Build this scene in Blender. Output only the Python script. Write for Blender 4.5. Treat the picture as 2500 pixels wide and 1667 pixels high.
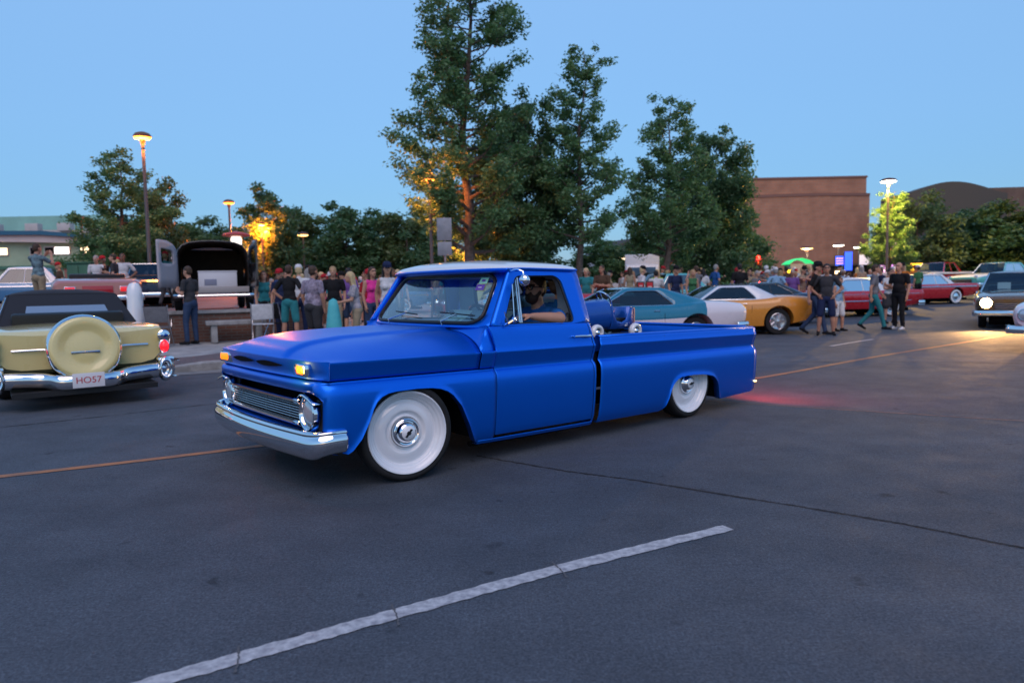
import bpy, bmesh, math, random
import numpy as np
from mathutils import Vector, Matrix, Euler

# ------------------------------------------------------------------ clear, camera, sky, sun, exposure
for o in list(bpy.data.objects):
    bpy.data.objects.remove(o)
SC = bpy.context.scene
COL = SC.collection
R = math.radians

CAM_H, CAM_PITCH, CAM_ROLL, CAM_F = 1.326, 4.39, -1.15, 1719.0 / 2500.0   # height m, deg, deg, focal / width
cam_data = bpy.data.cameras.new("camera")
cam_data.sensor_width = 36.0
cam_data.lens = 36.0 * CAM_F
cam_data.clip_start = 0.05
cam_data.clip_end = 3000.0
cam_data.dof.use_dof = True
cam_data.dof.focus_distance = 4.9
cam_data.dof.aperture_fstop = 2.0
CAM = bpy.data.objects.new("camera", cam_data)
COL.objects.link(CAM)
SC.camera = CAM
_p, _r = R(CAM_PITCH), R(CAM_ROLL)
_fw = Vector((0, math.cos(_p), -math.sin(_p)))
_up = Vector((0, math.sin(_p), math.cos(_p)))
_rt = Vector((1, 0, 0))
C_RT = math.cos(_r) * _rt + math.sin(_r) * _up
C_UP = -math.sin(_r) * _rt + math.cos(_r) * _up
C_FW = _fw
_m = Matrix((C_RT, C_UP, -C_FW)).transposed().to_4x4()
_m.translation = (0, 0, CAM_H)
CAM.matrix_world = _m

SUN_EL, SUN_AZ = 3.0, 178.0            # degrees; azimuth measured from +Y towards +X (behind the camera)
world = bpy.data.worlds.new("World")
SC.world = world
world.use_nodes = True
wn, wl = world.node_tree.nodes, world.node_tree.links
wn.clear()
w_out = wn.new("ShaderNodeOutputWorld")
w_bg = wn.new("ShaderNodeBackground")
sky = wn.new("ShaderNodeTexSky")
sky.sky_type = 'NISHITA'
sky.sun_disc = False
sky.sun_elevation = R(SUN_EL)
sky.sun_rotation = R(SUN_AZ)
sky.altitude = 700
sky.air_density = 1.0
sky.dust_density = 0.4
sky.ozone_density = 3.0
w_bg.inputs["Strength"].default_value = 0.15
# clear dusk sky: an even blue dome, a little paler at mid height, mixed with the scattered afterglow
w_geo = wn.new("ShaderNodeNewGeometry")
w_sep = wn.new("ShaderNodeSeparateXYZ")
w_mr = wn.new("ShaderNodeMapRange")
w_mr.inputs["From Min"].default_value = -1.0
w_mr.inputs["From Max"].default_value = 1.0
w_ramp = wn.new("ShaderNodeValToRGB")
w_cr = w_ramp.color_ramp
w_cr.elements[0].position = 0.0
w_cr.elements[0].color = (0.10, 0.13, 0.17, 1)
w_cr.elements[1].position = 1.0
w_cr.elements[1].color = (0.085, 0.22, 0.56, 1)
for pos, colr in ((0.49, (0.10, 0.13, 0.17)), (0.505, (0.165, 0.395, 0.70)), (0.60, (0.24, 0.465, 0.81)), (0.71, (0.285, 0.515, 0.89)), (0.82, (0.20, 0.43, 0.83))):
    e = w_cr.elements.new(pos)
    e.color = (*colr, 1)
w_scale = wn.new("ShaderNodeVectorMath")
w_scale.operation = 'SCALE'
w_scale.inputs["Scale"].default_value = 2.95     # the ramp is brought to the physical sky's brightness
w_mix = wn.new("ShaderNodeMix")
w_mix.data_type = 'RGBA'
w_mix.inputs[0].default_value = 0.72
wl.new(w_geo.outputs["Incoming"], w_sep.inputs[0])
w_neg = wn.new("ShaderNodeMath")
w_neg.operation = 'MULTIPLY'
w_neg.inputs[1].default_value = -1.0
wl.new(w_sep.outputs[2], w_neg.inputs[0])
wl.new(w_neg.outputs[0], w_mr.inputs["Value"])
wl.new(w_mr.outputs[0], w_ramp.inputs[0])
wl.new(w_ramp.outputs[0], w_scale.inputs[0])
wl.new(sky.outputs[0], w_mix.inputs[6])
wl.new(w_scale.outputs[0], w_mix.inputs[7])
wl.new(w_mix.outputs[2], w_bg.inputs[0])
wl.new(w_bg.outputs[0], w_out.inputs[0])

sun_data = bpy.data.lights.new("sun", 'SUN')
sun_data.energy = 0.6
sun_data.angle = R(50)
sun_data.color = (1.0, 0.76, 0.68)
SUN = bpy.data.objects.new("sun", sun_data)
COL.objects.link(SUN)
_d = Vector((math.sin(R(SUN_AZ)) * math.cos(R(SUN_EL + 47)), math.cos(R(SUN_AZ)) * math.cos(R(SUN_EL + 47)), math.sin(R(SUN_EL + 47))))
SUN.rotation_euler = (-_d).to_track_quat('-Z', 'Y').to_euler()
SUN.location = _d * 60

vs = SC.view_settings
vs.view_transform = 'Standard'
vs.look = 'None'
vs.exposure = 1.35
vs.gamma = 1.0
vs.use_curve_mapping = False
SC.cycles.use_denoising = True
SC.cycles.max_bounces = 8
SC.cycles.transparent_max_bounces = 12
SC.cycles.sample_clamp_indirect = 6.0
SC.cycles.caustics_reflective = False
SC.cycles.caustics_refractive = False

# ------------------------------------------------------------------ helpers
random.seed(7)
NPR = np.random.RandomState(11)


def at(px, Y):
    """world x of the picture column px (of 2352) at the depth Y, and the ground there"""
    k = (px - 1176.0) / (2352.0 * CAM_F)
    return k * Y


def smooth01(t):
    t = max(0.0, min(1.0, t))
    return t * t * (3 - 2 * t)


def lerp(a, b, t):
    return a + (b - a) * t


def interp(pts, x):
    if x <= pts[0][0]:
        return pts[0][1]
    for (x0, y0), (x1, y1) in zip(pts, pts[1:]):
        if x <= x1:
            return y0 + (y1 - y0) * (x - x0) / max(1e-9, x1 - x0)
    return pts[-1][1]


# ---- materials
MATS = {}


def mat(name, col, rough=0.5, metal=0.0, spec=0.5, coat=0.0, coat_rough=0.05, emit=None, estr=0.0, noise=None, bump=None, alpha=None, trans=0.0, ior=1.45, rnoise=0.0, sub=0.0):
    """noise=(scale, amount 0..1, second colour or None); bump=(scale, strength, distance)"""
    if name in MATS:
        return MATS[name]
    m = bpy.data.materials.new(name)
    m.use_nodes = True
    nt = m.node_tree
    b = nt.nodes["Principled BSDF"]
    c4 = (*col, 1.0)
    b.inputs["Base Color"].default_value = c4
    b.inputs["Roughness"].default_value = rough
    b.inputs["Metallic"].default_value = metal
    b.inputs["Specular IOR Level"].default_value = spec
    b.inputs["Coat Weight"].default_value = coat
    b.inputs["Coat Roughness"].default_value = coat_rough
    b.inputs["Transmission Weight"].default_value = trans
    b.inputs["IOR"].default_value = ior
    if emit:
        b.inputs["Emission Color"].default_value = (*emit, 1)
        b.inputs["Emission Strength"].default_value = estr
    if alpha is not None:
        b.inputs["Alpha"].default_value = alpha
    tc = None
    if noise or bump or rnoise:
        tc = nt.nodes.new("ShaderNodeTexCoord")
    if noise:
        n = nt.nodes.new("ShaderNodeTexNoise")
        n.inputs["Scale"].default_value = noise[0]
        n.inputs["Detail"].default_value = 6
        n.inputs["Roughness"].default_value = 0.65
        nt.links.new(tc.outputs["Object"], n.inputs["Vector"])
        r = nt.nodes.new("ShaderNodeValToRGB")
        c2 = noise[2] if len(noise) > 2 and noise[2] else tuple(v * (1 - noise[1]) for v in col)
        c1 = tuple(min(1, v * (1 + 0.5 * noise[1])) for v in col) if not (len(noise) > 2 and noise[2]) else col
        r.color_ramp.elements[0].position = 0.33
        r.color_ramp.elements[1].position = 0.68
        r.color_ramp.elements[0].color = (*c2, 1)
        r.color_ramp.elements[1].color = (*c1, 1)
        nt.links.new(n.outputs["Fac"], r.inputs[0])
        nt.links.new(r.outputs[0], b.inputs["Base Color"])
    if rnoise:
        n = nt.nodes.new("ShaderNodeTexNoise")
        n.inputs["Scale"].default_value = 6.0
        n.inputs["Detail"].default_value = 5
        nt.links.new(tc.outputs["Object"], n.inputs["Vector"])
        mr = nt.nodes.new("ShaderNodeMapRange")
        mr.inputs["To Min"].default_value = max(0.02, rough - rnoise)
        mr.inputs["To Max"].default_value = min(1, rough + rnoise)
        nt.links.new(n.outputs["Fac"], mr.inputs["Value"])
        nt.links.new(mr.outputs[0], b.inputs["Roughness"])
    if bump:
        n = nt.nodes.new("ShaderNodeTexNoise")
        n.inputs["Scale"].default_value = bump[0]
        n.inputs["Detail"].default_value = 4
        nt.links.new(tc.outputs["Object"], n.inputs["Vector"])
        bp = nt.nodes.new("ShaderNodeBump")
        bp.inputs["Strength"].default_value = bump[1]
        bp.inputs["Distance"].default_value = bump[2] if len(bump) > 2 else 0.01
        nt.links.new(n.outputs["Fac"], bp.inputs["Height"])
        nt.links.new(bp.outputs[0], b.inputs["Normal"])
    MATS[name] = m
    return m


def glass(name, tint, alpha, rough=0.02):
    """thin sheet glass: a tinted see-through pane with a mirror-like surface"""
    if name in MATS:
        return MATS[name]
    m = bpy.data.materials.new(name)
    m.use_nodes = True
    nt = m.node_tree
    nt.nodes.clear()
    out = nt.nodes.new("ShaderNodeOutputMaterial")
    tr = nt.nodes.new("ShaderNodeBsdfTransparent")
    tr.inputs[0].default_value = (*tint, 1)
    gl = nt.nodes.new("ShaderNodeBsdfGlossy")
    gl.inputs["Roughness"].default_value = rough
    fr = nt.nodes.new("ShaderNodeFresnel")
    fr.inputs[0].default_value = 1.5
    ad = nt.nodes.new("ShaderNodeMath")
    ad.operation = 'ADD'
    ad.use_clamp = True
    ad.inputs[1].default_value = alpha
    mx = nt.nodes.new("ShaderNodeMixShader")
    nt.links.new(fr.outputs[0], ad.inputs[0])
    nt.links.new(ad.outputs[0], mx.inputs[0])
    nt.links.new(tr.outputs[0], mx.inputs[1])
    nt.links.new(gl.outputs[0], mx.inputs[2])
    nt.links.new(mx.outputs[0], out.inputs[0])
    MATS[name] = m
    return m


def paint(name, col, rough=0.28, metal=0.0, coat=1.0, coat_rough=0.04):
    return mat(name, col, rough=rough, metal=metal, coat=coat, coat_rough=coat_rough, rnoise=0.04)


CHROME = mat("chrome", (0.82, 0.83, 0.85), rough=0.06, metal=1.0, rnoise=0.02)
DULL_CHROME = mat("dull_chrome", (0.62, 0.63, 0.66), rough=0.22, metal=1.0, rnoise=0.06)
RUBBER = mat("rubber", (0.018, 0.018, 0.019), rough=0.75, spec=0.3, noise=(30, 0.3, None), bump=(120, 0.3, 0.002))
BLACK = mat("black_trim", (0.012, 0.012, 0.013), rough=0.45)
DARK = mat("dark_cavity", (0.008, 0.008, 0.009), rough=0.9, spec=0.1)
GLASS = glass("window_glass", (0.66, 0.87, 0.90), 0.09)
WSGLASS = glass("windshield_glass", (0.62, 0.88, 0.92), 0.22)
DGLASS = glass("dark_glass", (0.24, 0.30, 0.33), 0.07)
LENS = mat("headlamp_glass", (0.50, 0.57, 0.64), rough=0.10, metal=0.45, coat=1.0, bump=(70, 0.35, 0.002))
RED_LENS = mat("red_lens", (0.35, 0.005, 0.008), rough=0.12, coat=1, emit=(1, 0.02, 0.03), estr=0.25)
RED_LIT = mat("red_lit_lens", (0.5, 0.01, 0.01), rough=0.15, emit=(1, 0.03, 0.02), estr=6.0)
AMBER_LIT = mat("amber_lit_lens", (0.8, 0.22, 0.01), rough=0.2, emit=(1, 0.17, 0.002), estr=0.75, bump=(160, 0.4, 0.002))
LAMP_WARM = mat("warm_lamp", (1, 0.8, 0.5), rough=0.4, emit=(1, 0.55, 0.16), estr=2.0)
LAMP_ORANGE = mat("sodium_lamp", (1, 0.6, 0.3), rough=0.4, emit=(1, 0.24, 0.025), estr=2.2)
LAMP_WHITE = mat("white_lamp", (1, 1, 0.9), rough=0.4, emit=(1, 0.92, 0.72), estr=5)


# ---- mesh objects
def obj(name, verts, faces, m=None, parent=None, smooth=True, angle=35, mi=None, mats=None):
    me = bpy.data.meshes.new(name)
    me.from_pydata([tuple(v) for v in verts], [], [tuple(f) for f in faces])
    me.update()
    if mats:
        for mm in mats:
            me.materials.append(mm)
    elif m:
        me.materials.append(m)
    if mi is not None:
        me.polygons.foreach_set("material_index", list(mi))
    if smooth and len(me.polygons):
        me.polygons.foreach_set("use_smooth", [True] * len(me.polygons))
        me.set_sharp_from_angle(angle=R(angle))
    o = bpy.data.objects.new(name, me)
    COL.objects.link(o)
    if parent:
        o.parent = parent
    return o


class MB:
    """collects shapes of ONE part"""

    def __init__(self):
        self.v = []
        self.f = []

    def add(self, vs_, fs):
        k = len(self.v)
        self.v += [tuple(p) for p in vs_]
        self.f += [tuple(i + k for i in f) for f in fs]
        return self

    def box(self, c, s, rot=None, bev=0.0):
        x, y, z = s[0] / 2, s[1] / 2, s[2] / 2
        if bev <= 0:
            P = [Vector((sx * x, sy * y, sz * z)) for sz in (-1, 1) for sx, sy in ((-1, -1), (1, -1), (1, 1), (-1, 1))]
            F = [(3, 2, 1, 0), (4, 5, 6, 7), (0, 1, 5, 4), (1, 2, 6, 5), (2, 3, 7, 6), (3, 0, 4, 7)]
        else:
            bm = bmesh.new()
            bmesh.ops.create_cube(bm, size=1.0, matrix=Matrix.Diagonal((s[0], s[1], s[2], 1)))
            bmesh.ops.bevel(bm, geom=bm.edges[:], offset=min(bev, 0.45 * min(s)), segments=2, profile=0.6, affect='EDGES')
            bm.verts.index_update()
            P = [v.co.copy() for v in bm.verts]
            F = [[v.index for v in f.verts] for f in bm.faces]
            bm.free()
        if rot is not None:
            M = Euler(rot).to_matrix()
            P = [M @ p for p in P]
        c = Vector(c)
        return self.add([p + c for p in P], F)

    def tube(self, path, rad, n=8, caps=True):
        path = [Vector(p) for p in path]
        if not hasattr(rad, '__len__'):
            rad = [rad] * len(path)
        V, F = [], []
        prev = None
        for i, p in enumerate(path):
            t = (path[min(i + 1, len(path) - 1)] - path[max(i - 1, 0)])
            if t.length < 1e-9:
                t = Vector((0, 0, 1))
            t.normalize()
            if prev is None:
                a = Vector((0, 0, 1)) if abs(t.z) < 0.9 else Vector((1, 0, 0))
                u = t.cross(a).normalized()
            else:
                u = (prev - t * prev.dot(t))
                u = u.normalized() if u.length > 1e-6 else t.orthogonal().normalized()
            prev = u
            w = t.cross(u)
            for k in range(n):
                an = 2 * math.pi * k / n
                V.append(p + rad[i] * (math.cos(an) * u + math.sin(an) * w))
        for i in range(len(path) - 1):
            for k in range(n):
                k2 = (k + 1) % n
                F.append((i * n + k, i * n + k2, (i + 1) * n + k2, (i + 1) * n + k))
        if caps:
            F.append(tuple(range(n - 1, -1, -1)))
            F.append(tuple((len(path) - 1) * n + k for k in range(n)))
        return self.add(V, F)

    def lathe(self, prof, n=24, M=None, a0=0.0, a1=2 * math.pi, caps=True):
        """prof: (radius, height) pairs turned about local z"""
        V, F = [], []
        full = abs(a1 - a0 - 2 * math.pi) < 1e-6
        cols = n if full else n + 1
        for r, h in prof:
            for k in range(cols):
                an = a0 + (a1 - a0) * k / n
                V.append(Vector((r * math.cos(an), r * math.sin(an), h)))
        for i in range(len(prof) - 1):
            for k in range(n):
                k2 = (k + 1) % cols
                F.append((i * cols + k, i * cols + k2, (i + 1) * cols + k2, (i + 1) * cols + k))
        if full and caps:
            if prof[0][0] > 1e-5:
                F.append(tuple(range(n - 1, -1, -1)))
            if prof[-1][0] > 1e-5:
                F.append(tuple((len(prof) - 1) * cols + k for k in range(n)))
        if M is not None:
            V = [M @ v for v in V]
        return self.add(V, F)

    def grid(self, rows, close_u=False, close_v=False):
        nr, nc = len(rows), len(rows[0])
        V = [p for r in rows for p in r]
        F = []
        for i in range(nr if close_v else nr - 1):
            for k in range(nc if close_u else nc - 1):
                i2, k2 = (i + 1) % nr, (k + 1) % nc
                F.append((i * nc + k, i * nc + k2, i2 * nc + k2, i2 * nc + k))
        return self.add(V, F)

    def prism(self, poly, axis, a, b):
        """poly: 2D outline, extruded along axis ('x','y','z') from a to b"""
        n = len(poly)

        def mk(p, t):
            return {'x': (t, p[0], p[1]), 'y': (p[0], t, p[1]), 'z': (p[0], p[1], t)}[axis]
        V = [mk(p, a) for p in poly] + [mk(p, b) for p in poly]
        F = [tuple(range(n - 1, -1, -1)), tuple(range(n, 2 * n))]
        F += [(i, (i + 1) % n, (i + 1) % n + n, i + n) for i in range(n)]
        return self.add(V, F)

    def sphere(self, c, r, n=12, m=8, sc=(1, 1, 1)):
        prof = [(r * math.sin(math.pi * i / m), -r * math.cos(math.pi * i / m)) for i in range(m + 1)]
        M = Matrix.Translation(Vector(c)) @ Matrix.Diagonal((*sc, 1))
        prof[0] = (1e-6, -r)
        prof[-1] = (1e-6, r)
        return self.lathe(prof, n, M)

    def build(self, name, m, parent=None, smooth=True, angle=35, fix=True, solid=None, bevel=None, sub=0, mirror=None):
        o = obj(name, self.v, self.f, m, parent, smooth=False)
        me = o.data
        if fix:
            bm = bmesh.new()
            bm.from_mesh(me)
            bmesh.ops.remove_doubles(bm, verts=bm.verts, dist=1e-5)
            bmesh.ops.dissolve_degenerate(bm, edges=bm.edges, dist=1e-6)
            bmesh.ops.recalc_face_normals(bm, faces=bm.faces)
            bm.to_mesh(me)
            bm.free()
        if mirror:
            md = o.modifiers.new("mirror", 'MIRROR')
            md.use_axis = [a == mirror for a in 'xyz']
        if solid:
            md = o.modifiers.new("thickness", 'SOLIDIFY')
            md.thickness = abs(solid)
            md.offset = -1 if solid > 0 else 1
        if bevel:
            md = o.modifiers.new("bevel", 'BEVEL')
            md.width = bevel
            md.segments = 2
            md.limit_method = 'ANGLE'
            md.angle_limit = R(40)
            md.harden_normals = True
        if sub:
            md = o.modifiers.new("sub", 'SUBSURF')
            md.levels = md.render_levels = sub
        if smooth and len(me.polygons):
            me.polygons.foreach_set("use_smooth", [True] * len(me.polygons))
            if not sub:
                me.set_sharp_from_angle(angle=R(angle))
        return o


def tag(o, label=None, cat=None, group=None, kind=None):
    if label:
        o["label"] = label
    if cat:
        o["category"] = cat
    if group:
        o["group"] = group
    if kind:
        o["kind"] = kind
    return o


def thing(name, label, cat, loc=(0, 0, 0), rz=0.0, group=None):
    o = bpy.data.objects.new(name, None)
    o.empty_display_size = 0.2
    COL.objects.link(o)
    o.location = loc
    o.rotation_euler = (0, 0, rz)
    return tag(o, label, cat, group)


def copy_tree(o, parent=None):
    c = o.copy()
    COL.objects.link(c)
    if parent:
        c.parent = parent
    for ch in list(o.children):
        copy_tree(ch, c)
    return c


def axis_matrix(origin, z):
    """matrix whose local z points along z"""
    q = Vector(z).to_track_quat('Z', 'Y')
    M = q.to_matrix().to_4x4()
    M.translation = Vector(origin)
    return M


def spline(pts, n):
    """Catmull-Rom through pts"""
    P = [Vector(p) for p in pts]
    out = []
    m = len(P) - 1
    for i in range(n + 1):
        t = i / n * m
        k = min(int(t), m - 1)
        f = t - k
        p0, p1, p2, p3 = P[max(k - 1, 0)], P[k], P[k + 1], P[min(k + 2, m)]
        out.append(0.5 * ((2 * p1) + (p2 - p0) * f + (2 * p0 - 5 * p1 + 4 * p2 - p3) * f * f + (3 * p1 - p0 - 3 * p2 + p3) * f ** 3))
    return out

# ------------------------------------------------------------------ the blue pickup (local x runs rearward, y to its far side, z up)
TRUCK_BLUE = mat("satin_blue_paint", (0.0, 0.158, 0.80), rough=0.38, metal=0.76, spec=0.3, coat=0.25, coat_rough=0.25, rnoise=0.03, bump=(900, 0.04, 0.0005))
ROOF_WHITE = paint("white_roof_paint", (0.76, 0.79, 0.82), rough=0.3)
WHEEL_WHITE = mat("white_wheel_paint", (0.76, 0.77, 0.80), rough=0.22, coat=1.0, rnoise=0.05)
VINYL = mat("grey_vinyl", (0.58, 0.60, 0.62), rough=0.5, bump=(300, 0.15, 0.001))
DASH = mat("dash_paint", (0.30, 0.42, 0.46), rough=0.4)

truck = thing("pickup_truck", "lowered satin blue classic pickup truck with white roof and white steel wheels", "pickup truck", (-1.369, 5.511, 0))
truck.rotation_euler = (0, 0.02, R(40.19))

PROF = [(0.16, 0.915), (0.19, 0.935), (0.24, 0.958), (0.35, 0.974), (0.50, 0.985), (0.60, 0.989), (0.655, 0.987), (0.685, 0.981), (0.705, 0.971),
        (0.717, 0.960), (0.724, 0.950), (0.735, 0.947), (0.76, 0.953), (0.80, 0.965), (0.845, 0.979), (0.855, 0.982), (0.863, 0.981), (0.872, 0.976),
        (0.90, 0.970), (0.95, 0.963), (1.00, 0.956), (1.035, 0.949), (1.05, 0.940)]
LEV = [0.19, 0.215, 0.25, 0.30, 0.37, 0.45, 0.53, 0.60, 0.64, 0.66, 0.675, 0.69, 0.70, 0.71, 0.717, 0.724, 0.735, 0.76, 0.80, 0.835, 0.848, 0.855, 0.861, 0.867, 0.875, 0.90, 0.95, 1.00, 1.03, 1.045, 1.05]


def side_v(z):
    return interp(PROF, z)


def refine(pts, step):
    out = []
    for (a, b) in zip(pts, pts[1:]):
        n = max(1, int(math.hypot(b[0] - a[0], b[1] - a[1]) / step + 0.999))
        for i in range(n):
            out.append(tuple(lerp(p, q_, i / n) for p, q_ in zip(a, b)))
    out.append(pts[-1])
    return out


def side_panel(low, s, ztop, zbot=None, dv=None, arch=None, levels=None):
    """low: polyline (u, zlow[, inset]); returns rows of points, one column per polyline point"""
    L = [z for z in (levels or LEV) if z <= ztop + 1e-6]
    if L[-1] < ztop - 1e-6:
        L.append(ztop)
    cols = []
    for p in low:
        u, zl = p[0], p[1]
        ins = p[2] if len(p) > 2 else 0.0
        col = []
        u_src, ins_src = u, ins
        in_arch = arch is not None and arch[0] < u < arch[1]
        # flange turned inwards
        col.append((u, -s * (side_v(zl) - ins - 0.05), zl + (0.004 if in_arch else 0.002)))
        for z in L:
            zz = z if z >= 0.66 else zl + (z - 0.19) * (0.66 - zl) / 0.47
            if u_src < -0.594 and zz < 0.665:
                k = smooth01((0.665 - zz) / 0.04)
                u, ins = lerp(u_src, -0.594, k), lerp(ins_src, 0.046, k)
            else:
                u, ins = u_src, ins_src
            v = side_v(zz) - ins
            if in_arch:
                v += 0.012 * math.exp(-((zz - zl) / 0.022) ** 2)
            col.append((u, -s * v, zz))
        cols.append(col)
    return [list(r) for r in zip(*cols)]


FA = [(-0.50, 0.30, 0.004), (-0.47, 0.270, 0.001), (-0.44, 0.262, 0), (-0.405, 0.280, 0), (-0.345, 0.35, 0), (-0.29, 0.46, 0), (-0.262, 0.54, 0), (-0.235, 0.585, 0), (-0.20, 0.615, 0),
      (-0.15, 0.634, 0), (-0.09, 0.642, 0), (0.08, 0.646, 0), (0.20, 0.640, 0), (0.27, 0.628, 0), (0.33, 0.606, 0), (0.38, 0.572, 0), (0.456, 0.487, 0),
      (0.536, 0.334, 0), (0.583, 0.235, 0), (0.605, 0.202, 0), (0.635, 0.184, 0), (0.67, 0.178, 0), (0.786, 0.174, 0)]
FRONT_WRAP = [(-0.628, 0.31, 0.135), (-0.624, 0.31, 0.105), (-0.612, 0.31, 0.075), (-0.594, 0.31, 0.046), (-0.57, 0.31, 0.026), (-0.54, 0.31, 0.012)]
RA = [(1.945, 0.180), (2.80, 0.184), (2.842, 0.195), (2.875, 0.235), (2.908, 0.298), (2.933, 0.378), (2.955, 0.42), (2.982, 0.449), (3.03, 0.478), (3.081, 0.494), (3.16, 0.499), (3.272, 0.500),
      (3.42, 0.493), (3.53, 0.481), (3.60, 0.466), (3.65, 0.442), (3.69, 0.405), (3.715, 0.36), (3.74, 0.285), (3.762, 0.235), (3.785, 0.212), (3.81, 0.207), (4.18, 0.228), (4.35, 0.236), (4.40, 0.25)]

for s in (1, -1):
    mb = MB().grid(side_panel(FRONT_WRAP + refine(FA, 0.03), s, 0.735, arch=(-0.45, 0.62)))
    f = mb.build("front_fender", TRUCK_BLUE, truck, solid=0.006)
    # bedside
    mb = MB().grid(side_panel(refine(RA, 0.035), s, 0.925, arch=(2.85, 3.79), levels=[z for z in LEV if z < 0.9] + [0.905, 0.925]))
    top = [(u, -s * (side_v(0.925) - d), z) for d, z in ((0, 0.925), (0.006, 0.935), (0.018, 0.941), (0.045, 0.941), (0.055, 0.935), (0.058, 0.80)) for u in (1.945, 2.6, 3.2, 3.8, 4.40)]
    mb.grid([top[i * 5:(i + 1) * 5] for i in range(6)])
    b = mb.build("bedside", TRUCK_BLUE, truck, solid=0.005)
    # door, its handle, shut line shadow comes from the gap
    dl = [(0.797, 0.226), (0.80, 0.224), (1.2, 0.224), (1.6, 0.224), (1.848, 0.226), (1.853, 0.228)]
    rows = side_panel(refine(dl, 0.12), s, 1.05, levels=[0.19] + [z for z in LEV if z > 0.2])
    # rear edge of the door follows the cab corner: straight, then leaning forward above the crease
    rows = [[(p[0] - (0.045 * max(0, (p[2] - 0.86) / 0.19) * smooth01((p[0] - 1.55) / 0.3)) - 0.045 * smooth01((0.95 - p[0]) / 0.15) * max(0, (p[2] - 0.9) / 0.15), p[1], p[2]) for p in r] for r in rows]
    d = MB().grid(rows).build("door", TRUCK_BLUE, truck, solid=0.03, angle=30)
    h = MB()
    hy = -s * (side_v(0.94) + 0.032)
    h.tube([(1.61, hy, 0.944), (1.68, hy - s * 0.004, 0.945), (1.75, hy - s * 0.002, 0.943), (1.80, hy, 0.941)], [0.009, 0.010, 0.010, 0.013], 8)
    h.tube([(1.80, hy, 0.941), (1.80, -s * side_v(0.94), 0.941)], [0.014, 0.017], 10)
    h.tube([(1.625, hy, 0.944), (1.625, -s * side_v(0.94), 0.944)], 0.008, 8)
    h.build("handle", CHROME, d)
    # rocker and rear cab corner
    rl = [(0.64, 0.168), (0.79, 0.166), (1.3, 0.166), (1.86, 0.168), (1.885, 0.172)]
    MB().grid(side_panel(refine(rl, 0.15), s, 0.219, levels=[0.19, 0.195, 0.2, 0.21, 0.219])).build("rocker_panel", TRUCK_BLUE, truck, solid=0.006)
    mbc = MB()
    rows = []
    for z in [0.168] + [q_ for q_ in LEV if q_ > 0.2] + [1.05]:
        lean = 0.045 * max(0, (z - 0.86) / 0.19)
        v = side_v(z)
        rows.append([(1.862 - lean, -s * v, z), (1.880 - lean, -s * v, z), (1.897 - lean, -s * (v - 0.012), z), (1.903 - lean, -s * (v - 0.035), z), (1.904 - lean, -s * (v - 0.3), z), (1.904 - lean, 0, z)])
    mbc.grid(rows).build("cab_corner", TRUCK_BLUE, truck, solid=0.005)


# hood: top, rounded shoulders, nose
def nose_bow(v):
    a = abs(v)
    return -0.035 * (1 - (a / 0.95) ** 2) + 0.05 * max(0, (a - 0.78) / 0.17) ** 2


CREST = [(-0.62, 0.872), (-0.605, 0.895), (-0.575, 0.922), (-0.52, 0.950), (-0.42, 0.978), (-0.2, 1.006), (0.1, 1.022), (0.4, 1.031), (0.72, 1.038)]
HV = [0.0, 0.15, 0.30, 0.40, 0.44, 0.465, 0.485, 0.505, 0.53, 0.58, 0.65, 0.72, 0.79, 0.85, 0.89, 0.92, 0.94, 0.953, 0.962, 0.967]


def hood_z(u, v):
    a = abs(v)
    c = interp(CREST, u)
    drop = 0.024 * smooth01((a - 0.43) / 0.075)
    base = 0.866
    if a <= 0.5:
        return max(base, c - drop - 0.004 * (a / 0.5) ** 2)
    t = (0.967 - a) / (0.967 - 0.5)
    return base + max(0, (c - 0.028 - base)) * math.sin(min(1, t) * math.pi / 2) ** 0.9


# cowl: takes the hood's section back to the foot of the windshield and the door
rows = []
for k in (0.0, 0.04, 0.25, 0.5, 0.75, 1.0):
    r_ = []
    for z in (0.742, 0.76, 0.80, 0.845, 0.855, 0.862):
        r_.append((lerp(0.652, 0.788, k), side_v(z), z))
    for v in [-x for x in reversed(HV)] + HV[1:]:
        a = abs(v) / 0.967
        zf = hood_z(0.70, v) - 0.002
        ve = abs(v) * lerp(1.0, 0.975, k)
        zr = 0.866 + 0.186 * min(1.0, ((1 - a) / 0.035)) ** 0.8
        if a < 0.965:
            zr = 1.052
        u0 = lerp(0.725, 0.652, a ** 6)
        u1 = lerp(0.75, 0.812, a ** 2) - 0.068 * smooth01((a - 0.9) / 0.1) * min(1, max(0, (zr - 0.9) / 0.15))
        r_.append((lerp(u0, max(u1, u0 + 0.01), k), -math.copysign(ve, v), lerp(zf, zr, k ** 0.8)))
    for z in (0.862, 0.855, 0.845, 0.80, 0.76, 0.742):
        r_.append((lerp(0.652, 0.788, k), -side_v(z), z))
    rows.append(r_)
MB().grid(rows).build("cowl", TRUCK_BLUE, truck, angle=45, solid=0.006)

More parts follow.
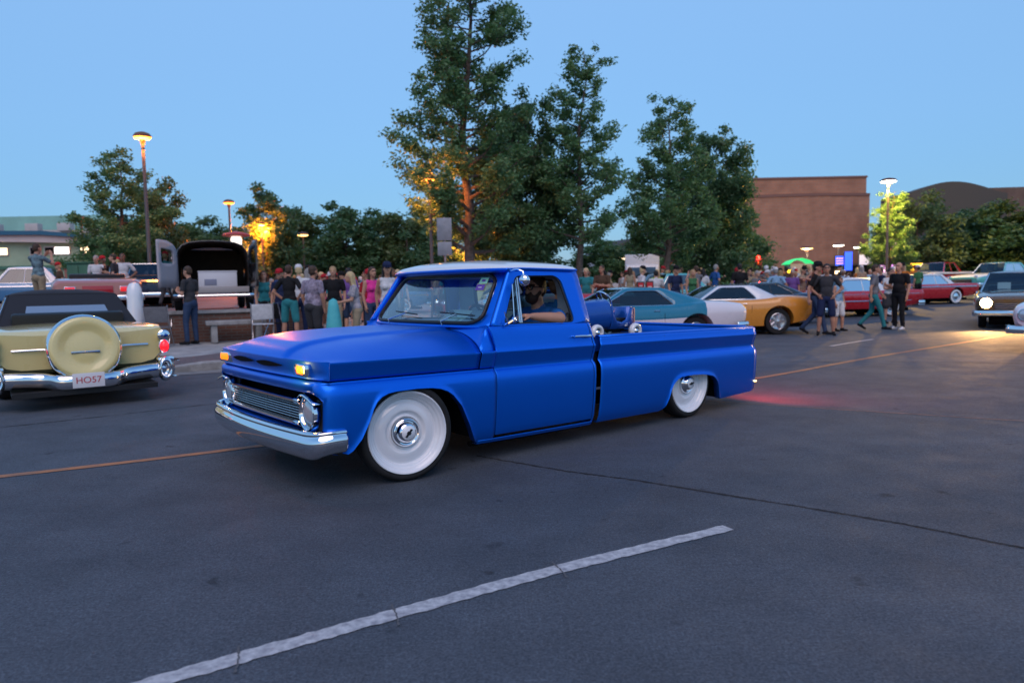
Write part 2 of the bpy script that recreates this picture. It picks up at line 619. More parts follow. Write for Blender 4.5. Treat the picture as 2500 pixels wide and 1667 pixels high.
rows = []
US = [0.715, 0.66, 0.55, 0.4, 0.25, 0.1, -0.05, -0.2, -0.3, -0.38, -0.45, -0.5, -0.54, -0.57, -0.59, -0.603, -0.612, -0.618]
vsgn = [-v for v in reversed(HV)] + HV[1:]
for u in US:
    w = smooth01((0.25 - u) / 0.8)
    r_ = []
    for v in vsgn:
        a = abs(v)
        uu = u + nose_bow(v) * w
        if u > 0.5:
            uu -= 0.07 * (a / 0.967) ** 6 * smooth01((u - 0.5) / 0.2)
        r_.append((uu, -v, hood_z(u, v)))
    # side of the hood below the shoulder
    side = []
    for z in (0.862, 0.855, 0.845, 0.80, 0.76, 0.742):
        side.append((r_[0][0], z))
    for z in (0.862, 0.855, 0.845, 0.80, 0.76, 0.742):
        r_.insert(0, (r_[0][0], side_v(z) - 0.002, z))
        r_.append((r_[-1][0], -(side_v(z) - 0.002), z))
    rows.append(r_)
# nose face
last = rows[-1]
for dz, du in ((0.868, -0.004), (0.862, -0.005), (0.80, 0.004), (0.765, 0.010), (0.752, 0.004), (0.744, 0.012)):
    r_ = []
    for i, p in enumerate(last):
        if i < 6 or i >= len(last) - 6:
            r_.append((p[0] - 0.001, p[1], min(p[2], max(dz, p[2]) if dz > 0.8 else p[2])))
            continue
        k = min(1.0, (0.967 - abs(p[1])) / 0.05)
        r_.append((p[0] + du * k, p[1], dz))
    rows.append(r_)
hood = MB().grid(rows).build("hood", TRUCK_BLUE, truck, angle=40)
hood.modifiers.new("thickness", 'SOLIDIFY').thickness = 0.006
# slots in the nose
for v0, v1 in ((-0.50, -0.06), (0.0, 0.44)):
    mb = MB()
    n = 10
    up, dn = [], []
    for i in range(n + 1):
        v = lerp(v0, v1, i / n)
        e = 0.017 * math.sin(math.pi * (i / n) ** 0.75) ** 0.9 + 0.001
        uf = -0.632 + nose_bow(v) + 0.0
        up.append((uf, -v, 0.815 + e))
        dn.append((uf + 0.004, -v, 0.815 - e))
    back = [(p[0] + 0.05, p[1], p[2]) for p in up]
    backd = [(p[0] + 0.05, p[1], p[2]) for p in dn]
    mb.grid([back, up, dn, backd])
    mb.build("hood_slot", DARK, hood)
for v in (-0.70, 0.70):
    uf = -0.622 + nose_bow(v)
    sg = math.copysign(1, v)
    mb = MB()
    mb.box((uf + 0.016, -v, 0.805), (0.05, 0.235, 0.082), rot=(0, 0, -sg * 0.10), bev=0.016)
    bz = mb.build("turn_signal", CHROME, truck)
    mb = MB()
    mb.box((uf + 0.012, -(v + sg * 0.030), 0.806), (0.056, 0.158, 0.064), rot=(0, 0, -sg * 0.10), bev=0.020)
    mb.build("lens", AMBER_LIT, bz)
    if sg > 0:
        ld = bpy.data.lights.new("turn_signal_light", 'POINT')
        ld.energy = 1.2
        ld.color = (1, 0.3, 0.03)
        ld.shadow_soft_size = 0.04
        lo = bpy.data.objects.new("turn_signal_light", ld)
        COL.objects.link(lo)
        lo.parent = truck
        lo.location = (uf - 0.09, -v, 0.806)

# header panel under the hood, lower valance
for name, sec in (("header_panel", [(-0.52, 0.738), (-0.60, 0.740), (-0.628, 0.735), (-0.640, 0.722), (-0.643, 0.705), (-0.638, 0.685), (-0.630, 0.668), (-0.615, 0.656), (-0.58, 0.652), (-0.50, 0.652)]),
                  ("lower_valance", [(-0.50, 0.405), (-0.59, 0.400), (-0.622, 0.392), (-0.632, 0.375), (-0.632, 0.33), (-0.60, 0.27), (-0.52, 0.25)])):
    rows = []
    for u, z in sec:
        rows.append([(u + 0.9 * nose_bow(v) * 0.6 + 0.06 * max(0, (abs(v) - 0.8) / 0.1) ** 2 * 0.5, -v, z) for v in np.linspace(-0.90, 0.90, 31)])
    MB().grid(rows).build(name, TRUCK_BLUE, truck, angle=50, solid=0.004)
# opening cavity
cav = MB()
cav.box((-0.44, 0, 0.53), (0.03, 1.80, 0.30))
cav.build("radiator_panel", DARK, truck)
# painted returns at the ends of the opening
for s in (1, -1):
    rows = []
    for z in (0.655, 0.60, 0.53, 0.46, 0.40):
        rows.append([(-0.594, -s * (side_v(z) - 0.048), z), (-0.585, -s * (side_v(z) - 0.054), z), (-0.54, -s * (side_v(z) - 0.052), z), (-0.45, -s * (side_v(z) - 0.06), z)])
    MB().grid(rows).build("opening_return", TRUCK_BLUE, truck)
# grille
gr = MB()
for z, hh in ((0.590, 0.034), (0.442, 0.036)):
    rows = []
    for du, dz in ((0.02, 0.5), (-0.012, 0.5), (-0.028, 0.25), (-0.030, -0.1), (-0.016, -0.45), (0.02, -0.5)):
        rows.append([(-0.60 + du + 0.5 * nose_bow(v), -v, z + dz * hh) for v in np.linspace(-0.66, 0.66, 15)])
    gr.grid(rows)
g = gr.build("grille", CHROME, truck, solid=0.003)
for i in range(6):
    z = 0.470 + i * 0.0178
    mb = MB()
    mb.grid([[(-0.585 + du + 0.5 * nose_bow(v), -v, z + dz) for v in np.linspace(-0.65, 0.65, 7)] for du, dz in ((0.012, 0.0034), (-0.010, 0.0030), (-0.012, 0), (-0.010, -0.0030), (0.012, -0.0034))])
    mb.build("slat", mat("slat_metal", (0.48, 0.49, 0.52), rough=0.25, metal=1.0), g)
for v in (-0.42, 0.0, 0.42):
    MB().box((-0.575 + 0.5 * nose_bow(v), -v, 0.515), (0.012, 0.012, 0.12)).build("grille_mullion", BLACK, g)
FILLER = mat("grille_filler", (0.035, 0.037, 0.042), rough=0.4)
for s in (1, -1):
    M = axis_matrix((-0.602, -s * 0.757, 0.520), (-1, 0, 0.0))
    hd = MB().lathe([(0.124, -0.02), (0.124, 0.0), (0.118, 0.020), (0.108, 0.026), (0.099, 0.018), (0.094, 0.006)], 32, M).build("headlight", CHROME, truck)
    MB().lathe([(0.096, 0.004), (0.078, 0.014), (0.05, 0.021), (0.025, 0.024), (0.0001, 0.025)], 28, M).build("lens", LENS, hd)
    # chrome eyebrow that runs to a point at the fender
    rows = []
    for i in range(9):
        a = lerp(R(118), R(38), i / 8)
        r0 = 0.122
        ext = max(0, (i - 4) / 4) ** 1.5 * 0.07
        yy, zz = math.cos(a) * r0 + ext, math.sin(a) * r0 - max(0, (i - 5) / 3) * 0.0
        yy, zz = s * yy, zz
        rows.append([(-0.66, -s * 0.757 - yy, 0.520 + zz), (-0.652, -s * 0.757 - yy * 1.06, 0.520 + zz * 1.07), (-0.60, -s * 0.757 - yy * 1.10, 0.520 + zz * 1.10)])
    MB().grid(rows).build("eyebrow", CHROME, hd, solid=0.006)
    fl = MB()
    rows = []
    for z, e in ((0.64, 0.915), (0.56, 0.928), (0.50, 0.932), (0.44, 0.932), (0.40, 0.930)):
        rows.append([(-0.56, -s * 0.64, z), (-0.57, -s * 0.757, z), (-0.575, -s * 0.85, z), (-0.555, -s * e, z)])
    fl.grid(rows).build("filler_panel", FILLER, hd)

# bumper: a bowed C section wrapping round the corners
BPATH = [(-0.462, 0.996, 0.010), (-0.50, 0.995, 0.012), (-0.56, 0.985, 0.010), (-0.61, 0.965, 0.006), (-0.65, 0.925, 0.002), (-0.675, 0.86, 0), (-0.69, 0.76, 0), (-0.712, 0.55, 0), (-0.73, 0.28, 0), (-0.737, 0, 0)]
BPATH = BPATH + [(u, -v, z) for u, v, z in reversed(BPATH[:-1])]
BSEC = [(0.040, 0.418), (0.010, 0.424), (-0.004, 0.419), (-0.012, 0.409), (-0.012, 0.400), (-0.004, 0.392), (-0.006, 0.384), (-0.018, 0.372), (-0.024, 0.345), (-0.022, 0.305), (-0.010, 0.268), (0.004, 0.248), (0.026, 0.236), (0.055, 0.232)]
rows = []
for du, z in BSEC:
    r_ = []
    for i, (u, v, dz) in enumerate(BPATH):
        a = Vector(BPATH[max(i - 1, 0)][:2])
        b = Vector(BPATH[min(i + 1, len(BPATH) - 1)][:2])
        t = (b - a).normalized()
        nrm = Vector((t.y, -t.x))      # outward (forward)
        r_.append((u - nrm.x * -du * -1 if False else u + nrm.x * (-du), -(v + nrm.y * (-du)), z - 0.05 * 0 + dz + (0.06 * max(0, (abs(v) - 0.9) / 0.1) * (0.418 - z) / 0.2 * 0.6)))
    rows.append(r_)
fine = []
for r_ in rows:
    fine.append(spline(r_, 60))
MB().grid(fine).build("front_bumper", CHROME, truck, angle=50, solid=0.004)


# greenhouse
def ws(s_, t):
    v = s_ * lerp(0.80, 0.70, t)
    u = lerp(0.79, 1.05, t) - (0.105 - 0.03 * t) * (1 - min(1.4, s_ * s_))
    return Vector((u, -v, lerp(1.068, 1.455, t)))


def rrect(n, hx, hy, r, ex=1.0):
    """n*4 points of a rounded rectangle, centred"""
    P = []
    for cx, cy, a0 in ((hx - r, hy - r * ex, 0), (-(hx - r), hy - r * ex, 90), (-(hx - r), -(hy - r * ex), 180), (hx - r, -(hy - r * ex), 270)):
        for i in range(n):
            a = R(a0 + 90 * i / (n - 1))
            P.append((cx + r * math.cos(a), cy + r * ex * math.sin(a)))
    return P


def resample(P, n):
    L = [0]
    Q = P + [P[0]]
    for a, b in zip(Q, Q[1:]):
        L.append(L[-1] + math.hypot(a[0] - b[0], a[1] - b[1]))
    out = []
    for i in range(n):
        d = L[-1] * i / n
        k = max(j for j in range(len(L) - 1) if L[j] <= d + 1e-12)
        f = (d - L[k]) / max(1e-9, L[k + 1] - L[k])
        out.append((lerp(Q[k][0], Q[k + 1][0], f), lerp(Q[k][1], Q[k + 1][1], f)))
    return out


loop = resample(rrect(8, 0.995, 0.5, 0.16, 1.35), 72)
rows = [[ws(x * k, 0.5 + y * k) for x, y in loop] for k in (0.02, 0.2, 0.4, 0.6, 0.8, 0.95, 1.0)]
wsh = MB().grid(rows, close_u=True).build("windshield", WSGLASS, truck, angle=80)
MB().tube([ws(x * 1.0, 0.5 + y) + Vector((-0.006, 0, 0.0)) for x, y in loop] + [ws(loop[0][0], 0.5 + loop[0][1]) + Vector((-0.006, 0, 0))], 0.015, 8, False).build("gasket", BLACK, wsh)


def radial_to_rect(P, x0, x1, y0, y1):
    out = []
    for x, y in P:
        sx = max(abs(x) / (x1 if x > 0 else -x0), 1e-9)
        sy = max(abs(y) / (y1 if y > 0 else -y0), 1e-9)
        k = 1.0 / max(sx, sy)
        out.append((x * k, y * k))
    return out


outer = radial_to_rect(loop, -1.175, 1.175, -0.585, 0.60)
rows = []
for k in (0.0, 0.12, 0.5, 1.0):
    r_ = []
    for (x, y), (xo, yo) in zip(loop, outer):
        p = ws(lerp(x, xo, k), 0.5 + lerp(y, yo, k))
        if k == 0.0:
            p = p + Vector((0.02, 0, -0.008))
        if abs(lerp(x, xo, k)) > 1.05:
            p = p + Vector(((abs(lerp(x, xo, k)) - 1.05) * 0.30, 0, 0))
        r_.append(p)
    rows.append(r_)
MB().grid(rows, close_u=True).build("windshield_frame", TRUCK_BLUE, truck, angle=60, solid=0.01)
for y0, base in ((-0.30, (0.66, -0.46, 1.050)), (0.40, (0.65, 0.34, 1.050))):
    tip = ws(-y0 / 0.8 + 0.55, 0.13) + Vector((-0.028, 0, 0.01))
    mid = ws(-y0 / 0.8 + 0.30, 0.16) + Vector((-0.03, 0, 0.01))
    w_ = MB().tube([base, Vector(base) + Vector((0.01, 0.04, 0.03)), mid], [0.007, 0.006, 0.005], 6).build("wiper", DULL_CHROME, truck)
    MB().tube([mid + (mid - tip) * 0.9, tip], 0.006, 6).build("blade", BLACK, w_)

HOLE = [(0.905, 1.062), (1.10, 1.437), (1.575, 1.449), (1.672, 1.060)]     # window opening in the side plane (u, z)


def gv(z):
    return lerp(0.940, 0.828, (z - 1.05) / 0.44)


def round_poly(P, r, n=6):
    out = []
    m = len(P)
    for i in range(m):
        p0, p1, p2 = Vector(P[i - 1]), Vector(P[i]), Vector(P[(i + 1) % m])
        a, b = (p0 - p1).normalized(), (p2 - p1).normalized()
        rr = r[i] if hasattr(r, '__len__') else r
        for k in range(n + 1):
            t = k / n
            q1 = p1 + a * rr * (1 - t)
            q2 = p1 + b * rr * t
            q_ = q1.lerp(q2, t) if False else (p1 + a * rr) * (1 - t) ** 2 + p1 * 2 * t * (1 - t) + (p1 + b * rr) * t * t
            out.append(tuple(q_))
    return out


for s in (1, -1):
    hole = resample(round_poly(HOLE, [0.04, 0.05, 0.09, 0.05]), 80)
    cx, cz = 1.33, 1.255
    A_, B_, C_, D_ = (0.775, 1.048), (1.045, 1.492), (1.80, 1.492), (1.858, 1.048)

    def quad_hit(dx, dz):
        best = 1e9
        poly = [A_, B_, C_, D_]
        for i in range(4):
            p, q_ = poly[i], poly[(i + 1) % 4]
            ex, ez = q_[0] - p[0], q_[1] - p[1]
            det = dx * (-ez) + dz * ex
            if abs(det) < 1e-12:
                continue
            rx, rz_ = p[0] - cx, p[1] - cz
            t = (rx * (-ez) + rz_ * ex) / det
            w = (dx * rz_ - dz * rx) / det
            if t > 0 and -1e-6 <= w <= 1 + 1e-6:
                best = min(best, t)
        return best
    rows = []
    for k in (0.0, 0.06, 0.3, 0.65, 1.0):
        r_ = []
        for x, z in hole:
            dx, dz = x - cx, z - cz
            t = quad_hit(dx, dz)
            kx, kz = lerp(x, cx + dx * t, k), lerp(z, cz + dz * t, k)
            r_.append((kx, -s * (gv(kz) - (0.022 if k == 0 else 0.0)), kz))
        rows.append(r_)
    fr = MB().grid(rows, close_u=True).build("window_frame", TRUCK_BLUE, truck, solid=0.035, angle=40)
    pth = [(x, -s * (gv(z) - 0.016), z) for x, z in hole]
    MB().tube(pth + [pth[0]], 0.010, 6, False).build("weather_strip", BLACK, fr)
    # vent window: chrome post, its own frame swung open, and the glass
    post = MB().tube([(1.10, -s * (gv(1.06) - 0.02), 1.06), (1.128, -s * (gv(1.43) - 0.02), 1.432)], 0.010, 8).build("vent_post", DULL_CHROME, fr)
    sw = 0.035
    a0, a1, a2 = Vector((0.95, -s * (gv(1.07) + 0.02), 1.075)), Vector((1.085, -s * (gv(1.07) - 0.02), 1.07)), Vector((1.10, -s * (gv(1.40) - 0.01), 1.41))
    a3 = Vector((1.02, -s * (gv(1.35) + sw), 1.37))
    a0 = Vector((0.985, -s * (gv(1.1) + sw), 1.10))
    vt = MB().tube([a0, a1, a2, a3, a0], 0.004, 6, False).build("vent_window", CHROME, fr)
    MB().add([a0, a1, a2, a3], [(0, 1, 2, 3)]).build("pane", GLASS, vt, fix=False)

# door mirrors: one round one hanging from the top of the frame, one on the door
mr = MB()
mr.tube([(1.05, -0.835, 1.475), (1.07, -0.90, 1.49), (1.10, -0.935, 1.47), (1.10, -0.945, 1.42)], 0.008, 8)
mr = mr.build("mirror_arm", CHROME, truck)
M = axis_matrix((1.095, -0.955, 1.40), (-0.75, -0.6, -0.12))
MB().lathe([(0.0001, 0.024), (0.022, 0.021), (0.037, 0.012), (0.045, 0.0), (0.045, -0.005), (0.040, -0.008), (0.0001, -0.010)], 24, M).build("round_mirror", CHROME, mr)
m2 = MB()
m2.tube([(0.90, -0.955, 1.055), (0.905, -0.99, 1.075), (0.93, -1.01, 1.095)], 0.012, 8)
m2.sphere((0.945, -1.01, 1.098), 0.026, 12, 8, (0.7, 1, 1))
m2.tube([(0.90, -0.99, 1.08), (0.86, -1.0, 1.135), (0.855, -1.0, 1.16)], 0.007, 6)
m2.build("mirror_bracket", CHROME, truck)

# roof: white skin over a blue visor and drip rail
NW, NS = 15, 21


def roof_pt(w, s_, lift=1.0):
    hw = 0.838 - 0.02 * max(0, (w - 0.85) / 0.15)
    u0 = 0.862 + 0.155 * abs(s_) ** 2.6
    u1 = 1.862 - 0.05 * abs(s_) ** 4
    e = (1 - abs(s_) ** 3.2) * (1 - abs(2 * w - 1) ** 3.5)
    edge = min(1.0, (1 - abs(s_)) / 0.06, w / 0.035, (1 - w) / 0.05)
    z = 1.503 + lift * (0.022 * math.sqrt(max(0, min(1, edge))) + 0.062 * max(0, e) ** 0.75) - 0.012 * (1 - smooth01(w / 0.25)) * 0.6
    return (lerp(u0, u1, w), -s_ * hw, z)


ssm = [math.copysign(1 - (1 - abs(x)) ** 1.6, x) for x in np.linspace(-1, 1, 31)]
wsm = [0, 0.006, 0.02, 0.035, 0.07, 0.12, 0.2, 0.3, 0.4, 0.5, 0.6, 0.7, 0.8, 0.88, 0.93, 0.96, 0.98, 0.993, 1]
rf = MB().grid([[roof_pt(w, s_) for s_ in ssm] for w in wsm]).build("roof", ROOF_WHITE, truck, angle=60)
# visor band all round
rim = [roof_pt(0, s_, 0) for s_ in ssm] + [roof_pt(w, 1, 0) for w in wsm[1:]] + [roof_pt(1, s_, 0) for s_ in reversed(ssm[:-1])] + [roof_pt(w, -1, 0) for w in reversed(wsm[1:-1])]
cen = Vector((1.42, 0, 1.50))
rows = []
for k, z in ((1.0, 0.004), (1.008, -0.004), (1.004, -0.016), (0.985, -0.026), (0.93, -0.030), (0.86, -0.034), (0.5, -0.030), (0.02, -0.02)):
    rows.append([(cen.x + (p[0] - cen.x) * k, p[1] * k, p[2] + z) for p in rim])
MB().grid(rows, close_u=True).build("roof_visor", TRUCK_BLUE, truck, angle=50)
# back wall of the cab with its window
bl = resample(rrect(6, 0.60, 0.145, 0.07), 60)
bo = radial_to_rect(bl, -0.85, 0.85, -0.24, 0.22)
rows = []
for k in (0.0, 0.05, 0.5, 1.0):
    r_ = []
    for (x, z), (xo, zo) in zip(bl, bo):
        X, Z = lerp(x, xo, k), 1.28 + lerp(z, zo, k)
        Xm = max(-gv(Z) + 0.01, min(gv(Z) - 0.01, X))
        r_.append((1.853 - 0.06 * (Z - 1.05) / 0.44 - (0.012 if k == 0 else 0) - 0.03 * max(0, (abs(Xm) - 0.7) / 0.2) ** 2, Xm, Z))
    rows.append(r_)
bw = MB().grid(rows, close_u=True).build("cab_back", TRUCK_BLUE, truck, solid=0.03)
MB().grid([[(x - 0.036, y * 0.985, z) for x, y, z in r_] for r_ in rows[1:]], close_u=True).build("rear_trim", VINYL, truck)
rows = [[(1.853 - 0.06 * (1.28 + z * k - 1.05) / 0.44 - 0.014, x * k, 1.28 + z * k) for x, z in bl] for k in (0.02, 0.5, 1.0)]
rg = MB().grid(rows, close_u=True).build("rear_window", GLASS, truck, angle=80)
p_ = rows[-1]
MB().tube(p_ + [p_[0]], 0.012, 6, False).build("gasket", BLACK, rg)

# cab interior
it = MB()
it.box((1.30, 0, 0.36), (1.10, 1.70, 0.05))
it.box((0.80, 0, 0.62), (0.06, 1.70, 0.60))
it.build("cab_floor", DARK, truck)
ds = MB()
ds.grid([[(0.86, -0.80, 1.035), (0.76, 0, 1.040), (0.86, 0.80, 1.035)], [(0.94, -0.85, 1.050), (0.92, 0, 1.055), (0.94, 0.85, 1.050)], [(0.99, -0.88, 1.035), (0.98, 0, 1.040), (0.99, 0.88, 1.035)], [(0.98, -0.88, 0.86), (0.97, 0, 0.86), (0.98, 0.88, 0.86)]])
ds.build("dashboard", DASH, truck, solid=0.02)
MB().grid([[(1.80 - 0.06 * (z - 1.05) / 0.44, y, z) for y in (-0.80, -0.4, 0, 0.4, 0.80)] for z in (0.95, 1.09)]).build("cab_trim", VINYL, truck, solid=0.01)
MB().grid([[(u, y, 1.455) for y in (-0.74, 0, 0.74)] for u in (1.12, 1.45, 1.76)]).build("headliner", VINYL, truck, solid=0.008)
st = MB().box((1.56, 0, 0.72), (0.50, 1.56, 0.16), bev=0.05).build("bench_seat", VINYL, truck)
MB().box((1.765, 0, 0.93), (0.12, 1.56, 0.42), rot=(0, 0.12, 0), bev=0.05).build("seat_back", VINYL, st)
MB().tube([(1.715, -0.77, 1.115), (1.735, -0.785, 1.13), (1.76, -0.785, 1.125), (1.74, -0.785, 0.90)], 0.008, 6).build("piping", BLACK, st)
M = axis_matrix((1.17, -0.42, 1.05), (0.75, 0, 0.66))
sw_ = MB().tube([M @ Vector((0.205 * math.cos(a), 0.205 * math.sin(a), 0)) for a in np.linspace(0, 2 * math.pi, 33)], 0.013, 8, False)
sw_.tube([M @ Vector((-0.2, 0, 0)), M @ Vector((0, 0, -0.04)), M @ Vector((0.2, 0, 0))], 0.010, 6)
sw_.tube([M @ Vector((0, 0, -0.02)), Vector((0.93, -0.42, 0.84))], 0.022, 8)
sw_.build("steering_wheel", BLACK, truck)
# inner door trim
for s in (1, -1):
    MB().grid([[(0.82, -s * 0.885, 0.30), (1.84, -s * 0.885, 0.30)], [(0.82, -s * 0.885, 1.03), (1.80, -s * 0.885, 1.03)], [(0.82, -s * 0.905, 1.05), (1.80, -s * 0.905, 1.05)]]).build("door_trim", VINYL, truck, solid=0.01)

# bed: floor, walls, tailgate
bd = MB()
bd.box((3.16, 0, 0.80), (2.40, 1.72, 0.03))
bd.box((1.975, 0, 0.78), (0.04, 1.78, 0.28))
bd.build("bed_floor", mat("bed_liner", (0.012, 0.014, 0.02), rough=0.6, bump=(60, 0.3, 0.003)), truck)
for s in (1, -1):
    MB().grid([[(u, -s * 0.898, z) for u in (2.0, 3.2, 4.36)] for z in (0.80, 0.90)] + [[(u, -s * 0.902, 0.930) for u in (2.0, 3.2, 4.36)]]).build("bed_wall", bpy.data.materials["bed_liner"], truck, solid=0.004)
tg = MB().box((4.385, 0, 0.66), (0.045, 1.72, 0.52), bev=0.012).build("tailgate", TRUCK_BLUE, truck)
MB().box((4.385, 0, 0.935), (0.07, 1.72, 0.03), bev=0.012).build("gate_rail", TRUCK_BLUE, tg)
MB().box((4.43, 0, 0.30), (0.06, 1.75, 0.07), bev=0.02).build("rear_pan", BLACK, truck)
for s in (1, -1):
    tl = MB()
    tl.grid([[(4.398, -s * side_v(z), z), (4.425, -s * (side_v(z) - 0.004), z), (4.44, -s * (side_v(z) - 0.03), z), (4.44, -s * 0.84, z)] for z in (0.26, 0.40, 0.55, 0.62, 0.66, 0.69, 0.71, 0.724, 0.735, 0.77, 0.82, 0.85, 0.863, 0.90, 0.93)])
    tl.build("rear_post", TRUCK_BLUE, truck, solid=0.006)
    lm = MB().box((4.452, -s * 0.90, 0.60), (0.045, 0.085, 0.15), bev=0.02).build("tail_light", CHROME, truck)
    MB().box((4.468, -s * 0.90, 0.60), (0.030, 0.066, 0.13), bev=0.014).build("lens", RED_LIT, lm)
    MB().box((4.425, -s * 0.975, 0.345), (0.03, 0.02, 0.014), bev=0.004).build("side_marker", mat("marker_lit", (0.9, 0.5, 0.1), emit=(1, 0.6, 0.2), estr=3), truck)
    ld = bpy.data.lights.new("tail_light_glow", 'SPOT')
    ld.spot_size = R(165)
    ld.spot_blend = 0.6
    ld.energy = 30
    ld.color = (1, 0.05, 0.06)
    ld.shadow_soft_size = 0.05
    lo = bpy.data.objects.new("tail_light_glow", ld)
    COL.objects.link(lo)
    lo.parent = truck
    lo.location = (4.56, -s * 0.88, 0.62)
    lo.rotation_euler = (0, R(-78), 0)
# chassis under the body
ch = MB()
for s in (1, -1):
    ch.box((1.9, s * 0.42, 0.30), (4.6, 0.08, 0.12))
ch.box((0.0, 0, 0.30), (0.16, 1.30, 0.10))
ch.box((3.30, 0, 0.38), (0.14, 1.30, 0.12))
ch.box((0.15, 0, 0.55), (0.9, 0.9, 0.35))
ch.build("chassis", DARK, truck)
for s in (1, -1):
    for u0, u1 in ((-0.42, 0.62), (2.85, 3.8)):
        um = 0.5 * (u0 + u1)
        zt = 0.70 if u0 < 0 else 0.74
        MB().grid([[(u0, -s * y, 0.25), (u0 + 0.12, -s * y, zt - 0.06), (um, -s * y, zt), (u1 - 0.12, -s * y, zt - 0.06), (u1, -s * y, 0.22)] for y in (0.93, 0.58)] + [[(u0, -s * 0.56, 0.25), (u0 + 0.12, -s * 0.56, 0.25), (um, -s * 0.56, 0.25), (u1 - 0.12, -s * 0.56, 0.25), (u1, -s * 0.56, 0.22)]]).build("wheel_well", DARK, truck)
MB().tube([(0.66, -0.80, 0.15), (1.25, -0.80, 0.145), (1.86, -0.80, 0.15)], 0.022, 6).build("running_rail", DARK, truck)

TYRE = [(0.20, -0.20), (0.288, -0.205), (0.315, -0.19), (0.335, -0.165), (0.342, -0.13), (0.342, -0.11), (0.337, -0.108), (0.337, -0.100), (0.342, -0.098), (0.342, -0.062), (0.337, -0.06), (0.337, -0.052), (0.342, -0.05), (0.340, -0.022), (0.330, -0.002), (0.315, 0.008), (0.298, 0.006), (0.288, 0.0), (0.282, -0.06), (0.27, -0.10), (0.20, -0.15)]
RIM = [(0.291, -0.004), (0.290, 0.006), (0.286, 0.011), (0.280, 0.010), (0.275, -0.004), (0.270, -0.014), (0.260, -0.017), (0.256, -0.020), (0.252, -0.036), (0.244, -0.040), (0.236, -0.041), (0.232, -0.046), (0.228, -0.058), (0.218, -0.060), (0.210, -0.056),
       (0.200, -0.048), (0.18, -0.040), (0.155, -0.035), (0.146, -0.036), (0.138, -0.048), (0.126, -0.054), (0.116, -0.050), (0.108, -0.040), (0.104, -0.050), (0.0001, -0.05)]
CAP = [(0.1045, -0.046), (0.104, -0.030), (0.098, -0.018), (0.088, -0.012), (0.080, -0.016), (0.070, -0.004), (0.060, 0.012), (0.05, 0.018), (0.0001, 0.022)]


def wheel(u, v, zl, s, steer=0.0, spin=0.6):
    w = MB()
    base = Matrix.Translation((u, -s * v, zl)) @ Matrix.Rotation(steer, 4, 'Z') @ Matrix.Rotation(R(90) * s, 4, 'X')
    w.lathe(TYRE, 56, base, caps=False)
    o = w.build("wheel", RUBBER, truck, angle=50)
    MB().lathe(RIM, 56, base, caps=False).build("rim", WHEEL_WHITE, o, angle=60)
    MB().lathe(CAP, 32, base, caps=False).build("hubcap", CHROME, o, angle=50)
    MB().lathe([(0.050, 0.0185), (0.047, 0.023), (0.0001, 0.0255)], 24, base, caps=False).build("cap_center", WHEEL_WHITE, o, angle=60)
    e = MB()
    B2 = base @ Matrix.Rotation(spin, 4, 'Z')
    out = [(-0.034, -0.007), (-0.010, -0.007), (-0.008, -0.014), (0.012, -0.014), (0.010, -0.007), (0.036, -0.007), (0.032, 0.007), (0.010, 0.007), (0.008, 0.014), (-0.012, 0.014), (-0.010, 0.007), (-0.036, 0.007)]
    e.add([B2 @ Vector((x, y, z)) for z in (0.0235, 0.0285) for x, y in out], [tuple(range(12, 24))] + [(i, (i + 1) % 12, (i + 1) % 12 + 12, i + 12) for i in range(12)])
    e.build("emblem", BLACK, o, smooth=False)
    return o


ROT_S = R(10)
wheel(0.02, 0.955, 0.342, 1, steer=-ROT_S, spin=0.9)
wheel(0.02, 0.955, 0.342, -1, steer=-ROT_S)
wheel(3.30, 0.925, 0.408, 1, spin=0.2)
wheel(3.30, 0.925, 0.408, -1)

# ------------------------------------------------------------------ ground, road markings, kerb, pavement, terrace
def gz(x, y):
    return 0.018 * max(0.0, y - 24.0) if y < 110 else 0.018 * 86


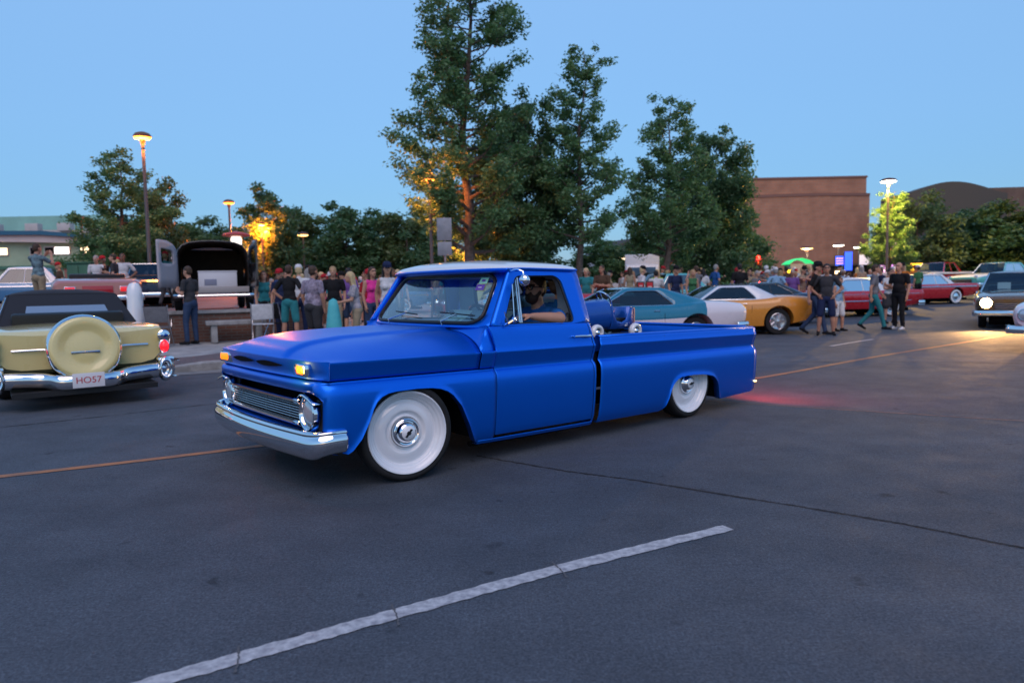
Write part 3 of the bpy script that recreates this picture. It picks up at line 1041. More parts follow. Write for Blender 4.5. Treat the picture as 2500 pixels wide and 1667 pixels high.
def asphalt():
    m = bpy.data.materials.new("asphalt")
    m.use_nodes = True
    nt = m.node_tree
    b = nt.nodes["Principled BSDF"]
    tc = nt.nodes.new("ShaderNodeTexCoord")

    def noise(sc, det=6, rough=0.6, stretch=None):
        n = nt.nodes.new("ShaderNodeTexNoise")
        n.inputs["Scale"].default_value = sc
        n.inputs["Detail"].default_value = det
        n.inputs["Roughness"].default_value = rough
        if stretch:
            mp = nt.nodes.new("ShaderNodeMapping")
            mp.inputs["Rotation"].default_value = (0, 0, R(-33))
            mp.inputs["Scale"].default_value = stretch
            nt.links.new(tc.outputs["Object"], mp.inputs[0])
            nt.links.new(mp.outputs[0], n.inputs["Vector"])
        else:
            nt.links.new(tc.outputs["Object"], n.inputs["Vector"])
        return n

    def ramp(n, p0, c0, p1, c1):
        r = nt.nodes.new("ShaderNodeValToRGB")
        r.color_ramp.elements[0].position, r.color_ramp.elements[1].position = p0, p1
        r.color_ramp.elements[0].color, r.color_ramp.elements[1].color = (*c0, 1), (*c1, 1)
        nt.links.new(n.outputs["Fac"], r.inputs[0])
        return r

    def mix(kind, fac, a, c):
        x = nt.nodes.new("ShaderNodeMix")
        x.data_type = 'RGBA'
        x.blend_type = kind
        x.inputs[0].default_value = fac
        nt.links.new(a, x.inputs[6])
        nt.links.new(c, x.inputs[7])
        return x.outputs[2]
    big = ramp(noise(0.28, 5, 0.6, (0.35, 1.6, 1)), 0.33, (0.060, 0.074, 0.095), 0.70, (0.090, 0.107, 0.132))      # worn wheel tracks along the street
    mid = ramp(noise(1.7, 8, 0.7), 0.36, (0.80, 0.80, 0.80), 0.62, (1.06, 1.06, 1.06))
    fine = ramp(noise(95, 3, 0.7), 0.30, (0.42, 0.42, 0.44), 0.72, (1.55, 1.54, 1.50))
    spots = ramp(noise(5.5, 2, 0.5), 0.24, (0.5, 0.5, 0.51), 0.31, (1, 1, 1))                                  # oil drips
    c = mix('MULTIPLY', 1.0, big.outputs[0], mid.outputs[0])
    c = mix('MULTIPLY', 1.0, c, fine.outputs[0])
    grit = ramp(noise(40, 5, 0.75), 0.32, (0.62, 0.62, 0.63), 0.70, (1.36, 1.35, 1.33))
    c = mix('MULTIPLY', 0.9, c, grit.outputs[0])
    c = mix('MULTIPLY', 1.0, c, spots.outputs[0])
    nt.links.new(c, b.inputs["Base Color"])
    rr = ramp(noise(2.3, 6, 0.7), 0.3, (0.68, 0.68, 0.68), 0.7, (0.92, 0.92, 0.92))
    nt.links.new(rr.outputs[0], b.inputs["Roughness"])
    b.inputs["Specular IOR Level"].default_value = 0.4
    bp = nt.nodes.new("ShaderNodeBump")
    bp.inputs["Strength"].default_value = 0.55
    bp.inputs["Distance"].default_value = 0.010
    n1 = noise(140, 3, 0.7)
    nt.links.new(n1.outputs["Fac"], bp.inputs["Height"])
    nt.links.new(bp.outputs[0], b.inputs["Normal"])
    return m


ASPHALT = asphalt()
xs = [-900, -500, -250, -120, -60, -30, -15, -6, 0, 6, 15, 30, 60, 120, 250, 500, 900]
ys = [-300, -120, -50, -20, -5, 0, 5, 10, 15, 20, 24, 27, 30, 40, 50, 60, 75, 90, 110, 150, 250, 500, 900, 1500]
g_rows = [[(x, y, gz(x, y)) for x in xs] for y in ys]
ground = MB().grid(g_rows).build("road", ASPHALT, None, angle=60)
tag(ground, kind="structure")

CONCRETE = mat("concrete", (0.36, 0.35, 0.34), rough=0.85, noise=(3.0, 0.28, None), bump=(60, 0.3, 0.004))
KERB_M = mat("kerb_concrete", (0.33, 0.32, 0.31), rough=0.85, noise=(5.0, 0.35, None), bump=(60, 0.3, 0.004))


def brick_mat(name, c1, c2, mortar, scale, bw=0.215, bh=0.075, msize=0.012, rough=0.85, coord="Object", rot=(0, 0, 0)):
    m = bpy.data.materials.new(name)
    m.use_nodes = True
    nt = m.node_tree
    b = nt.nodes["Principled BSDF"]
    tc = nt.nodes.new("ShaderNodeTexCoord")
    mp = nt.nodes.new("ShaderNodeMapping")
    mp.inputs["Rotation"].default_value = rot
    nt.links.new(tc.outputs[coord], mp.inputs[0])
    br = nt.nodes.new("ShaderNodeTexBrick")
    br.inputs["Color1"].default_value = (*c1, 1)
    br.inputs["Color2"].default_value = (*c2, 1)
    br.inputs["Mortar"].default_value = (*mortar, 1)
    br.inputs["Scale"].default_value = scale
    br.inputs["Brick Width"].default_value = bw
    br.inputs["Row Height"].default_value = bh
    br.inputs["Mortar Size"].default_value = msize
    nt.links.new(mp.outputs[0], br.inputs["Vector"])
    n = nt.nodes.new("ShaderNodeTexNoise")
    n.inputs["Scale"].default_value = 0.8
    n.inputs["Detail"].default_value = 6
    nt.links.new(tc.outputs["Object"], n.inputs["Vector"])
    mx = nt.nodes.new("ShaderNodeMix")
    mx.data_type = 'RGBA'
    mx.blend_type = 'MULTIPLY'
    mx.inputs[0].default_value = 0.5
    r = nt.nodes.new("ShaderNodeValToRGB")
    r.color_ramp.elements[0].position, r.color_ramp.elements[1].position = 0.3, 0.7
    r.color_ramp.elements[0].color = (0.55, 0.55, 0.55, 1)
    r.color_ramp.elements[1].color = (1.1, 1.1, 1.1, 1)
    nt.links.new(n.outputs["Fac"], r.inputs[0])
    nt.links.new(br.outputs["Color"], mx.inputs[6])
    nt.links.new(r.outputs[0], mx.inputs[7])
    nt.links.new(mx.outputs[2], b.inputs["Base Color"])
    b.inputs["Roughness"].default_value = rough
    bp = nt.nodes.new("ShaderNodeBump")
    bp.inputs["Strength"].default_value = 0.4
    bp.inputs["Distance"].default_value = 0.01
    bp.invert = True
    nt.links.new(br.outputs["Fac"], bp.inputs["Height"])
    nt.links.new(bp.outputs[0], b.inputs["Normal"])
    return m


PAVERS = brick_mat("brick_pavers", (0.20, 0.135, 0.13), (0.15, 0.105, 0.105), (0.10, 0.09, 0.09), 1.0, 0.20, 0.10, 0.006, rot=(0, 0, R(-25)))

KERB = [(-60, -8), (-30, 2.2), (-18, 6.8), (-11, 9.55), (-5.4, 11.83), (-0.4, 14.9), (3.4, 17.9), (7.6, 21.9), (14, 29.0), (24, 42), (40, 66), (70, 112), (120, 190)]


def offset_line(P, d):
    out = []
    for i, p in enumerate(P):
        a, b = P[max(i - 1, 0)], P[min(i + 1, len(P) - 1)]
        tx, ty = b[0] - a[0], b[1] - a[1]
        L = math.hypot(tx, ty)
        out.append((p[0] - ty / L * d, p[1] + tx / L * d))
    return out


KF = refine(KERB, 1.5)
for _ in range(6):
    KF = [KF[0]] + [tuple((a + 2 * b + c) / 4 for a, b, c in zip(KF[i - 1], KF[i], KF[i + 1])) for i in range(1, len(KF) - 1)] + [KF[-1]]


def pav(x, y=10.0):
    """the pavement drops to the road at the driveway"""
    return 1.0 - 0.88 * smooth01((-5.75 - x) / 0.7) * smooth01((15.4 - y) / 1.5)


def strip(lines, zs):
    """sheet between offset lines, each at its own height above the ground"""
    rows = []
    for ln, z in zip(lines, zs):
        rows.append([(x, y, gz(x, y) + z * (pav(x, y) if z > 0.1 else 1) + (0.004 if z > 0.1 else 0)) for x, y in ln])
    return rows


K0, K1, K2 = KF, offset_line(KF, 0.03), offset_line(KF, 0.18)
kb = MB().grid(strip([K0, K0, K1, K2, K2], [-0.02, 0.125, 0.15, 0.152, 0.02])).build("kerb", KERB_M, None, angle=30)
tag(kb, kind="structure")
K3 = offset_line(KF, 2.6)
pv = MB().grid(strip([K2, K3], [0.149, 0.149])).build("paved_strip", PAVERS, None)
tag(pv, kind="structure")
K4 = [(x - 60, y + 90) for x, y in KF]
K35 = [(x - 4, y + 7) for x, y in KF]
K32 = [(x - 2.6, y + 4.4) for x, y in KF]
sw = MB().grid(strip([K3, K32, K35, K4], [0.153, 0.153, 0.153, 0.153])).build("pavement", CONCRETE, None)
tag(sw, kind="structure")
# gutter pan along the kerb
gp = MB().grid(strip([offset_line(KF, -0.45), offset_line(KF, -0.004)], [0.006, 0.008])).build("gutter", mat("gutter_concrete", (0.24, 0.235, 0.23), rough=0.85, noise=(4.0, 0.35, None)), None)
tag(gp, kind="structure")

# road paint
WHITE_PAINT = mat("white_road_paint", (0.56, 0.56, 0.56), rough=0.7, noise=(26.0, 0.45, (0.26, 0.26, 0.28)), bump=(140, 0.5, 0.004))
YELLOW_PAINT = mat("orange_road_paint", (0.46, 0.18, 0.06), rough=0.7, noise=(5.0, 0.5, (0.22, 0.12, 0.08)), bump=(140, 0.5, 0.004))


def painted(name, pts, w, m, z=0.004, rag=0.004, n=140):
    P = spline([(x, y, 0) for x, y in pts], n)
    rows = [[], []]
    rnd = random.Random(5)
    for i, p in enumerate(P):
        a, b = P[max(i - 1, 0)], P[min(i + 1, n)]
        t = (b - a).normalized()
        nr = Vector((-t.y, t.x, 0))
        for k, sg in ((0, -1), (1, 1)):
            q_ = p + nr * sg * (w / 2 + rnd.uniform(-rag, rag))
            rows[k].append((q_.x, q_.y, gz(q_.x, q_.y) + z))
    o = MB().grid(rows).build(name, m, None, smooth=False)
    return tag(o, kind="structure")


painted("lane_line", [(-1.9, 1.92), (-1.318, 2.275), (-0.60, 2.73), (0.22, 3.23), (1.155, 3.735)], 0.088, WHITE_PAINT, rag=0.006, n=110)
for cx_, cy_ in ((-1.02, 2.465), (-0.50, 2.79), (0.20, 3.215)):
    painted("road_crack", [(cx_ + 0.03, cy_ - 0.10), (cx_ + 0.012, cy_ - 0.03), (cx_ - 0.004, cy_ + 0.02), (cx_ - 0.03, cy_ + 0.09)], 0.007, mat("crack_dirt", (0.10, 0.10, 0.105), rough=0.9), 0.006, 0.003, 20)
painted("centre_line", [(-9.0, 2.6), (-3.857, 5.127), (-2.277, 5.971), (0.6, 7.72), (3.50, 9.785), (6.28, 12.119), (11.235, 16.053), (16, 20.4), (22, 27), (34, 44)], 0.095, YELLOW_PAINT)
painted("bay_line", [(6.5, 14.3), (7.3, 15.05), (8.1, 15.75)], 0.08, WHITE_PAINT, n=20)
SEAL = mat("crack_sealant", (0.040, 0.042, 0.046), rough=0.95, spec=0.15, noise=(6, 0.4, None))
painted("road_crack", [(-0.3, 5.5), (0.374, 4.98), (0.80, 4.72), (1.275, 4.368), (1.75, 4.02), (2.166, 3.69), (2.511, 3.348), (3.3, 2.7)], 0.018, SEAL, 0.0035, 0.008, 200)
painted("road_crack", [(2.2, 7.9), (3.0, 7.4), (3.855, 6.912), (4.722, 6.42), (6.4, 5.6)], 0.022, mat("seam_paint", (0.30, 0.17, 0.14), rough=0.8, noise=(6, 0.5, None)), 0.0035, 0.006, 80)
painted("road_crack", [(-8, 6.0), (-5.5, 7.0), (-3.6, 8.4), (-2.0, 9.6)], 0.016, SEAL, 0.0035, 0.008, 90)
painted("road_crack", [(4.6, 11.6), (5.9, 11.4), (7.2, 11.0), (9.0, 10.2)], 0.02, SEAL, 0.0035, 0.008, 90)

# raised terrace behind a brick wall
TER_Z = 0.87
BROWN_BRICK = brick_mat("brown_brick", (0.20, 0.085, 0.055), (0.15, 0.068, 0.048), (0.17, 0.14, 0.12), 1.0, 0.22, 0.075, 0.010, rot=(R(90), 0, 0))
TP = [(-40, -1.5), (-16, 12.1), (-8.1, 16.6), (-6.7, 17.4), (-5.6, 18.03), (-7.2, 30), (-7.5, 60), (-7.5, 130), (-160, 130), (-160, -1.5)]
mb = MB()
TB = [(y, x) for x, y in TP[:8]]
rows = []
for y in [-1.5, 5, 12.1, 14, 16.6, 17.4, 18.03, 20, 24, 27, 30, 40, 50, 60, 75, 90, 110, 130]:
    xr = interp(TB, y)
    rows.append([(x, y, gz(x, y) + TER_Z) for x in (-160, -80, lerp(-80, xr, 0.5), xr)])
mb.grid(rows)
ter = mb.build("terrace_ground", mat("terrace_asphalt", (0.17, 0.15, 0.155), rough=0.8, noise=(1.2, 0.35, None), bump=(90, 0.3, 0.004)), None, smooth=False)
tag(ter, kind="structure")
wall = thing("terrace_wall", "low brown brick retaining wall with pale concrete coping along the pavement", "wall", (-8.1, 16.6, 0))
WP = TP[0:6]
rows = [[(x + 8.1, y - 16.6, gz(x, y) - 0.02) for x, y in WP], [(x + 8.1, y - 16.6, gz(x, y) + TER_Z + 0.004) for x, y in WP]]
MB().grid(rows).build("brick_face", BROWN_BRICK, wall, smooth=False, solid=0.02)
W1, W0 = offset_line(WP, -0.05), offset_line(WP, 0.30)
rows = []
for ln, z in ((W1, TER_Z - 0.02), (W1, TER_Z + 0.055), (W0, TER_Z + 0.055), (W0, TER_Z + 0.0)):
    rows.append([(x + 8.1, y - 16.6, gz(x, y) + z) for x, y in ln])
MB().grid(rows).build("coping", KERB_M, wall, smooth=False)

# ------------------------------------------------------------------ trees
def leaf_mat(name, c1, c2, trans):
    m = bpy.data.materials.new(name)
    m.use_nodes = True
    nt = m.node_tree
    b = nt.nodes["Principled BSDF"]
    out = nt.nodes["Material Output"]
    tc = nt.nodes.new("ShaderNodeTexCoord")
    n = nt.nodes.new("ShaderNodeTexNoise")
    n.inputs["Scale"].default_value = 2.2
    n.inputs["Detail"].default_value = 8
    n.inputs["Roughness"].default_value = 0.8
    nt.links.new(tc.outputs["Object"], n.inputs["Vector"])
    r = nt.nodes.new("ShaderNodeValToRGB")
    r.color_ramp.elements[0].position, r.color_ramp.elements[1].position = 0.32, 0.68
    r.color_ramp.elements[0].color, r.color_ramp.elements[1].color = (*c1, 1), (*c2, 1)
    nt.links.new(n.outputs["Fac"], r.inputs[0])
    nt.links.new(r.outputs[0], b.inputs["Base Color"])
    b.inputs["Roughness"].default_value = 0.5
    tr = nt.nodes.new("ShaderNodeBsdfTranslucent")
    tr.inputs[0].default_value = (*trans, 1)
    mx = nt.nodes.new("ShaderNodeMixShader")
    mx.inputs[0].default_value = 0.3
    nt.links.new(b.outputs[0], mx.inputs[1])
    nt.links.new(tr.outputs[0], mx.inputs[2])
    nt.links.new(mx.outputs[0], out.inputs[0])
    return m


LEAF = leaf_mat("ash_leaves", (0.060, 0.140, 0.062), (0.135, 0.265, 0.105), (0.13, 0.28, 0.08))
LEAF_DARK = leaf_mat("dark_leaves", (0.040, 0.100, 0.048), (0.090, 0.19, 0.080), (0.09, 0.21, 0.07))
LEAF_OLIVE = leaf_mat("olive_leaves", (0.058, 0.105, 0.042), (0.125, 0.19, 0.072), (0.13, 0.21, 0.05))
BARK = mat("bark", (0.13, 0.10, 0.085), rough=0.9, noise=(8, 0.5, None), bump=(25, 0.8, 0.02))


def leaf_cloud(cent, rad, count, size, rs):
    """quads scattered in ellipsoidal clumps; cent (k,3), rad (k,3), count (k)"""
    C = np.repeat(cent, count, axis=0)
    Rr = np.repeat(rad, count, axis=0)
    n = len(C)
    d = rs.normal(size=(n, 3))
    d /= np.linalg.norm(d, axis=1)[:, None]
    rr = rs.uniform(0.0, 1.0, n) ** 0.6 * rs.uniform(0.7, 1.45, n)
    P = C + d * rr[:, None] * Rr
    a = rs.normal(size=(n, 3))
    a[:, 2] *= 0.6
    a /= np.linalg.norm(a, axis=1)[:, None]
    b = np.cross(a, rs.normal(size=(n, 3)))
    b /= np.linalg.norm(b, axis=1)[:, None] + 1e-9
    s = size * rs.uniform(0.6, 1.35, n)[:, None]
    # a leaf spray: pointed quad
    V = np.empty((n, 4, 3))
    V[:, 0] = P - a * s * 0.75
    V[:, 1] = P + b * s * 0.36
    V[:, 2] = P + a * s * 0.75
    V[:, 3] = P - b * s * 0.36
    return V.reshape(-1, 3)


def quads_mesh(name, V, m):
    me = bpy.data.meshes.new(name)
    n = len(V) // 4
    me.vertices.add(len(V))
    me.vertices.foreach_set("co", V.astype(np.float32).ravel())
    me.loops.add(n * 4)
    me.loops.foreach_set("vertex_index", np.arange(n * 4, dtype=np.int32))
    me.polygons.add(n)
    me.polygons.foreach_set("loop_start", np.arange(0, n * 4, 4, dtype=np.int32))
    me.update()
    me.validate()
    me.materials.append(m)
    return me


def make_tree(seed, H, trunk_r, bare, profile, m, leaves, leaf, clump=0.55, lean=0.0, per=5, upright=0.55):
    """profile: (height fraction, crown radius) pairs; returns (trunk mesh builder, leaf vertices)"""
    rs = np.random.RandomState(seed)
    rnd = random.Random(seed)
    tb = MB()
    top = []
    x = y = 0.0
    for i in range(11):
        f = i / 10
        top.append(Vector((x, y, H * 0.97 * f)))
        x += rnd.uniform(-1, 1) * 0.012 * H * (0.6 + f) + lean * H / 10
        y += rnd.uniform(-1, 1) * 0.012 * H * (0.6 + f)
    tb.tube(top, [max(0.012, trunk_r * (1.25 if i == 0 else 1) * (1 - i / 10) ** 0.85) for i in range(11)], 9)
    cents, rads = [], []
    nb = int(per * (1 - bare) * H)
    for i in range(nb):
        f = bare + (1 - bare) * ((i + rnd.random() * 0.7) / nb)
        f = min(0.985, f)
        k = f * 10
        base = top[int(k)].lerp(top[min(10, int(k) + 1)], k - int(k))
        rad = interp(profile, f)
        L = rad * rnd.uniform(0.55, 1.08)
        an = i * 2.4 + rnd.uniform(-0.5, 0.5)
        rise = L * upright * rnd.uniform(0.5, 1.3)
        end = base + Vector((math.cos(an) * L, math.sin(an) * L, rise))
        mid = base.lerp(end, 0.5) + Vector((0, 0, -0.10 * L))
        r0 = max(0.012, trunk_r * 0.42 * (1 - f) ** 0.7)
        tb.tube([base, mid, end], [r0, r0 * 0.6, 0.008], 5)
        m_ = max(2, int(L / (clump * 0.62)))
        for j in range(m_):
            t = 0.35 + 0.65 * (j + 0.8) / m_
            p = base.lerp(mid, t * 2) if t < 0.5 else mid.lerp(end, t * 2 - 1)
            p = p + Vector((rnd.uniform(-1, 1), rnd.uniform(-1, 1), rnd.uniform(-0.6, 0.8))) * clump * 0.65
            cents.append(p[:])
            s_ = clump * rnd.uniform(0.55, 1.15) * (0.75 + 0.35 * (1 - f))
            rads.append((s_, s_, s_ * 0.72))
            if rnd.random() < 0.4:
                q_ = p + Vector((rnd.uniform(-1, 1), rnd.uniform(-1, 1), rnd.uniform(-0.5, 1))) * clump * 1.1
                tb.tube([p, q_], [0.01, 0.005], 4, False)
    cents, rads = np.array(cents), np.array(rads)
    w = rads[:, 0] ** 2
    cnt = np.maximum(8, (leaves * w / w.sum()).astype(int))
    V = leaf_cloud(cents, rads, cnt, leaf, rs)
    return tb, V


TREE_CACHE = {}


def plant_tree(key, loc, label, rz=0.0, sc=(1, 1, 1), group=None, name="tree", cat="tree"):
    """key -> cached meshes; every tree is its own thing with trunk and crown"""
    tm, cm = TREE_CACHE[key]
    root = thing(name, label, cat, loc, rz, group)
    root.scale = sc
    for nm, me in (("trunk", tm), ("crown", cm)):
        o = bpy.data.objects.new(nm, me)
        COL.objects.link(o)
        o.parent = root
    return root


def cache_tree(key, *a, m=LEAF, **k):
    tb, V = make_tree(*a, m, **k)
    o = tb.build("trunk_mesh", BARK, None, angle=60)
    me = o.data
    bpy.data.objects.remove(o)
    TREE_CACHE[key] = (me, quads_mesh("crown", V, m))


POPLAR = [(0.0, 1.9), (0.22, 2.9), (0.36, 3.1), (0.5, 2.4), (0.62, 1.9), (0.72, 2.3), (0.80, 1.7), (0.9, 1.3), (1.0, 0.7)]
cache_tree("tall", 3, 14.6, 0.24, 0.17, POPLAR, leaves=50000, leaf=0.105, clump=0.50, per=7.0)
cache_tree("slim", 8, 11.2, 0.17, 0.24, [(0, 1.6), (0.28, 2.3), (0.45, 2.1), (0.6, 1.5), (0.75, 1.2), (0.9, 0.95), (1, 0.6)], leaves=21000, leaf=0.105, clump=0.44, lean=0.006, per=6.0)
cache_tree("mid", 15, 9.6, 0.18, 0.22, [(0, 1.6), (0.25, 2.5), (0.5, 2.2), (0.7, 1.5), (0.85, 1.2), (1, 0.6)], leaves=26000, leaf=0.11, clump=0.48, per=6.4)
cache_tree("dense", 21, 7.8, 0.16, 0.10, [(0, 2.2), (0.2, 3.0), (0.5, 2.7), (0.75, 1.9), (1, 0.8)], m=LEAF_DARK, leaves=46000, leaf=0.125, clump=0.62, per=8, upright=0.4)
cache_tree("broad", 33, 8.2, 0.17, 0.14, [(0, 2.4), (0.2, 3.3), (0.45, 2.6), (0.7, 1.6), (0.85, 1.3), (1, 0.8)], leaves=27000, leaf=0.115, clump=0.50, per=6.5, upright=0.3)
cache_tree("far_a", 41, 7.0, 0.15, 0.12, [(0, 2.0), (0.3, 2.6), (0.6, 2.0), (0.8, 1.3), (1, 0.6)], m=LEAF_DARK, leaves=15000, leaf=0.20, clump=0.75, per=4.5)
cache_tree("far_b", 47, 7.0, 0.15, 0.12, [(0, 2.4), (0.3, 2.9), (0.6, 2.5), (0.8, 1.9), (1, 0.9)], m=LEAF_OLIVE, leaves=15000, leaf=0.20, clump=0.85, per=4.0)


def on(px, Y, dz=0.15):
    x = at(px, Y)
    return (x, Y, gz(x, Y) + dz)


def on_t(px, Y):
    return on(px, Y, TER_Z)


# the row by the kerb
plant_tree("tall", on(1088, 28.0), "tallest slender leafy street tree rising behind the pickup cab", 0.4)
plant_tree("dense", on(1205, 31.0), "dense dark green tree close beside the tallest street tree", 1.0, (0.95, 0.95, 1.17))
plant_tree("slim", on(1335, 29.5), "slim pale-trunked street tree with an airy narrow crown", 2.2, (1.0, 1.0, 0.965))
plant_tree("mid", on(1525, 32.5), "open-crowned street tree with a straight bare lower trunk behind the teal fastback", 0.9, (0.95, 0.95, 0.98))
plant_tree("dense", on(1640, 37.0), "bushy dark tree standing just before the brick hall", 2.6, (0.92, 0.92, 1.12))
# terrace
plant_tree("broad", on_t(285, 30.0), "broad ragged tree on the terrace beside the tall orange street lamp", 0.0, (0.86, 0.86, 0.78))
plant_tree("far_b", on_t(372, 33.0), "small dark tree beneath the tall orange street lamp", 1.1, (0.55, 0.55, 0.72))
for i, (px, Y, k, sc, hz, lab) in enumerate([
        (622, 44, "far_a", 0.85, 0.90, "pointed tree glowing orange from a lamp beside it"),
        (455, 55, "far_b", 1.15, 0.75, "rounded olive tree behind the black panel van"),
        (560, 62, "far_b", 1.15, 0.70, "low olive tree between the two orange street lamps"),
        (705, 52, "far_b", 1.05, 0.86, "olive tree behind the crowd beside the orange-lit tree"),
        (800, 50, "far_a", 1.1, 0.93, "dark conical tree behind the couple at the kerb"),
        (872, 56, "far_a", 1.3, 0.92, "wide dark tree behind the woman in pink"),
        (942, 50, "far_b", 1.1, 0.84, "olive tree half hidden by the sign posts"),
        (1015, 48, "far_a", 1.0, 0.75, "low dark tree behind the two sign panels"),
        (1385, 60, "far_a", 1.2, 0.62, "low dark tree behind the slim pale-trunked tree"),
        (1450, 66, "far_b", 1.3, 0.55, "low olive tree in front of the gabled house"),
        (1570, 58, "far_a", 1.2, 0.86, "dark tree behind the white box truck"),
        (1715, 56, "far_a", 0.8, 0.72, "small dark tree at the corner of the brick hall"),
        (330, 60, "far_b", 1.3, 0.66, "low olive tree behind the green building"),
        (60, 58, "far_a", 1.0, 0.55, "low dark tree above the roof of the green building")]):
    loc = on_t(px, Y) if px < 700 else on(px, Y)
    plant_tree(k, loc, lab, i * 1.3, (sc, sc, hz))
for i, (px, Y, k, sc, hz, lab) in enumerate([
        (2035, 42, "mid", 0.68, 0.62, "tree lit yellow green by the white street lamp"),
        (2105, 47, "far_b", 0.9, 0.84, "olive tree beside the lamp-lit yellow tree"),
        (2185, 50, "far_a", 1.1, 0.74, "dark tree before the curved brown roof"),
        (2265, 47, "far_a", 1.2, 0.76, "wide dark tree before the low brown hall"),
        (2345, 46, "far_b", 1.2, 0.74, "olive tree before the low brown hall"),
        (2420, 44, "far_a", 1.2, 0.78, "dark tree at the far end of the low brown hall")]):
    plant_tree(k, on(px, Y), lab, i * 0.9, (sc, sc, hz))

# ------------------------------------------------------------------ cars (local x runs rearward from the nose, z up)
def wheel_mesh_set(style):
    key = "wheel_" + style
    if key in MATS:
        return MATS[key]
    tyre = MB().lathe([(0.18, -0.19), (0.27, -0.195), (0.315, -0.18), (0.33, -0.15), (0.332, -0.10), (0.33, -0.045), (0.315, -0.012), (0.27, 0.0), (0.215, -0.008), (0.20, -0.05)], 32, caps=False)
    parts = [("tyre", tyre, RUBBER)]
    if style == "whitewall":
        parts.append(("whitewall", MB().lathe([(0.292, -0.004), (0.28, 0.004), (0.25, 0.007), (0.222, 0.003), (0.215, -0.01)], 32, caps=False), WHEEL_WHITE))
    rim = MB().lathe([(0.214, -0.03), (0.213, 0.0), (0.205, 0.004), (0.196, -0.01), (0.185, -0.045), (0.16, -0.05), (0.0001, -0.05)], 28, caps=False)
    parts.append(("rim", rim, DULL_CHROME if style != "steel" else WHEEL_WHITE))
    if style == "mag":
        sp = MB()
        for i in range(5):
            a = i * 2 * math.pi / 5
            sp.add([Matrix.Rotation(a, 4, 'Z') @ Vector(p) for p in ((0.03, -0.035, -0.012), (0.195, -0.026, -0.02), (0.195, 0.026, -0.02), (0.03, 0.035, -0.012), (0.03, -0.035, -0.045), (0.195, -0.026, -0.045), (0.195, 0.026, -0.045), (0.03, 0.035, -0.045))],
                   [(0, 1, 2, 3), (0, 4, 5, 1), (1, 5, 6, 2), (2, 6, 7, 3), (3, 7, 4, 0)])
        sp.lathe([(0.05, -0.02), (0.045, 0.0), (0.0001, 0.006)], 14, caps=False)
        parts.append(("spokes", sp, DULL_CHROME))
    else:
        parts.append(("hubcap", MB().lathe([(0.15, -0.045), (0.14, -0.02), (0.10, -0.006), (0.05, 0.0), (0.04, 0.008), (0.0001, 0.012)], 24, caps=False), CHROME))
    res = []
    for nm, b, m in parts:
        o = b.build(nm, m, None, angle=45)
        res.append((nm, o.data))
        bpy.data.objects.remove(o)
    MATS[key] = res
    return res


def add_wheel(parent, x, y, side, r, style, name="wheel"):
    res = wheel_mesh_set(style)
    M = Matrix.Translation((x, y, r)) @ Matrix.Rotation(R(90) * (1 if side < 0 else -1), 4, 'X') @ Matrix.Diagonal((r / 0.332, r / 0.332, 1, 1))
    w = bpy.data.objects.new(name, res[0][1])
    COL.objects.link(w)
    w.parent = parent
    w.matrix_local = M
    for nm, me in res[1:]:
        c = bpy.data.objects.new(nm, me)
        COL.objects.link(c)
        c.parent = w
    return w


def cut_arches(o, cutters):
    tmp = []
    for (x, y, z, r, d) in cutters:
        c = MB().lathe([(r, -d), (r, d)], 28, Matrix.Translation((x, y, z)) @ Matrix.Rotation(R(90), 4, 'X')).build("cutter", None, None)
        c.parent = None
        md = o.modifiers.new("cut", 'BOOLEAN')
        md.operation = 'DIFFERENCE'
        md.solver = 'EXACT'
        md.object = c
        tmp.append(c)
    par = o.parent
    o.parent = None
    bpy.context.view_layer.update()
    dg = bpy.context.evaluated_depsgraph_get()
    me = bpy.data.meshes.new_from_object(o.evaluated_get(dg))
    o.modifiers.clear()
    o.data = me
    o.parent = par
    for c in tmp:
        bpy.data.objects.remove(c)
    me.polygons.foreach_set("use_smooth", [True] * len(me.polygons))
    me.set_sharp_from_angle(angle=R(38))


def frame_ring(outline, hole, yfun, thick, inset):
    """side frame between a polygon outline and a window hole, both (x, z); returns rows"""
    hx = sum(p[0] for p in hole) / len(hole)
    hz = sum(p[1] for p in hole) / len(hole)
    H = resample(round_poly(hole, [min(0.06, 0.2 * abs(hole[0][0] - hole[2][0]))] * len(hole)), 64)

    def hit(dx, dz):
        best = 1e9
        for i in range(len(outline)):
            p, q_ = outline[i], outline[(i + 1) % len(outline)]
            ex, ez = q_[0] - p[0], q_[1] - p[1]
            det = dx * (-ez) + dz * ex
            if abs(det) < 1e-12:
                continue
            rx, rz_ = p[0] - hx, p[1] - hz
            t = (rx * (-ez) + rz_ * ex) / det
            w = (dx * rz_ - dz * rx) / det
            if t > 0 and -1e-6 <= w <= 1 + 1e-6:
                best = min(best, t)
        return best
    rows = []
    for k in (0.0, 0.15, 0.6, 1.0):
        r_ = []
        for x, z in H:
            dx, dz = x - hx, z - hz
            t = hit(dx, dz)
            kx, kz = lerp(x, hx + dx * t, k), lerp(z, hz + dz * t, k)
            r_.append((kx, yfun(kz) - (inset if k == 0 else 0), kz))
        rows.append(r_)
    return rows, H


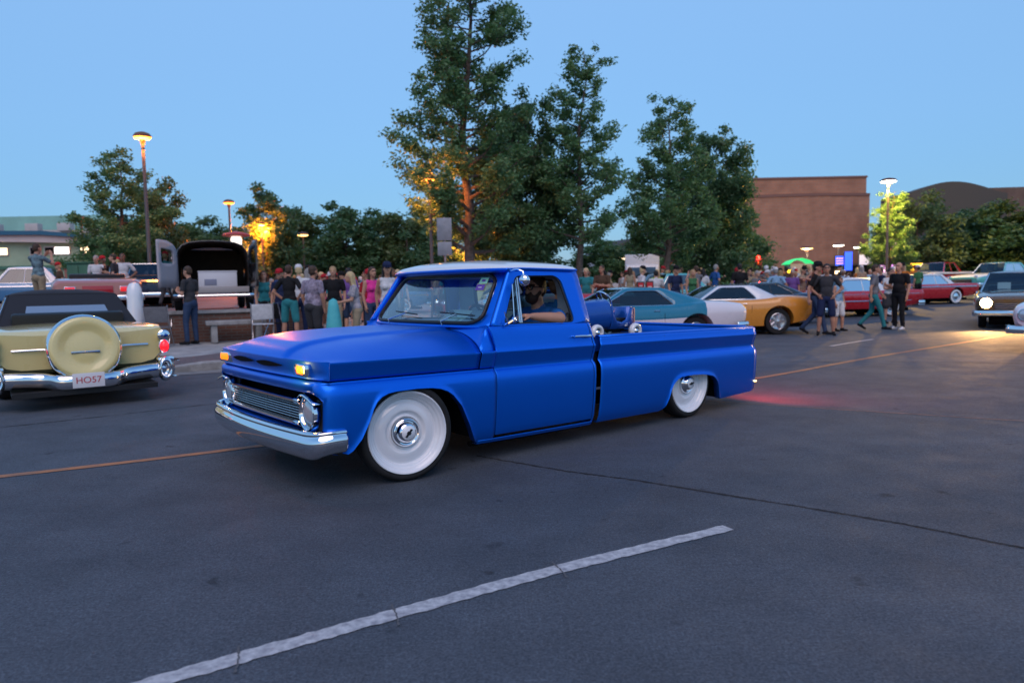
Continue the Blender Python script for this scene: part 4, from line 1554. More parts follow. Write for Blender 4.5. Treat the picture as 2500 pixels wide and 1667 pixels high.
def make_car(name, label, loc, yaw, P, group=None, cat="car"):
    root = thing(name, label, cat, (loc[0], loc[1], loc[2]), yaw, group)
    L = P["L"]
    body = P["paint"]
    roofm = P.get("roof_paint", body)
    st = P["stations"]            # (x, zlow, belt, ztop, w_sill, w_mid, w_belt)
    dens = []
    n = len(st)
    for i in range(n - 1):
        for k in range(5):
            t = k / 5
            a0, a1, a2, a3 = st[max(i - 1, 0)], st[i], st[i + 1], st[min(i + 2, n - 1)]
            row = []
            for j in range(7):
                h = st[i + 1][0] - st[i][0]
                m1 = (a2[j] - a0[j]) / max(1e-6, a2[0] - a0[0]) * h
                m2 = (a3[j] - a1[j]) / max(1e-6, a3[0] - a1[0]) * h
                v = (2 * t ** 3 - 3 * t ** 2 + 1) * a1[j] + (t ** 3 - 2 * t ** 2 + t) * m1 + (-2 * t ** 3 + 3 * t ** 2) * a2[j] + (t ** 3 - t ** 2) * m2
                row.append(v if j else lerp(a1[0], a2[0], t))
            dens.append(row)
    dens.append(list(st[-1]))
    rows = []
    x0 = L / 2
    for (x, zl, bt, zt, ws_, wm, wb) in dens:
        zm = zl + 0.62 * (bt - zl)
        half = [(0, zl), (ws_ * 0.8, zl), (ws_, zl + 0.035), (lerp(ws_, wm, 0.65), zl + 0.45 * (zm - zl)), (wm, zm), (wm * 0.998, lerp(zm, bt, 0.45)), (lerp(wm, wb, 0.45), bt - 0.035), (wb, bt),
                (wb * 0.94, bt + 0.25 * (zt - bt)), (wb * 0.6, lerp(bt, zt, 0.85)), (wb * 0.25, lerp(bt, zt, 0.98)), (0, zt)]
        ring = [(x - x0, y, z) for y, z in half] + [(x - x0, -y, z) for y, z in reversed(half[1:-1])]
        rows.append(ring)
    mb = MB()
    mb.grid(rows, close_u=True)
    m_ = len(rows[0])
    mb.f.append(tuple(range(m_ - 1, -1, -1)))
    mb.f.append(tuple(len(mb.v) - m_ + i for i in range(m_)))
    bo = mb.build("body", body, root, angle=38)
    wr = P.get("wr", 0.325)
    cuts = []
    for wx in P["axles"]:
        for sd in (-1, 1):
            cuts.append((wx - x0, sd * P["track"], wr + P.get("arch_up", 0.015), wr + 0.055, 0.24))
    cut_arches(bo, cuts)
    if P.get("paint2"):
        bo.data.materials.append(P["paint2"])
        fn = P["two_tone"]
        bo.data.polygons.foreach_set("material_index", [1 if fn(p.center.x + x0, p.center.y, p.center.z) else 0 for p in bo.data.polygons])

    def half_w(x, z):
        x = max(dens[0][0], min(dens[-1][0], x))
        k = max(i for i in range(len(dens)) if dens[i][0] <= x + 1e-9)
        a, b = dens[k], dens[min(k + 1, len(dens) - 1)]
        t = (x - a[0]) / max(1e-9, b[0] - a[0]) if b is not a else 0
        zl, bt, ws_, wm, wb = [lerp(a[j], b[j], t) for j in (1, 2, 4, 5, 6)]
        zm = zl + 0.62 * (bt - zl)
        return interp([(zl, ws_), (zl + 0.035, ws_), (zm, wm), (lerp(zm, bt, 0.45), wm * 0.998), (bt, wb)], z)
    # underside
    MB().box((0.0, 0, 0.22), (L * 0.86, P["track"] * 1.5, 0.10)).build("chassis", DARK, root)
    for wx in P["axles"]:
        MB().box((wx - x0, 0, wr), (0.62, P["track"] * 2 - 0.30, 0.50)).build("wheel_housing", DARK, root)
        for sd in (-1, 1):
            add_wheel(root, wx - x0, sd * (P["track"] + 0.09), sd, wr, P.get("wheel", "mag"))
    # bumpers
    for key in ("front", "rear"):
        bz = P.get("bumper_" + key, 0.42)
        if bz is None:
            continue
        sgn = -1 if key == "front" else 1
        xe = (0.0 if key == "front" else L) - x0 + sgn * 0.05
        wb = (dens[0] if key == "front" else dens[-1])[5] + 0.03
        wm = max(r_[5] for r_ in dens[:12] if True) if key == "front" else max(r_[5] for r_ in dens[-12:])
        wmx = wm + 0.01
        pth = [(xe - sgn * 0.32, wmx, bz), (xe - sgn * 0.12, wmx, bz), (xe - sgn * 0.03, wmx * 0.93, bz), (xe + sgn * 0.01, wmx * 0.6, bz), (xe + sgn * 0.02, 0, bz)]
        pth = pth + [(x, -y, z) for x, y, z in reversed(pth[:-1])]
        hh = P.get("bumper_h", 0.06)
        rows = []
        for dz, dx in ((hh, -0.02), (hh * 0.9, 0.0), (0.3 * hh, 0.018), (-0.3 * hh, 0.018), (-0.9 * hh, 0.0), (-hh, -0.02)):
            rows.append([(x + sgn * dx * (1 if abs(y) < wmx * 0.95 else 0.2), y + math.copysign(dx * (0 if abs(y) < wmx * 0.95 else 1), y), z + dz) for x, y, z in spline(pth, 40)])
        MB().grid(rows).build(key + "_bumper", P.get("bumper_mat", CHROME), root, solid=0.004)
    # lights
    for (x, y, z, rx, rz, m, shape) in P.get("lights", []):
        for sd in (-1, 1):
            nx = -1 if x < L / 2 else 1
            if shape == "round":
                M = axis_matrix((x - x0, sd * y, z), (nx, 0, 0))
                h = MB().lathe([(rx * 1.16, -0.05), (rx * 1.14, 0.012), (rx, 0.016), (rx * 0.96, 0.004)], 20, M, caps=False).build("headlight" if nx < 0 else "tail_light", CHROME, root)
                MB().lathe([(rx, 0.002), (rx * 0.7, 0.016), (0.0001, 0.022)], 20, M, caps=False).build("lens", m, h)
            else:
                h = MB().box((x - x0, sd * y, z), (0.05, rx * 2 + 0.02, rz * 2 + 0.02), bev=0.012).build("headlight" if nx < 0 else "tail_light", CHROME, root)
                MB().box((x - x0 + nx * 0.012, sd * y, z), (0.04, rx * 2, rz * 2), bev=0.012).build("lens", m, h)
    if P.get("grille"):
        gx, gy, gz0, gz1 = P["grille"]
        g_ = MB().box((gx - x0, 0, (gz0 + gz1) / 2), (0.04, gy * 2, gz1 - gz0), bev=0.01).build("grille", BLACK, root)
        for k in range(4):
            MB().box((gx - x0 - 0.018, 0, lerp(gz0, gz1, (k + 0.5) / 4)), (0.02, gy * 2 - 0.02, 0.012)).build("slat", DULL_CHROME, g_)
    # side trim
    for (xa, xb, z, r_) in P.get("trim", []):
        for sd in (-1, 1):
            pts = [(x - x0, sd * (half_w(x, z) + 0.004), z) for x in np.linspace(xa, xb, 14)]
            MB().tube(pts, r_, 6).build("side_trim", CHROME, root)
    for (x, z) in P.get("handles", []):
        for sd in (-1, 1):
            w = half_w(x, z)
            MB().tube([(x - x0, sd * w, z), (x - x0 + 0.01, sd * (w + 0.03), z), (x - x0 + 0.13, sd * (w + 0.03), z), (x - x0 + 0.14, sd * w, z)], 0.009, 6).build("door_handle", CHROME, root)
    # shut lines of the doors
    for xs_ in P.get("shut", []):
        for sd in (-1, 1):
            zl = 0.30
            pts = [(x - x0, sd * (half_w(x, z) + 0.0005), z) for x, z in [(xs_ + 0.0 * k, lerp(zl, P["belt"] - 0.01, k / 8)) for k in range(9)]]
            MB().tube(pts, 0.005, 4).build("shut_line", DARK, root)
    for (x, y, z) in P.get("plate", []):
        MB().box((x - x0, y, z), (0.012, 0.32, 0.16)).build("license_plate", mat("plate_white", (0.7, 0.7, 0.72), rough=0.4), root)
    # greenhouse
    G = P.get("gh")
    if G:
        xA0, xA1, xC1, xC0 = G["A0"] - x0, G["A1"] - x0, G["C1"] - x0, G["C0"] - x0
        zb, zr, wb, wr_ = G["zb"], G["zr"], G["wb"], G["wr"]
        crown = G.get("crown", 0.05)

        def yv(z):
            return lerp(wb, wr_, (z - zb) / (zr - zb))
        ns = 17
        rows = []
        for w in (0, 0.02, 0.08, 0.2, 0.4, 0.6, 0.8, 0.92, 0.98, 1.0):
            r_ = []
            for i in range(ns):
                s_ = -1 + 2 * i / (ns - 1)
                s_ = math.copysign(1 - (1 - abs(s_)) ** 1.5, s_)
                e = (1 - abs(s_) ** 3)
                edge = min(1, (1 - abs(s_)) / 0.1)
                bow = -0.06 * (1 - s_ * s_)
                xx = lerp(xA1 + bow, xC1 - bow * 0.6, w)
                r_.append((xx, s_ * (wr_ + 0.004), zr - 0.012 + 0.014 * edge ** 0.5 + crown * e * (1 - abs(2 * w - 1) ** 3) ** 0.8))
            rows.append(r_)
        MB().grid(rows).build("roof", roofm, root, angle=50, solid=0.012)
        B = G.get("B")
        qx = G.get("qx", None)       # rear end of the side glass at belt and roof
        ox = [(xA0, zb - 0.01), (xA1, zr), (xC1, zr), (xC0, zb - 0.01)]
        q0 = (qx[0] - x0) if qx else lerp(xC0, xA0, 0.16)
        q1 = (qx[1] - x0) if qx else lerp(xC1, xA1, 0.10)
        hole = [(xA0 + 0.10, zb + 0.012), (xA1 + 0.045, zr - 0.045), (q1, zr - 0.045), (q0, zb + 0.012)]
        for sd in (-1, 1):
            rws, Hh = frame_ring(ox, hole, yv, 0.03, 0.012)
            rws = [[(x, sd * y, z) for x, y, z in r_] for r_ in rws]
            fr_ = MB().grid(rws, close_u=True).build("window_frame", G.get("frame_paint", roofm), root, solid=0.03, angle=40)
            gl = MB()
            gl.add([(x, sd * (yv(z) - 0.014), z) for x, z in Hh], [tuple(range(len(Hh)))])
            gl.build("side_window", G.get("glass", DGLASS), fr_, smooth=False)
            pth = [(x, sd * (yv(z) + 0.002), z) for x, z in Hh]
            MB().tube(pth + [pth[0]], 0.008, 5, False).build("window_trim", G.get("trim", CHROME), fr_)
            if B:
                MB().tube([(B - x0, sd * (yv(zb) - 0.006), zb), (B - x0 + 0.03, sd * (yv(zr) - 0.006), zr - 0.03)], 0.014, 6).build("window_post", G.get("frame_paint", roofm), fr_)
        for nm, xa, xb, bow in (("windshield", xA0, xA1, -0.13), ("rear_window", xC0, xC1, 0.10)):
            rows = []
            for t in (0, 0.25, 0.5, 0.75, 1):
                rows.append([(lerp(xa, xb, t) + bow * (1 - s_ * s_) * lerp(1, 0.55, t), s_ * (yv(lerp(zb, zr, t)) - 0.02), lerp(zb - 0.005, zr - 0.005, t)) for s_ in np.linspace(-1, 1, 13)])
            if nm == "rear_window" and G.get("soft"):
                wgl = MB().grid([[rows[i][j] for j in range(13)] for i in range(5)]).build("soft_top_back", roofm, root, angle=70)
                sub = [[(p[0] + 0.012, p[1], p[2] + 0.004) for p in r_[2:11]] for r_ in (rows[1], rows[2], [tuple(lerp(a, b, 0.6) for a, b in zip(p, q_)) for p, q_ in zip(rows[2], rows[3])])]
                MB().grid(sub).build("rear_window", mat("soft_top_window", (0.20, 0.27, 0.36), rough=0.12, spec=0.6, coat=0.8), root, angle=70)
                continue
            wgl = MB().grid(rows).build(nm, G.get("glass", DGLASS), root, angle=70)
            edge = rows[0] + [r_[-1] for r_ in rows[1:]] + list(reversed(rows[-1]))[1:] + [r_[0] for r_ in reversed(rows[:-1])]
            MB().tube(edge, 0.012, 5, False).build("surround_trim", G.get("trim", CHROME), wgl)
    if P.get("seats", True):
        sm = P.get("seat_mat", BLACK)
        xs0 = P.get("seat_x", (0.5, 0.68))
        for f_ in xs0:
            s_ = MB().box((L * f_ - x0, 0, P["belt"] - 0.28), (0.5, P["track"] * 1.7, 0.2), bev=0.05).build("seat", sm, root)
            MB().box((L * f_ - x0 + 0.26, 0, P["belt"] - 0.02), (0.14, P["track"] * 1.7, 0.42), rot=(0, 0.16, 0), bev=0.05).build("backrest", sm, s_)
        w_ = axis_matrix((L * xs0[0] - x0 - 0.42, 0.34, P["belt"] + 0.02), (0.8, 0, 0.6))
        MB().tube([w_ @ Vector((0.18 * math.cos(a), 0.18 * math.sin(a), 0)) for a in np.linspace(0, 2 * math.pi, 17)], 0.012, 6, False).build("steering_wheel", BLACK, root)
    return root


def muscle(L=4.85, roof=1.27, fast=True, low=0.20):
    """stations of a late-sixties coupe"""
    return [(0.0, 0.42, 0.66, 0.70, 0.70, 0.80, 0.74), (0.12, 0.36, 0.74, 0.79, 0.78, 0.86, 0.80), (0.6, 0.24, 0.80, 0.87, 0.84, 0.92, 0.85), (1.2, low, 0.84, 0.93, 0.86, 0.93, 0.86), (1.75, low, 0.87, 0.95, 0.87, 0.93, 0.86),
            (2.6, low, 0.88, 0.94, 0.87, 0.93, 0.85), (3.3, low, 0.91, 0.96, 0.87, 0.94, 0.84), (3.8, 0.22, 0.96, 1.00, 0.87, 0.95, 0.83), (4.3, 0.30, 0.95, 0.98, 0.85, 0.93, 0.81), (L - 0.1, 0.40, 0.90, 0.92, 0.80, 0.88, 0.77), (L, 0.46, 0.84, 0.86, 0.76, 0.84, 0.74)]


def fifties(L=5.2):
    return [(0.0, 0.45, 0.74, 0.78, 0.72, 0.84, 0.80), (0.15, 0.36, 0.82, 0.86, 0.82, 0.92, 0.87), (0.7, 0.27, 0.89, 0.95, 0.88, 0.97, 0.89), (1.5, 0.25, 0.92, 1.00, 0.89, 0.97, 0.88), (2.2, 0.25, 0.92, 0.98, 0.89, 0.96, 0.87), (3.2, 0.25, 0.91, 0.95, 0.89, 0.96, 0.87),
            (3.9, 0.26, 0.93, 0.97, 0.89, 0.97, 0.88), (4.6, 0.32, 0.94, 0.96, 0.87, 0.96, 0.88), (L - 0.12, 0.40, 0.93, 0.92, 0.82, 0.93, 0.88), (L, 0.46, 0.90, 0.86, 0.78, 0.90, 0.86)]


TEAL = paint("teal_paint", (0.005, 0.16, 0.26))
WHITE_P = paint("white_paint", (0.66, 0.67, 0.70))
ORANGE_P = paint("orange_paint", (0.68, 0.27, 0.035))
RED_P = paint("red_paint", (0.42, 0.010, 0.018))
BLACK_P = paint("black_paint", (0.012, 0.013, 0.016))
NAVY_P = paint("navy_paint", (0.012, 0.02, 0.05))
AQUA_P = paint("turquoise_paint", (0.10, 0.46, 0.46))
BROWN_P = paint("bronze_paint", (0.13, 0.075, 0.022))
CREAM_P = paint("cream_paint", (0.72, 0.61, 0.26))
PINK_P = paint("faded_red_paint", (0.42, 0.17, 0.15), rough=0.4)
BLUE_P = paint("sky_blue_paint", (0.05, 0.19, 0.38))
SOFT_TOP = mat("black_canvas", (0.016, 0.017, 0.022), rough=0.8, bump=(220, 0.4, 0.002))
VINYL_TOP = mat("black_vinyl_roof", (0.022, 0.016, 0.016), rough=0.55, bump=(200, 0.3, 0.002))


def place(px, Y, dz=0.0):
    x = at(px, Y)
    return (x, Y, gz(x, Y) + dz)


def rot_off(loc, yaw, dx, dy):
    c, s = math.cos(yaw), math.sin(yaw)
    return (loc[0] + c * dx - s * dy, loc[1] + s * dx + c * dy, loc[2])


# teal fastback: rear near wheel at (3.76, 14.5)
yw = R(13)
P = dict(L=4.85, paint=TEAL, stations=muscle(), axles=(0.98, 3.70), track=0.76, belt=0.90, wheel="mag", wr=0.33,
         paint2=WHITE_P, two_tone=lambda x, y, z: (0.50 < z < 0.50 + 0.16 * min(1, max(0.15, (x - 1.0) / 2.8)) and 1.0 < x < 3.9) or (x > 3.75 + (0.98 - z) * 0.3 and z > 0.36 and x > 3.95) or (x > 3.4 and 0.48 < z < 0.70),
         lights=[(0.02, 0.62, 0.62, 0.085, 0, LENS, "round"), (4.86, 0.52, 0.68, 0.22, 0.05, RED_LENS, "box")], grille=(0.0, 0.5, 0.52, 0.68), handles=[(2.75, 0.80)], shut=[1.62, 2.98], bumper_front=0.45, bumper_rear=0.47, plate=[(4.87, 0, 0.52)],
         gh=dict(A0=1.55, A1=2.25, C1=3.05, C0=4.20, zb=0.89, zr=1.25, wb=0.84, wr=0.60, B=None, qx=(3.25, 2.92), crown=0.03), seat_x=(0.50, 0.64))
c0 = rot_off((3.76, 14.35, 0), yw, -(3.70 - 2.425), 0.85)
make_car("fastback_coupe", "teal and white fastback coupe with a chrome side window surround", c0, yw, P)

yw = R(4)
P = dict(L=4.80, paint=ORANGE_P, stations=muscle(4.80), axles=(0.98, 3.66), track=0.77, belt=0.90, wheel="mag", wr=0.335, roof_paint=VINYL_TOP,
         lights=[(0.02, 0.62, 0.62, 0.085, 0, LENS, "round"), (4.81, 0.52, 0.70, 0.24, 0.05, RED_LENS, "box")], grille=(0.0, 0.5, 0.52, 0.68), handles=[(2.70, 0.80)], shut=[1.6, 2.95], bumper_front=0.45, bumper_rear=0.49, bumper_h=0.035,
         gh=dict(A0=1.60, A1=2.20, C1=3.10, C0=3.75, zb=0.90, zr=1.255, wb=0.84, wr=0.60, qx=(3.12, 2.86), crown=0.03, frame_paint=WHITE_P), seat_x=(0.50, 0.64))
c0 = rot_off((6.73, 17.75, 0), yw, -(3.66 - 2.40), 0.86)
make_car("muscle_coupe", "orange muscle coupe with a black vinyl roof and polished wheels", c0, yw, P)

yw = R(12)
P = dict(L=4.9, paint=NAVY_P, stations=muscle(4.9), axles=(0.98, 3.72), track=0.76, belt=0.90, wheel="mag", roof_paint=BLACK_P,
         lights=[(0.02, 0.62, 0.62, 0.085, 0, LENS, "round"), (4.91, 0.52, 0.68, 0.22, 0.05, RED_LENS, "box")], grille=(0.0, 0.5, 0.52, 0.68), handles=[(2.70, 0.80)], shut=[1.6, 2.95],
         gh=dict(A0=1.6, A1=2.25, C1=3.2, C0=4.1, zb=0.9, zr=1.30, wb=0.84, wr=0.62, B=2.85, crown=0.03), seat_x=(0.50, 0.64))
make_car("dark_coupe", "dark navy coupe with chrome window trim parked behind the orange one", (at(1715, 22.6), 22.6, 0), yw, P)

# red sixties car with chrome side strip
yw = R(9)
P = dict(L=5.3, paint=RED_P, stations=fifties(5.3), axles=(1.0, 4.02), track=0.80, belt=0.92, wheel="whitewall", wr=0.345, trim=[(0.3, 5.1, 0.56, 0.018), (0.3, 5.1, 0.80, 0.008)],
         lights=[(0.03, 0.70, 0.72, 0.09, 0, LENS, "round"), (5.31, 0.66, 0.72, 0.12, 0.07, RED_LENS, "box")], grille=(0.0, 0.55, 0.5, 0.66), handles=[(2.8, 0.84)], shut=[1.75, 3.1], roof_paint=WHITE_P, bumper_rear=0.47, bumper_h=0.08,
         gh=dict(A0=1.75, A1=2.30, C1=3.45, C0=4.0, zb=0.91, zr=1.36, wb=0.86, wr=0.64, B=2.95), seat_mat=WHITE_P)
c0 = rot_off((13.60, 25.2, 0.03), yw, -(4.02 - 2.65), 0.89)
make_car("red_hardtop", "long red hardtop with whitewall tyres and chrome side strip", c0, yw, P)

yw = R(14)
P = dict(P, paint=RED_P, roof_paint=WHITE_P, trim=[(0.3, 5.1, 0.80, 0.03)])
make_car("red_sedan", "red car with chrome tail end behind the red hardtop", (at(2105, 33), 33.0, gz(0, 33) + 0.0), yw, P)

yw = R(30)
P2 = dict(L=5.2, paint=RED_P, paint2=WHITE_P, two_tone=lambda x, y, z: z > 0.80, stations=fifties(), axles=(0.98, 3.92), track=0.80, belt=0.92, wheel="whitewall", wr=0.345, trim=[(0.2, 5.0, 0.79, 0.02)],
          lights=[(0.03, 0.72, 0.76, 0.09, 0, LENS, "round"), (5.21, 0.72, 0.76, 0.06, 0.10, RED_LENS, "box")], grille=(0.0, 0.55, 0.5, 0.68), handles=[(2.8, 0.84)], roof_paint=RED_P, bumper_h=0.08,
          gh=dict(A0=1.8, A1=2.25, C1=3.4, C0=3.95, zb=0.91, zr=1.50, wb=0.86, wr=0.66, B=2.75))
make_car("two_tone_sedan", "red and white fifties sedan parked by the low brown hall", (at(2150, 44), 44.0, gz(0, 44) + 0.45), yw, P2)
P3 = dict(P2, paint=AQUA_P, roof_paint=AQUA_P, paint2=WHITE_P, two_tone=lambda x, y, z: z > 0.80 or z < 0.5)
make_car("turquoise_sedan", "turquoise and white fifties sedan behind the bronze car", (at(2290, 37), 37.0, gz(0, 37) + 0.35), R(20), P3)

# bronze car coming towards us with its headlights on
HEADLIT = mat("lit_headlamp", (1, 0.9, 0.7), rough=0.3, emit=(1, 0.62, 0.20), estr=45)
yw = R(56)
P4 = dict(L=5.0, paint=BROWN_P, stations=fifties(5.0), axles=(0.95, 3.8), track=0.78, belt=0.92, wheel="whitewall", wr=0.34, trim=[(0.2, 4.8, 0.66, 0.012)],
          lights=[(-0.01, 0.70, 0.68, 0.125, 0, HEADLIT, "round"), (5.01, 0.7, 0.72, 0.06, 0.10, RED_LENS, "box")], grille=(-0.02, 0.52, 0.48, 0.68), handles=[(2.7, 0.84)], bumper_h=0.07,
          gh=dict(A0=1.7, A1=2.2, C1=3.4, C0=3.95, zb=0.91, zr=1.46, wb=0.86, wr=0.66, B=2.75, glass=GLASS))
hl = (13.35, 17.3, 0)     # its lit headlamp on this side
c0 = rot_off(hl, yw, 2.5, 0.70)
bronze = make_car("bronze_sedan", "bronze fifties sedan driving with its headlights glowing", c0, yw, P4)
MB().box((-0.62, 0.30, 1.10), (0.01, 0.30, 0.22), rot=(0, 0.62, 0)).build("windshield_card", mat("white_card", (0.6, 0.6, 0.62), rough=0.6), bronze)
for sd in (-1, 1):
    ld = bpy.data.lights.new("headlamp", 'SPOT')
    ld.energy = 320
    ld.color = (1, 0.50, 0.16)
    ld.spot_size = R(100)
    ld.spot_blend = 0.8
    ld.shadow_soft_size = 0.09
    lo = bpy.data.objects.new("headlamp", ld)
    COL.objects.link(lo)
    lo.parent = bronze
    lo.location = (-2.62, sd * 0.70, 0.68)
    lo.rotation_euler = (0, R(82), 0)

# white car at the edge of the picture, following the pickup
yw = R(40)
P5 = dict(P4, paint=WHITE_P, lights=[(-0.01, 0.70, 0.68, 0.10, 0, LENS, "round"), (5.01, 0.7, 0.72, 0.06, 0.10, RED_LENS, "box")], trim=[(0.2, 4.8, 0.62, 0.012)])
c0 = rot_off((9.28, 11.55, 0), yw, 2.5, 0.0)
make_car("white_sedan", "white fifties sedan with chrome bumper following the pickup", c0, yw, P5)

# ---- cars on the terrace
P6 = dict(P2, paint=AQUA_P, paint2=None, roof_paint=WHITE_P, L=5.2)
make_car("turquoise_coupe", "turquoise car with white roof parked beside the green utility cabinet", (at(245, 31), 31.0, gz(0, 31) + TER_Z), R(-72), P6)
P7 = dict(P2, paint=BLUE_P, paint2=None, roof_paint=WHITE_P)
make_car("blue_sedan", "blue sedan with chrome bumper parked behind the cream convertible", (at(68, 27), 27.0, gz(0, 27) + TER_Z), R(20), P7)
P8 = dict(P2, paint=NAVY_P, paint2=None, roof_paint=NAVY_P)
make_car("navy_sedan", "navy sedan showing its chrome rear bumper beside the panel van", (at(362, 25.5), 25.5, gz(0, 25.5) + TER_Z), R(-65), P8)
P9 = dict(L=4.3, paint=PINK_P, stations=[(a * 4.3 / 4.85, b, c * 0.9, d * 0.88, e, f, g_) for a, b, c, d, e, f, g_ in muscle()], axles=(0.9, 3.3), track=0.70, belt=0.80, wheel="steel", wr=0.30, lights=[(0.02, 0.6, 0.56, 0.08, 0, LENS, "round"), (4.31, 0.55, 0.60, 0.1, 0.06, RED_LENS, "box")],
          handles=[(2.3, 0.7)], bumper_rear=0.40, bumper_front=0.4)
rs_ = make_car("red_roadster", "open faded red roadster parked at the edge of the terrace", (at(232, 18.2), 18.2, TER_Z), R(-60), P9)
MB().box((2.165, 0, 0.60), (0.012, 0.62, 0.16), bev=0.004).build("rear_panel", mat("red_gloss", (0.40, 0.01, 0.015), rough=0.3, coat=1), rs_)
P10 = dict(P2, paint=RED_P, paint2=None, roof_paint=RED_P)
make_car("red_pickup_cab", "red car with white interior standing among the crowd behind the pickup", (at(1215, 19.8), 20.5, gz(0, 20.5) + 0.15), R(15), dict(P10, seat_mat=WHITE_P))
P11 = dict(P2, paint=AQUA_P, paint2=None, roof_paint=AQUA_P)
make_car("aqua_wagon", "pale turquoise car behind the teal fastback and the crowd", (at(1530, 26.5), 26.5, gz(0, 26.5) + 0.15), R(20), P11)
make_car("light_blue_car", "light blue car behind the couple at the kerb", (at(850, 31), 31.0, gz(0, 31) + 0.15), R(25), dict(P2, paint=BLUE_P, paint2=None, roof_paint=BLUE_P, lights=[(0.03, 0.72, 0.76, 0.09, 0, LENS, "round"), (5.21, 0.72, 0.76, 0.06, 0.10, RED_LIT, "box")]))

# ---- cream convertible with a spare wheel carrier on its tail
cream_yaw = math.atan2(-0.80, 0.60)       # local x (rearward) points towards us
P = dict(L=5.35, paint=CREAM_P, stations=[(x * 5.35 / 5.2, *r) for x, *r in fifties(5.2)], axles=(1.0, 4.05), track=0.78, belt=0.92, wheel="whitewall", wr=0.345, roof_paint=SOFT_TOP, bumper_rear=None, trim=[(0.3, 5.0, 0.72, 0.012)],
         lights=[(0.03, 0.72, 0.76, 0.09, 0, LENS, "round")], grille=(0.0, 0.55, 0.5, 0.68), handles=[(2.7, 0.84)], shut=[1.8, 3.1],
         gh=dict(A0=1.80, A1=2.25, C1=3.35, C0=4.02, zb=0.90, zr=1.36, wb=0.84, wr=0.66, soft=True, qx=(3.25, 3.0), crown=0.07))
ch_ = Vector((-0.60, 0.80, 0)).normalized()
rear_c = Vector((-5.27, 8.62, 0))
cen_ = rear_c + ch_ * (5.35 / 2)
cream = make_car("cream_convertible", "cream fifties convertible with black soft top and spare wheel on its tail", (cen_.x, cen_.y, 0.0), cream_yaw, P)
xr = 5.35 / 2
# tail: continental kit, bumper with exhaust ports, lights, plate
M = axis_matrix((xr + 0.20, 0, 0.70), (1, 0, 0.10))
kit = MB().lathe([(0.395, -0.17), (0.405, -0.12), (0.405, 0.02), (0.395, 0.06), (0.372, 0.085)], 40, M, caps=False).build("spare_wheel_band", CHROME, cream, angle=60)
MB().lathe([(0.374, 0.082), (0.36, 0.105), (0.33, 0.115), (0.27, 0.10), (0.22, 0.078), (0.19, 0.075), (0.15, 0.082), (0.08, 0.092), (0.0001, 0.094)], 40, M, caps=False).build("spare_wheel_cover", CREAM_P, kit, angle=60)
MB().lathe([(0.39, -0.165), (0.0001, -0.165)], 30, M, caps=False).build("spare_wheel_back", CREAM_P, kit)
MB().box((xr + 0.296, 0, 0.66), (0.012, 0.30, 0.028), bev=0.005).build("script_badge", DULL_CHROME, kit)
mb = MB()
pth = [(xr - 0.35, 1.0, 0.36), (xr - 0.05, 1.0, 0.36), (xr + 0.10, 0.95, 0.36), (xr + 0.17, 0.72, 0.355), (xr + 0.20, 0.45, 0.335), (xr + 0.36, 0.28, 0.31), (xr + 0.38, 0, 0.31)]
pth = pth + [(x, -y, z) for x, y, z in reversed(pth[:-1])]
pf = spline(pth, 60)
rows = []
for dz, dx in ((0.10, -0.10), (0.095, -0.02), (0.075, 0.018), (0.03, 0.03), (-0.02, 0.03), (-0.06, 0.015), (-0.085, -0.02), (-0.10, -0.08)):
    rows.append([(p.x + dx * (1 if abs(p.y) < 0.93 else 0.25), p.y + math.copysign(dx * (0 if abs(p.y) < 0.93 else 1), p.y), p.z + dz) for p in pf])
rb = MB().grid(rows).build("rear_bumper", CHROME, cream, solid=0.004, angle=50)
for sd in (-1, 1):
    M = axis_matrix((xr + 0.10, sd * 0.88, 0.375), (1, sd * 0.06, 0))
    pod = MB().lathe([(0.10, -0.12), (0.125, 0.0), (0.128, 0.06), (0.118, 0.10), (0.09, 0.115), (0.072, 0.105), (0.065, 0.05), (0.06, 0.0)], 26, Matrix.Translation((0, 0, 0.0)) @ M @ Matrix.Diagonal((0.72, 1.25, 1, 1)), caps=False).build("exhaust_port", CHROME, cream, angle=60)
    MB().lathe([(0.064, 0.04), (0.0001, 0.03)], 20, M @ Matrix.Diagonal((0.72, 1.25, 1, 1)), caps=False).build("port_opening", DARK, pod)
    ov = MB().box((xr + 0.03, sd * 0.90, 0.49), (0.24, 0.20, 0.07), bev=0.03).build("bumper_guard", CHROME, cream)
    # fin with its light housing
    hs = MB().tube([(xr - 0.30, sd * 0.885, 0.80), (xr - 0.05, sd * 0.90, 0.80), (xr + 0.05, sd * 0.90, 0.79)], [0.065, 0.072, 0.075], 14).build("light_housing", CREAM_P, cream, angle=50)
    M = axis_matrix((xr + 0.05, sd * 0.90, 0.66), (1, 0, 0))
    b1 = MB().lathe([(0.082, -0.06), (0.080, 0.02), (0.068, 0.03), (0.064, 0.01)], 22, M @ Matrix.Diagonal((0.8, 1.15, 1, 1)), caps=False).build("tail_light", CHROME, cream)
    MB().lathe([(0.067, 0.015), (0.055, 0.05), (0.03, 0.068), (0.0001, 0.072)], 20, M @ Matrix.Diagonal((0.8, 1.15, 1, 1)), caps=False).build("lens", mat("bright_red_lens", (0.5, 0.005, 0.01), rough=0.15, coat=1, emit=(1, 0.01, 0.02), estr=0.7), b1)
    M2 = axis_matrix((xr + 0.05, sd * 0.90, 0.80), (1, 0, 0))
    MB().lathe([(0.072, -0.02), (0.072, 0.02), (0.06, 0.03), (0.03, 0.034), (0.0001, 0.036)], 22, M2, caps=False).build("reverse_light", CHROME, cream)
MB().tube([(xr + 0.015, -0.72, 0.70), (xr + 0.035, -0.30, 0.70)], 0.010, 6).build("tail_trim", CHROME, cream)
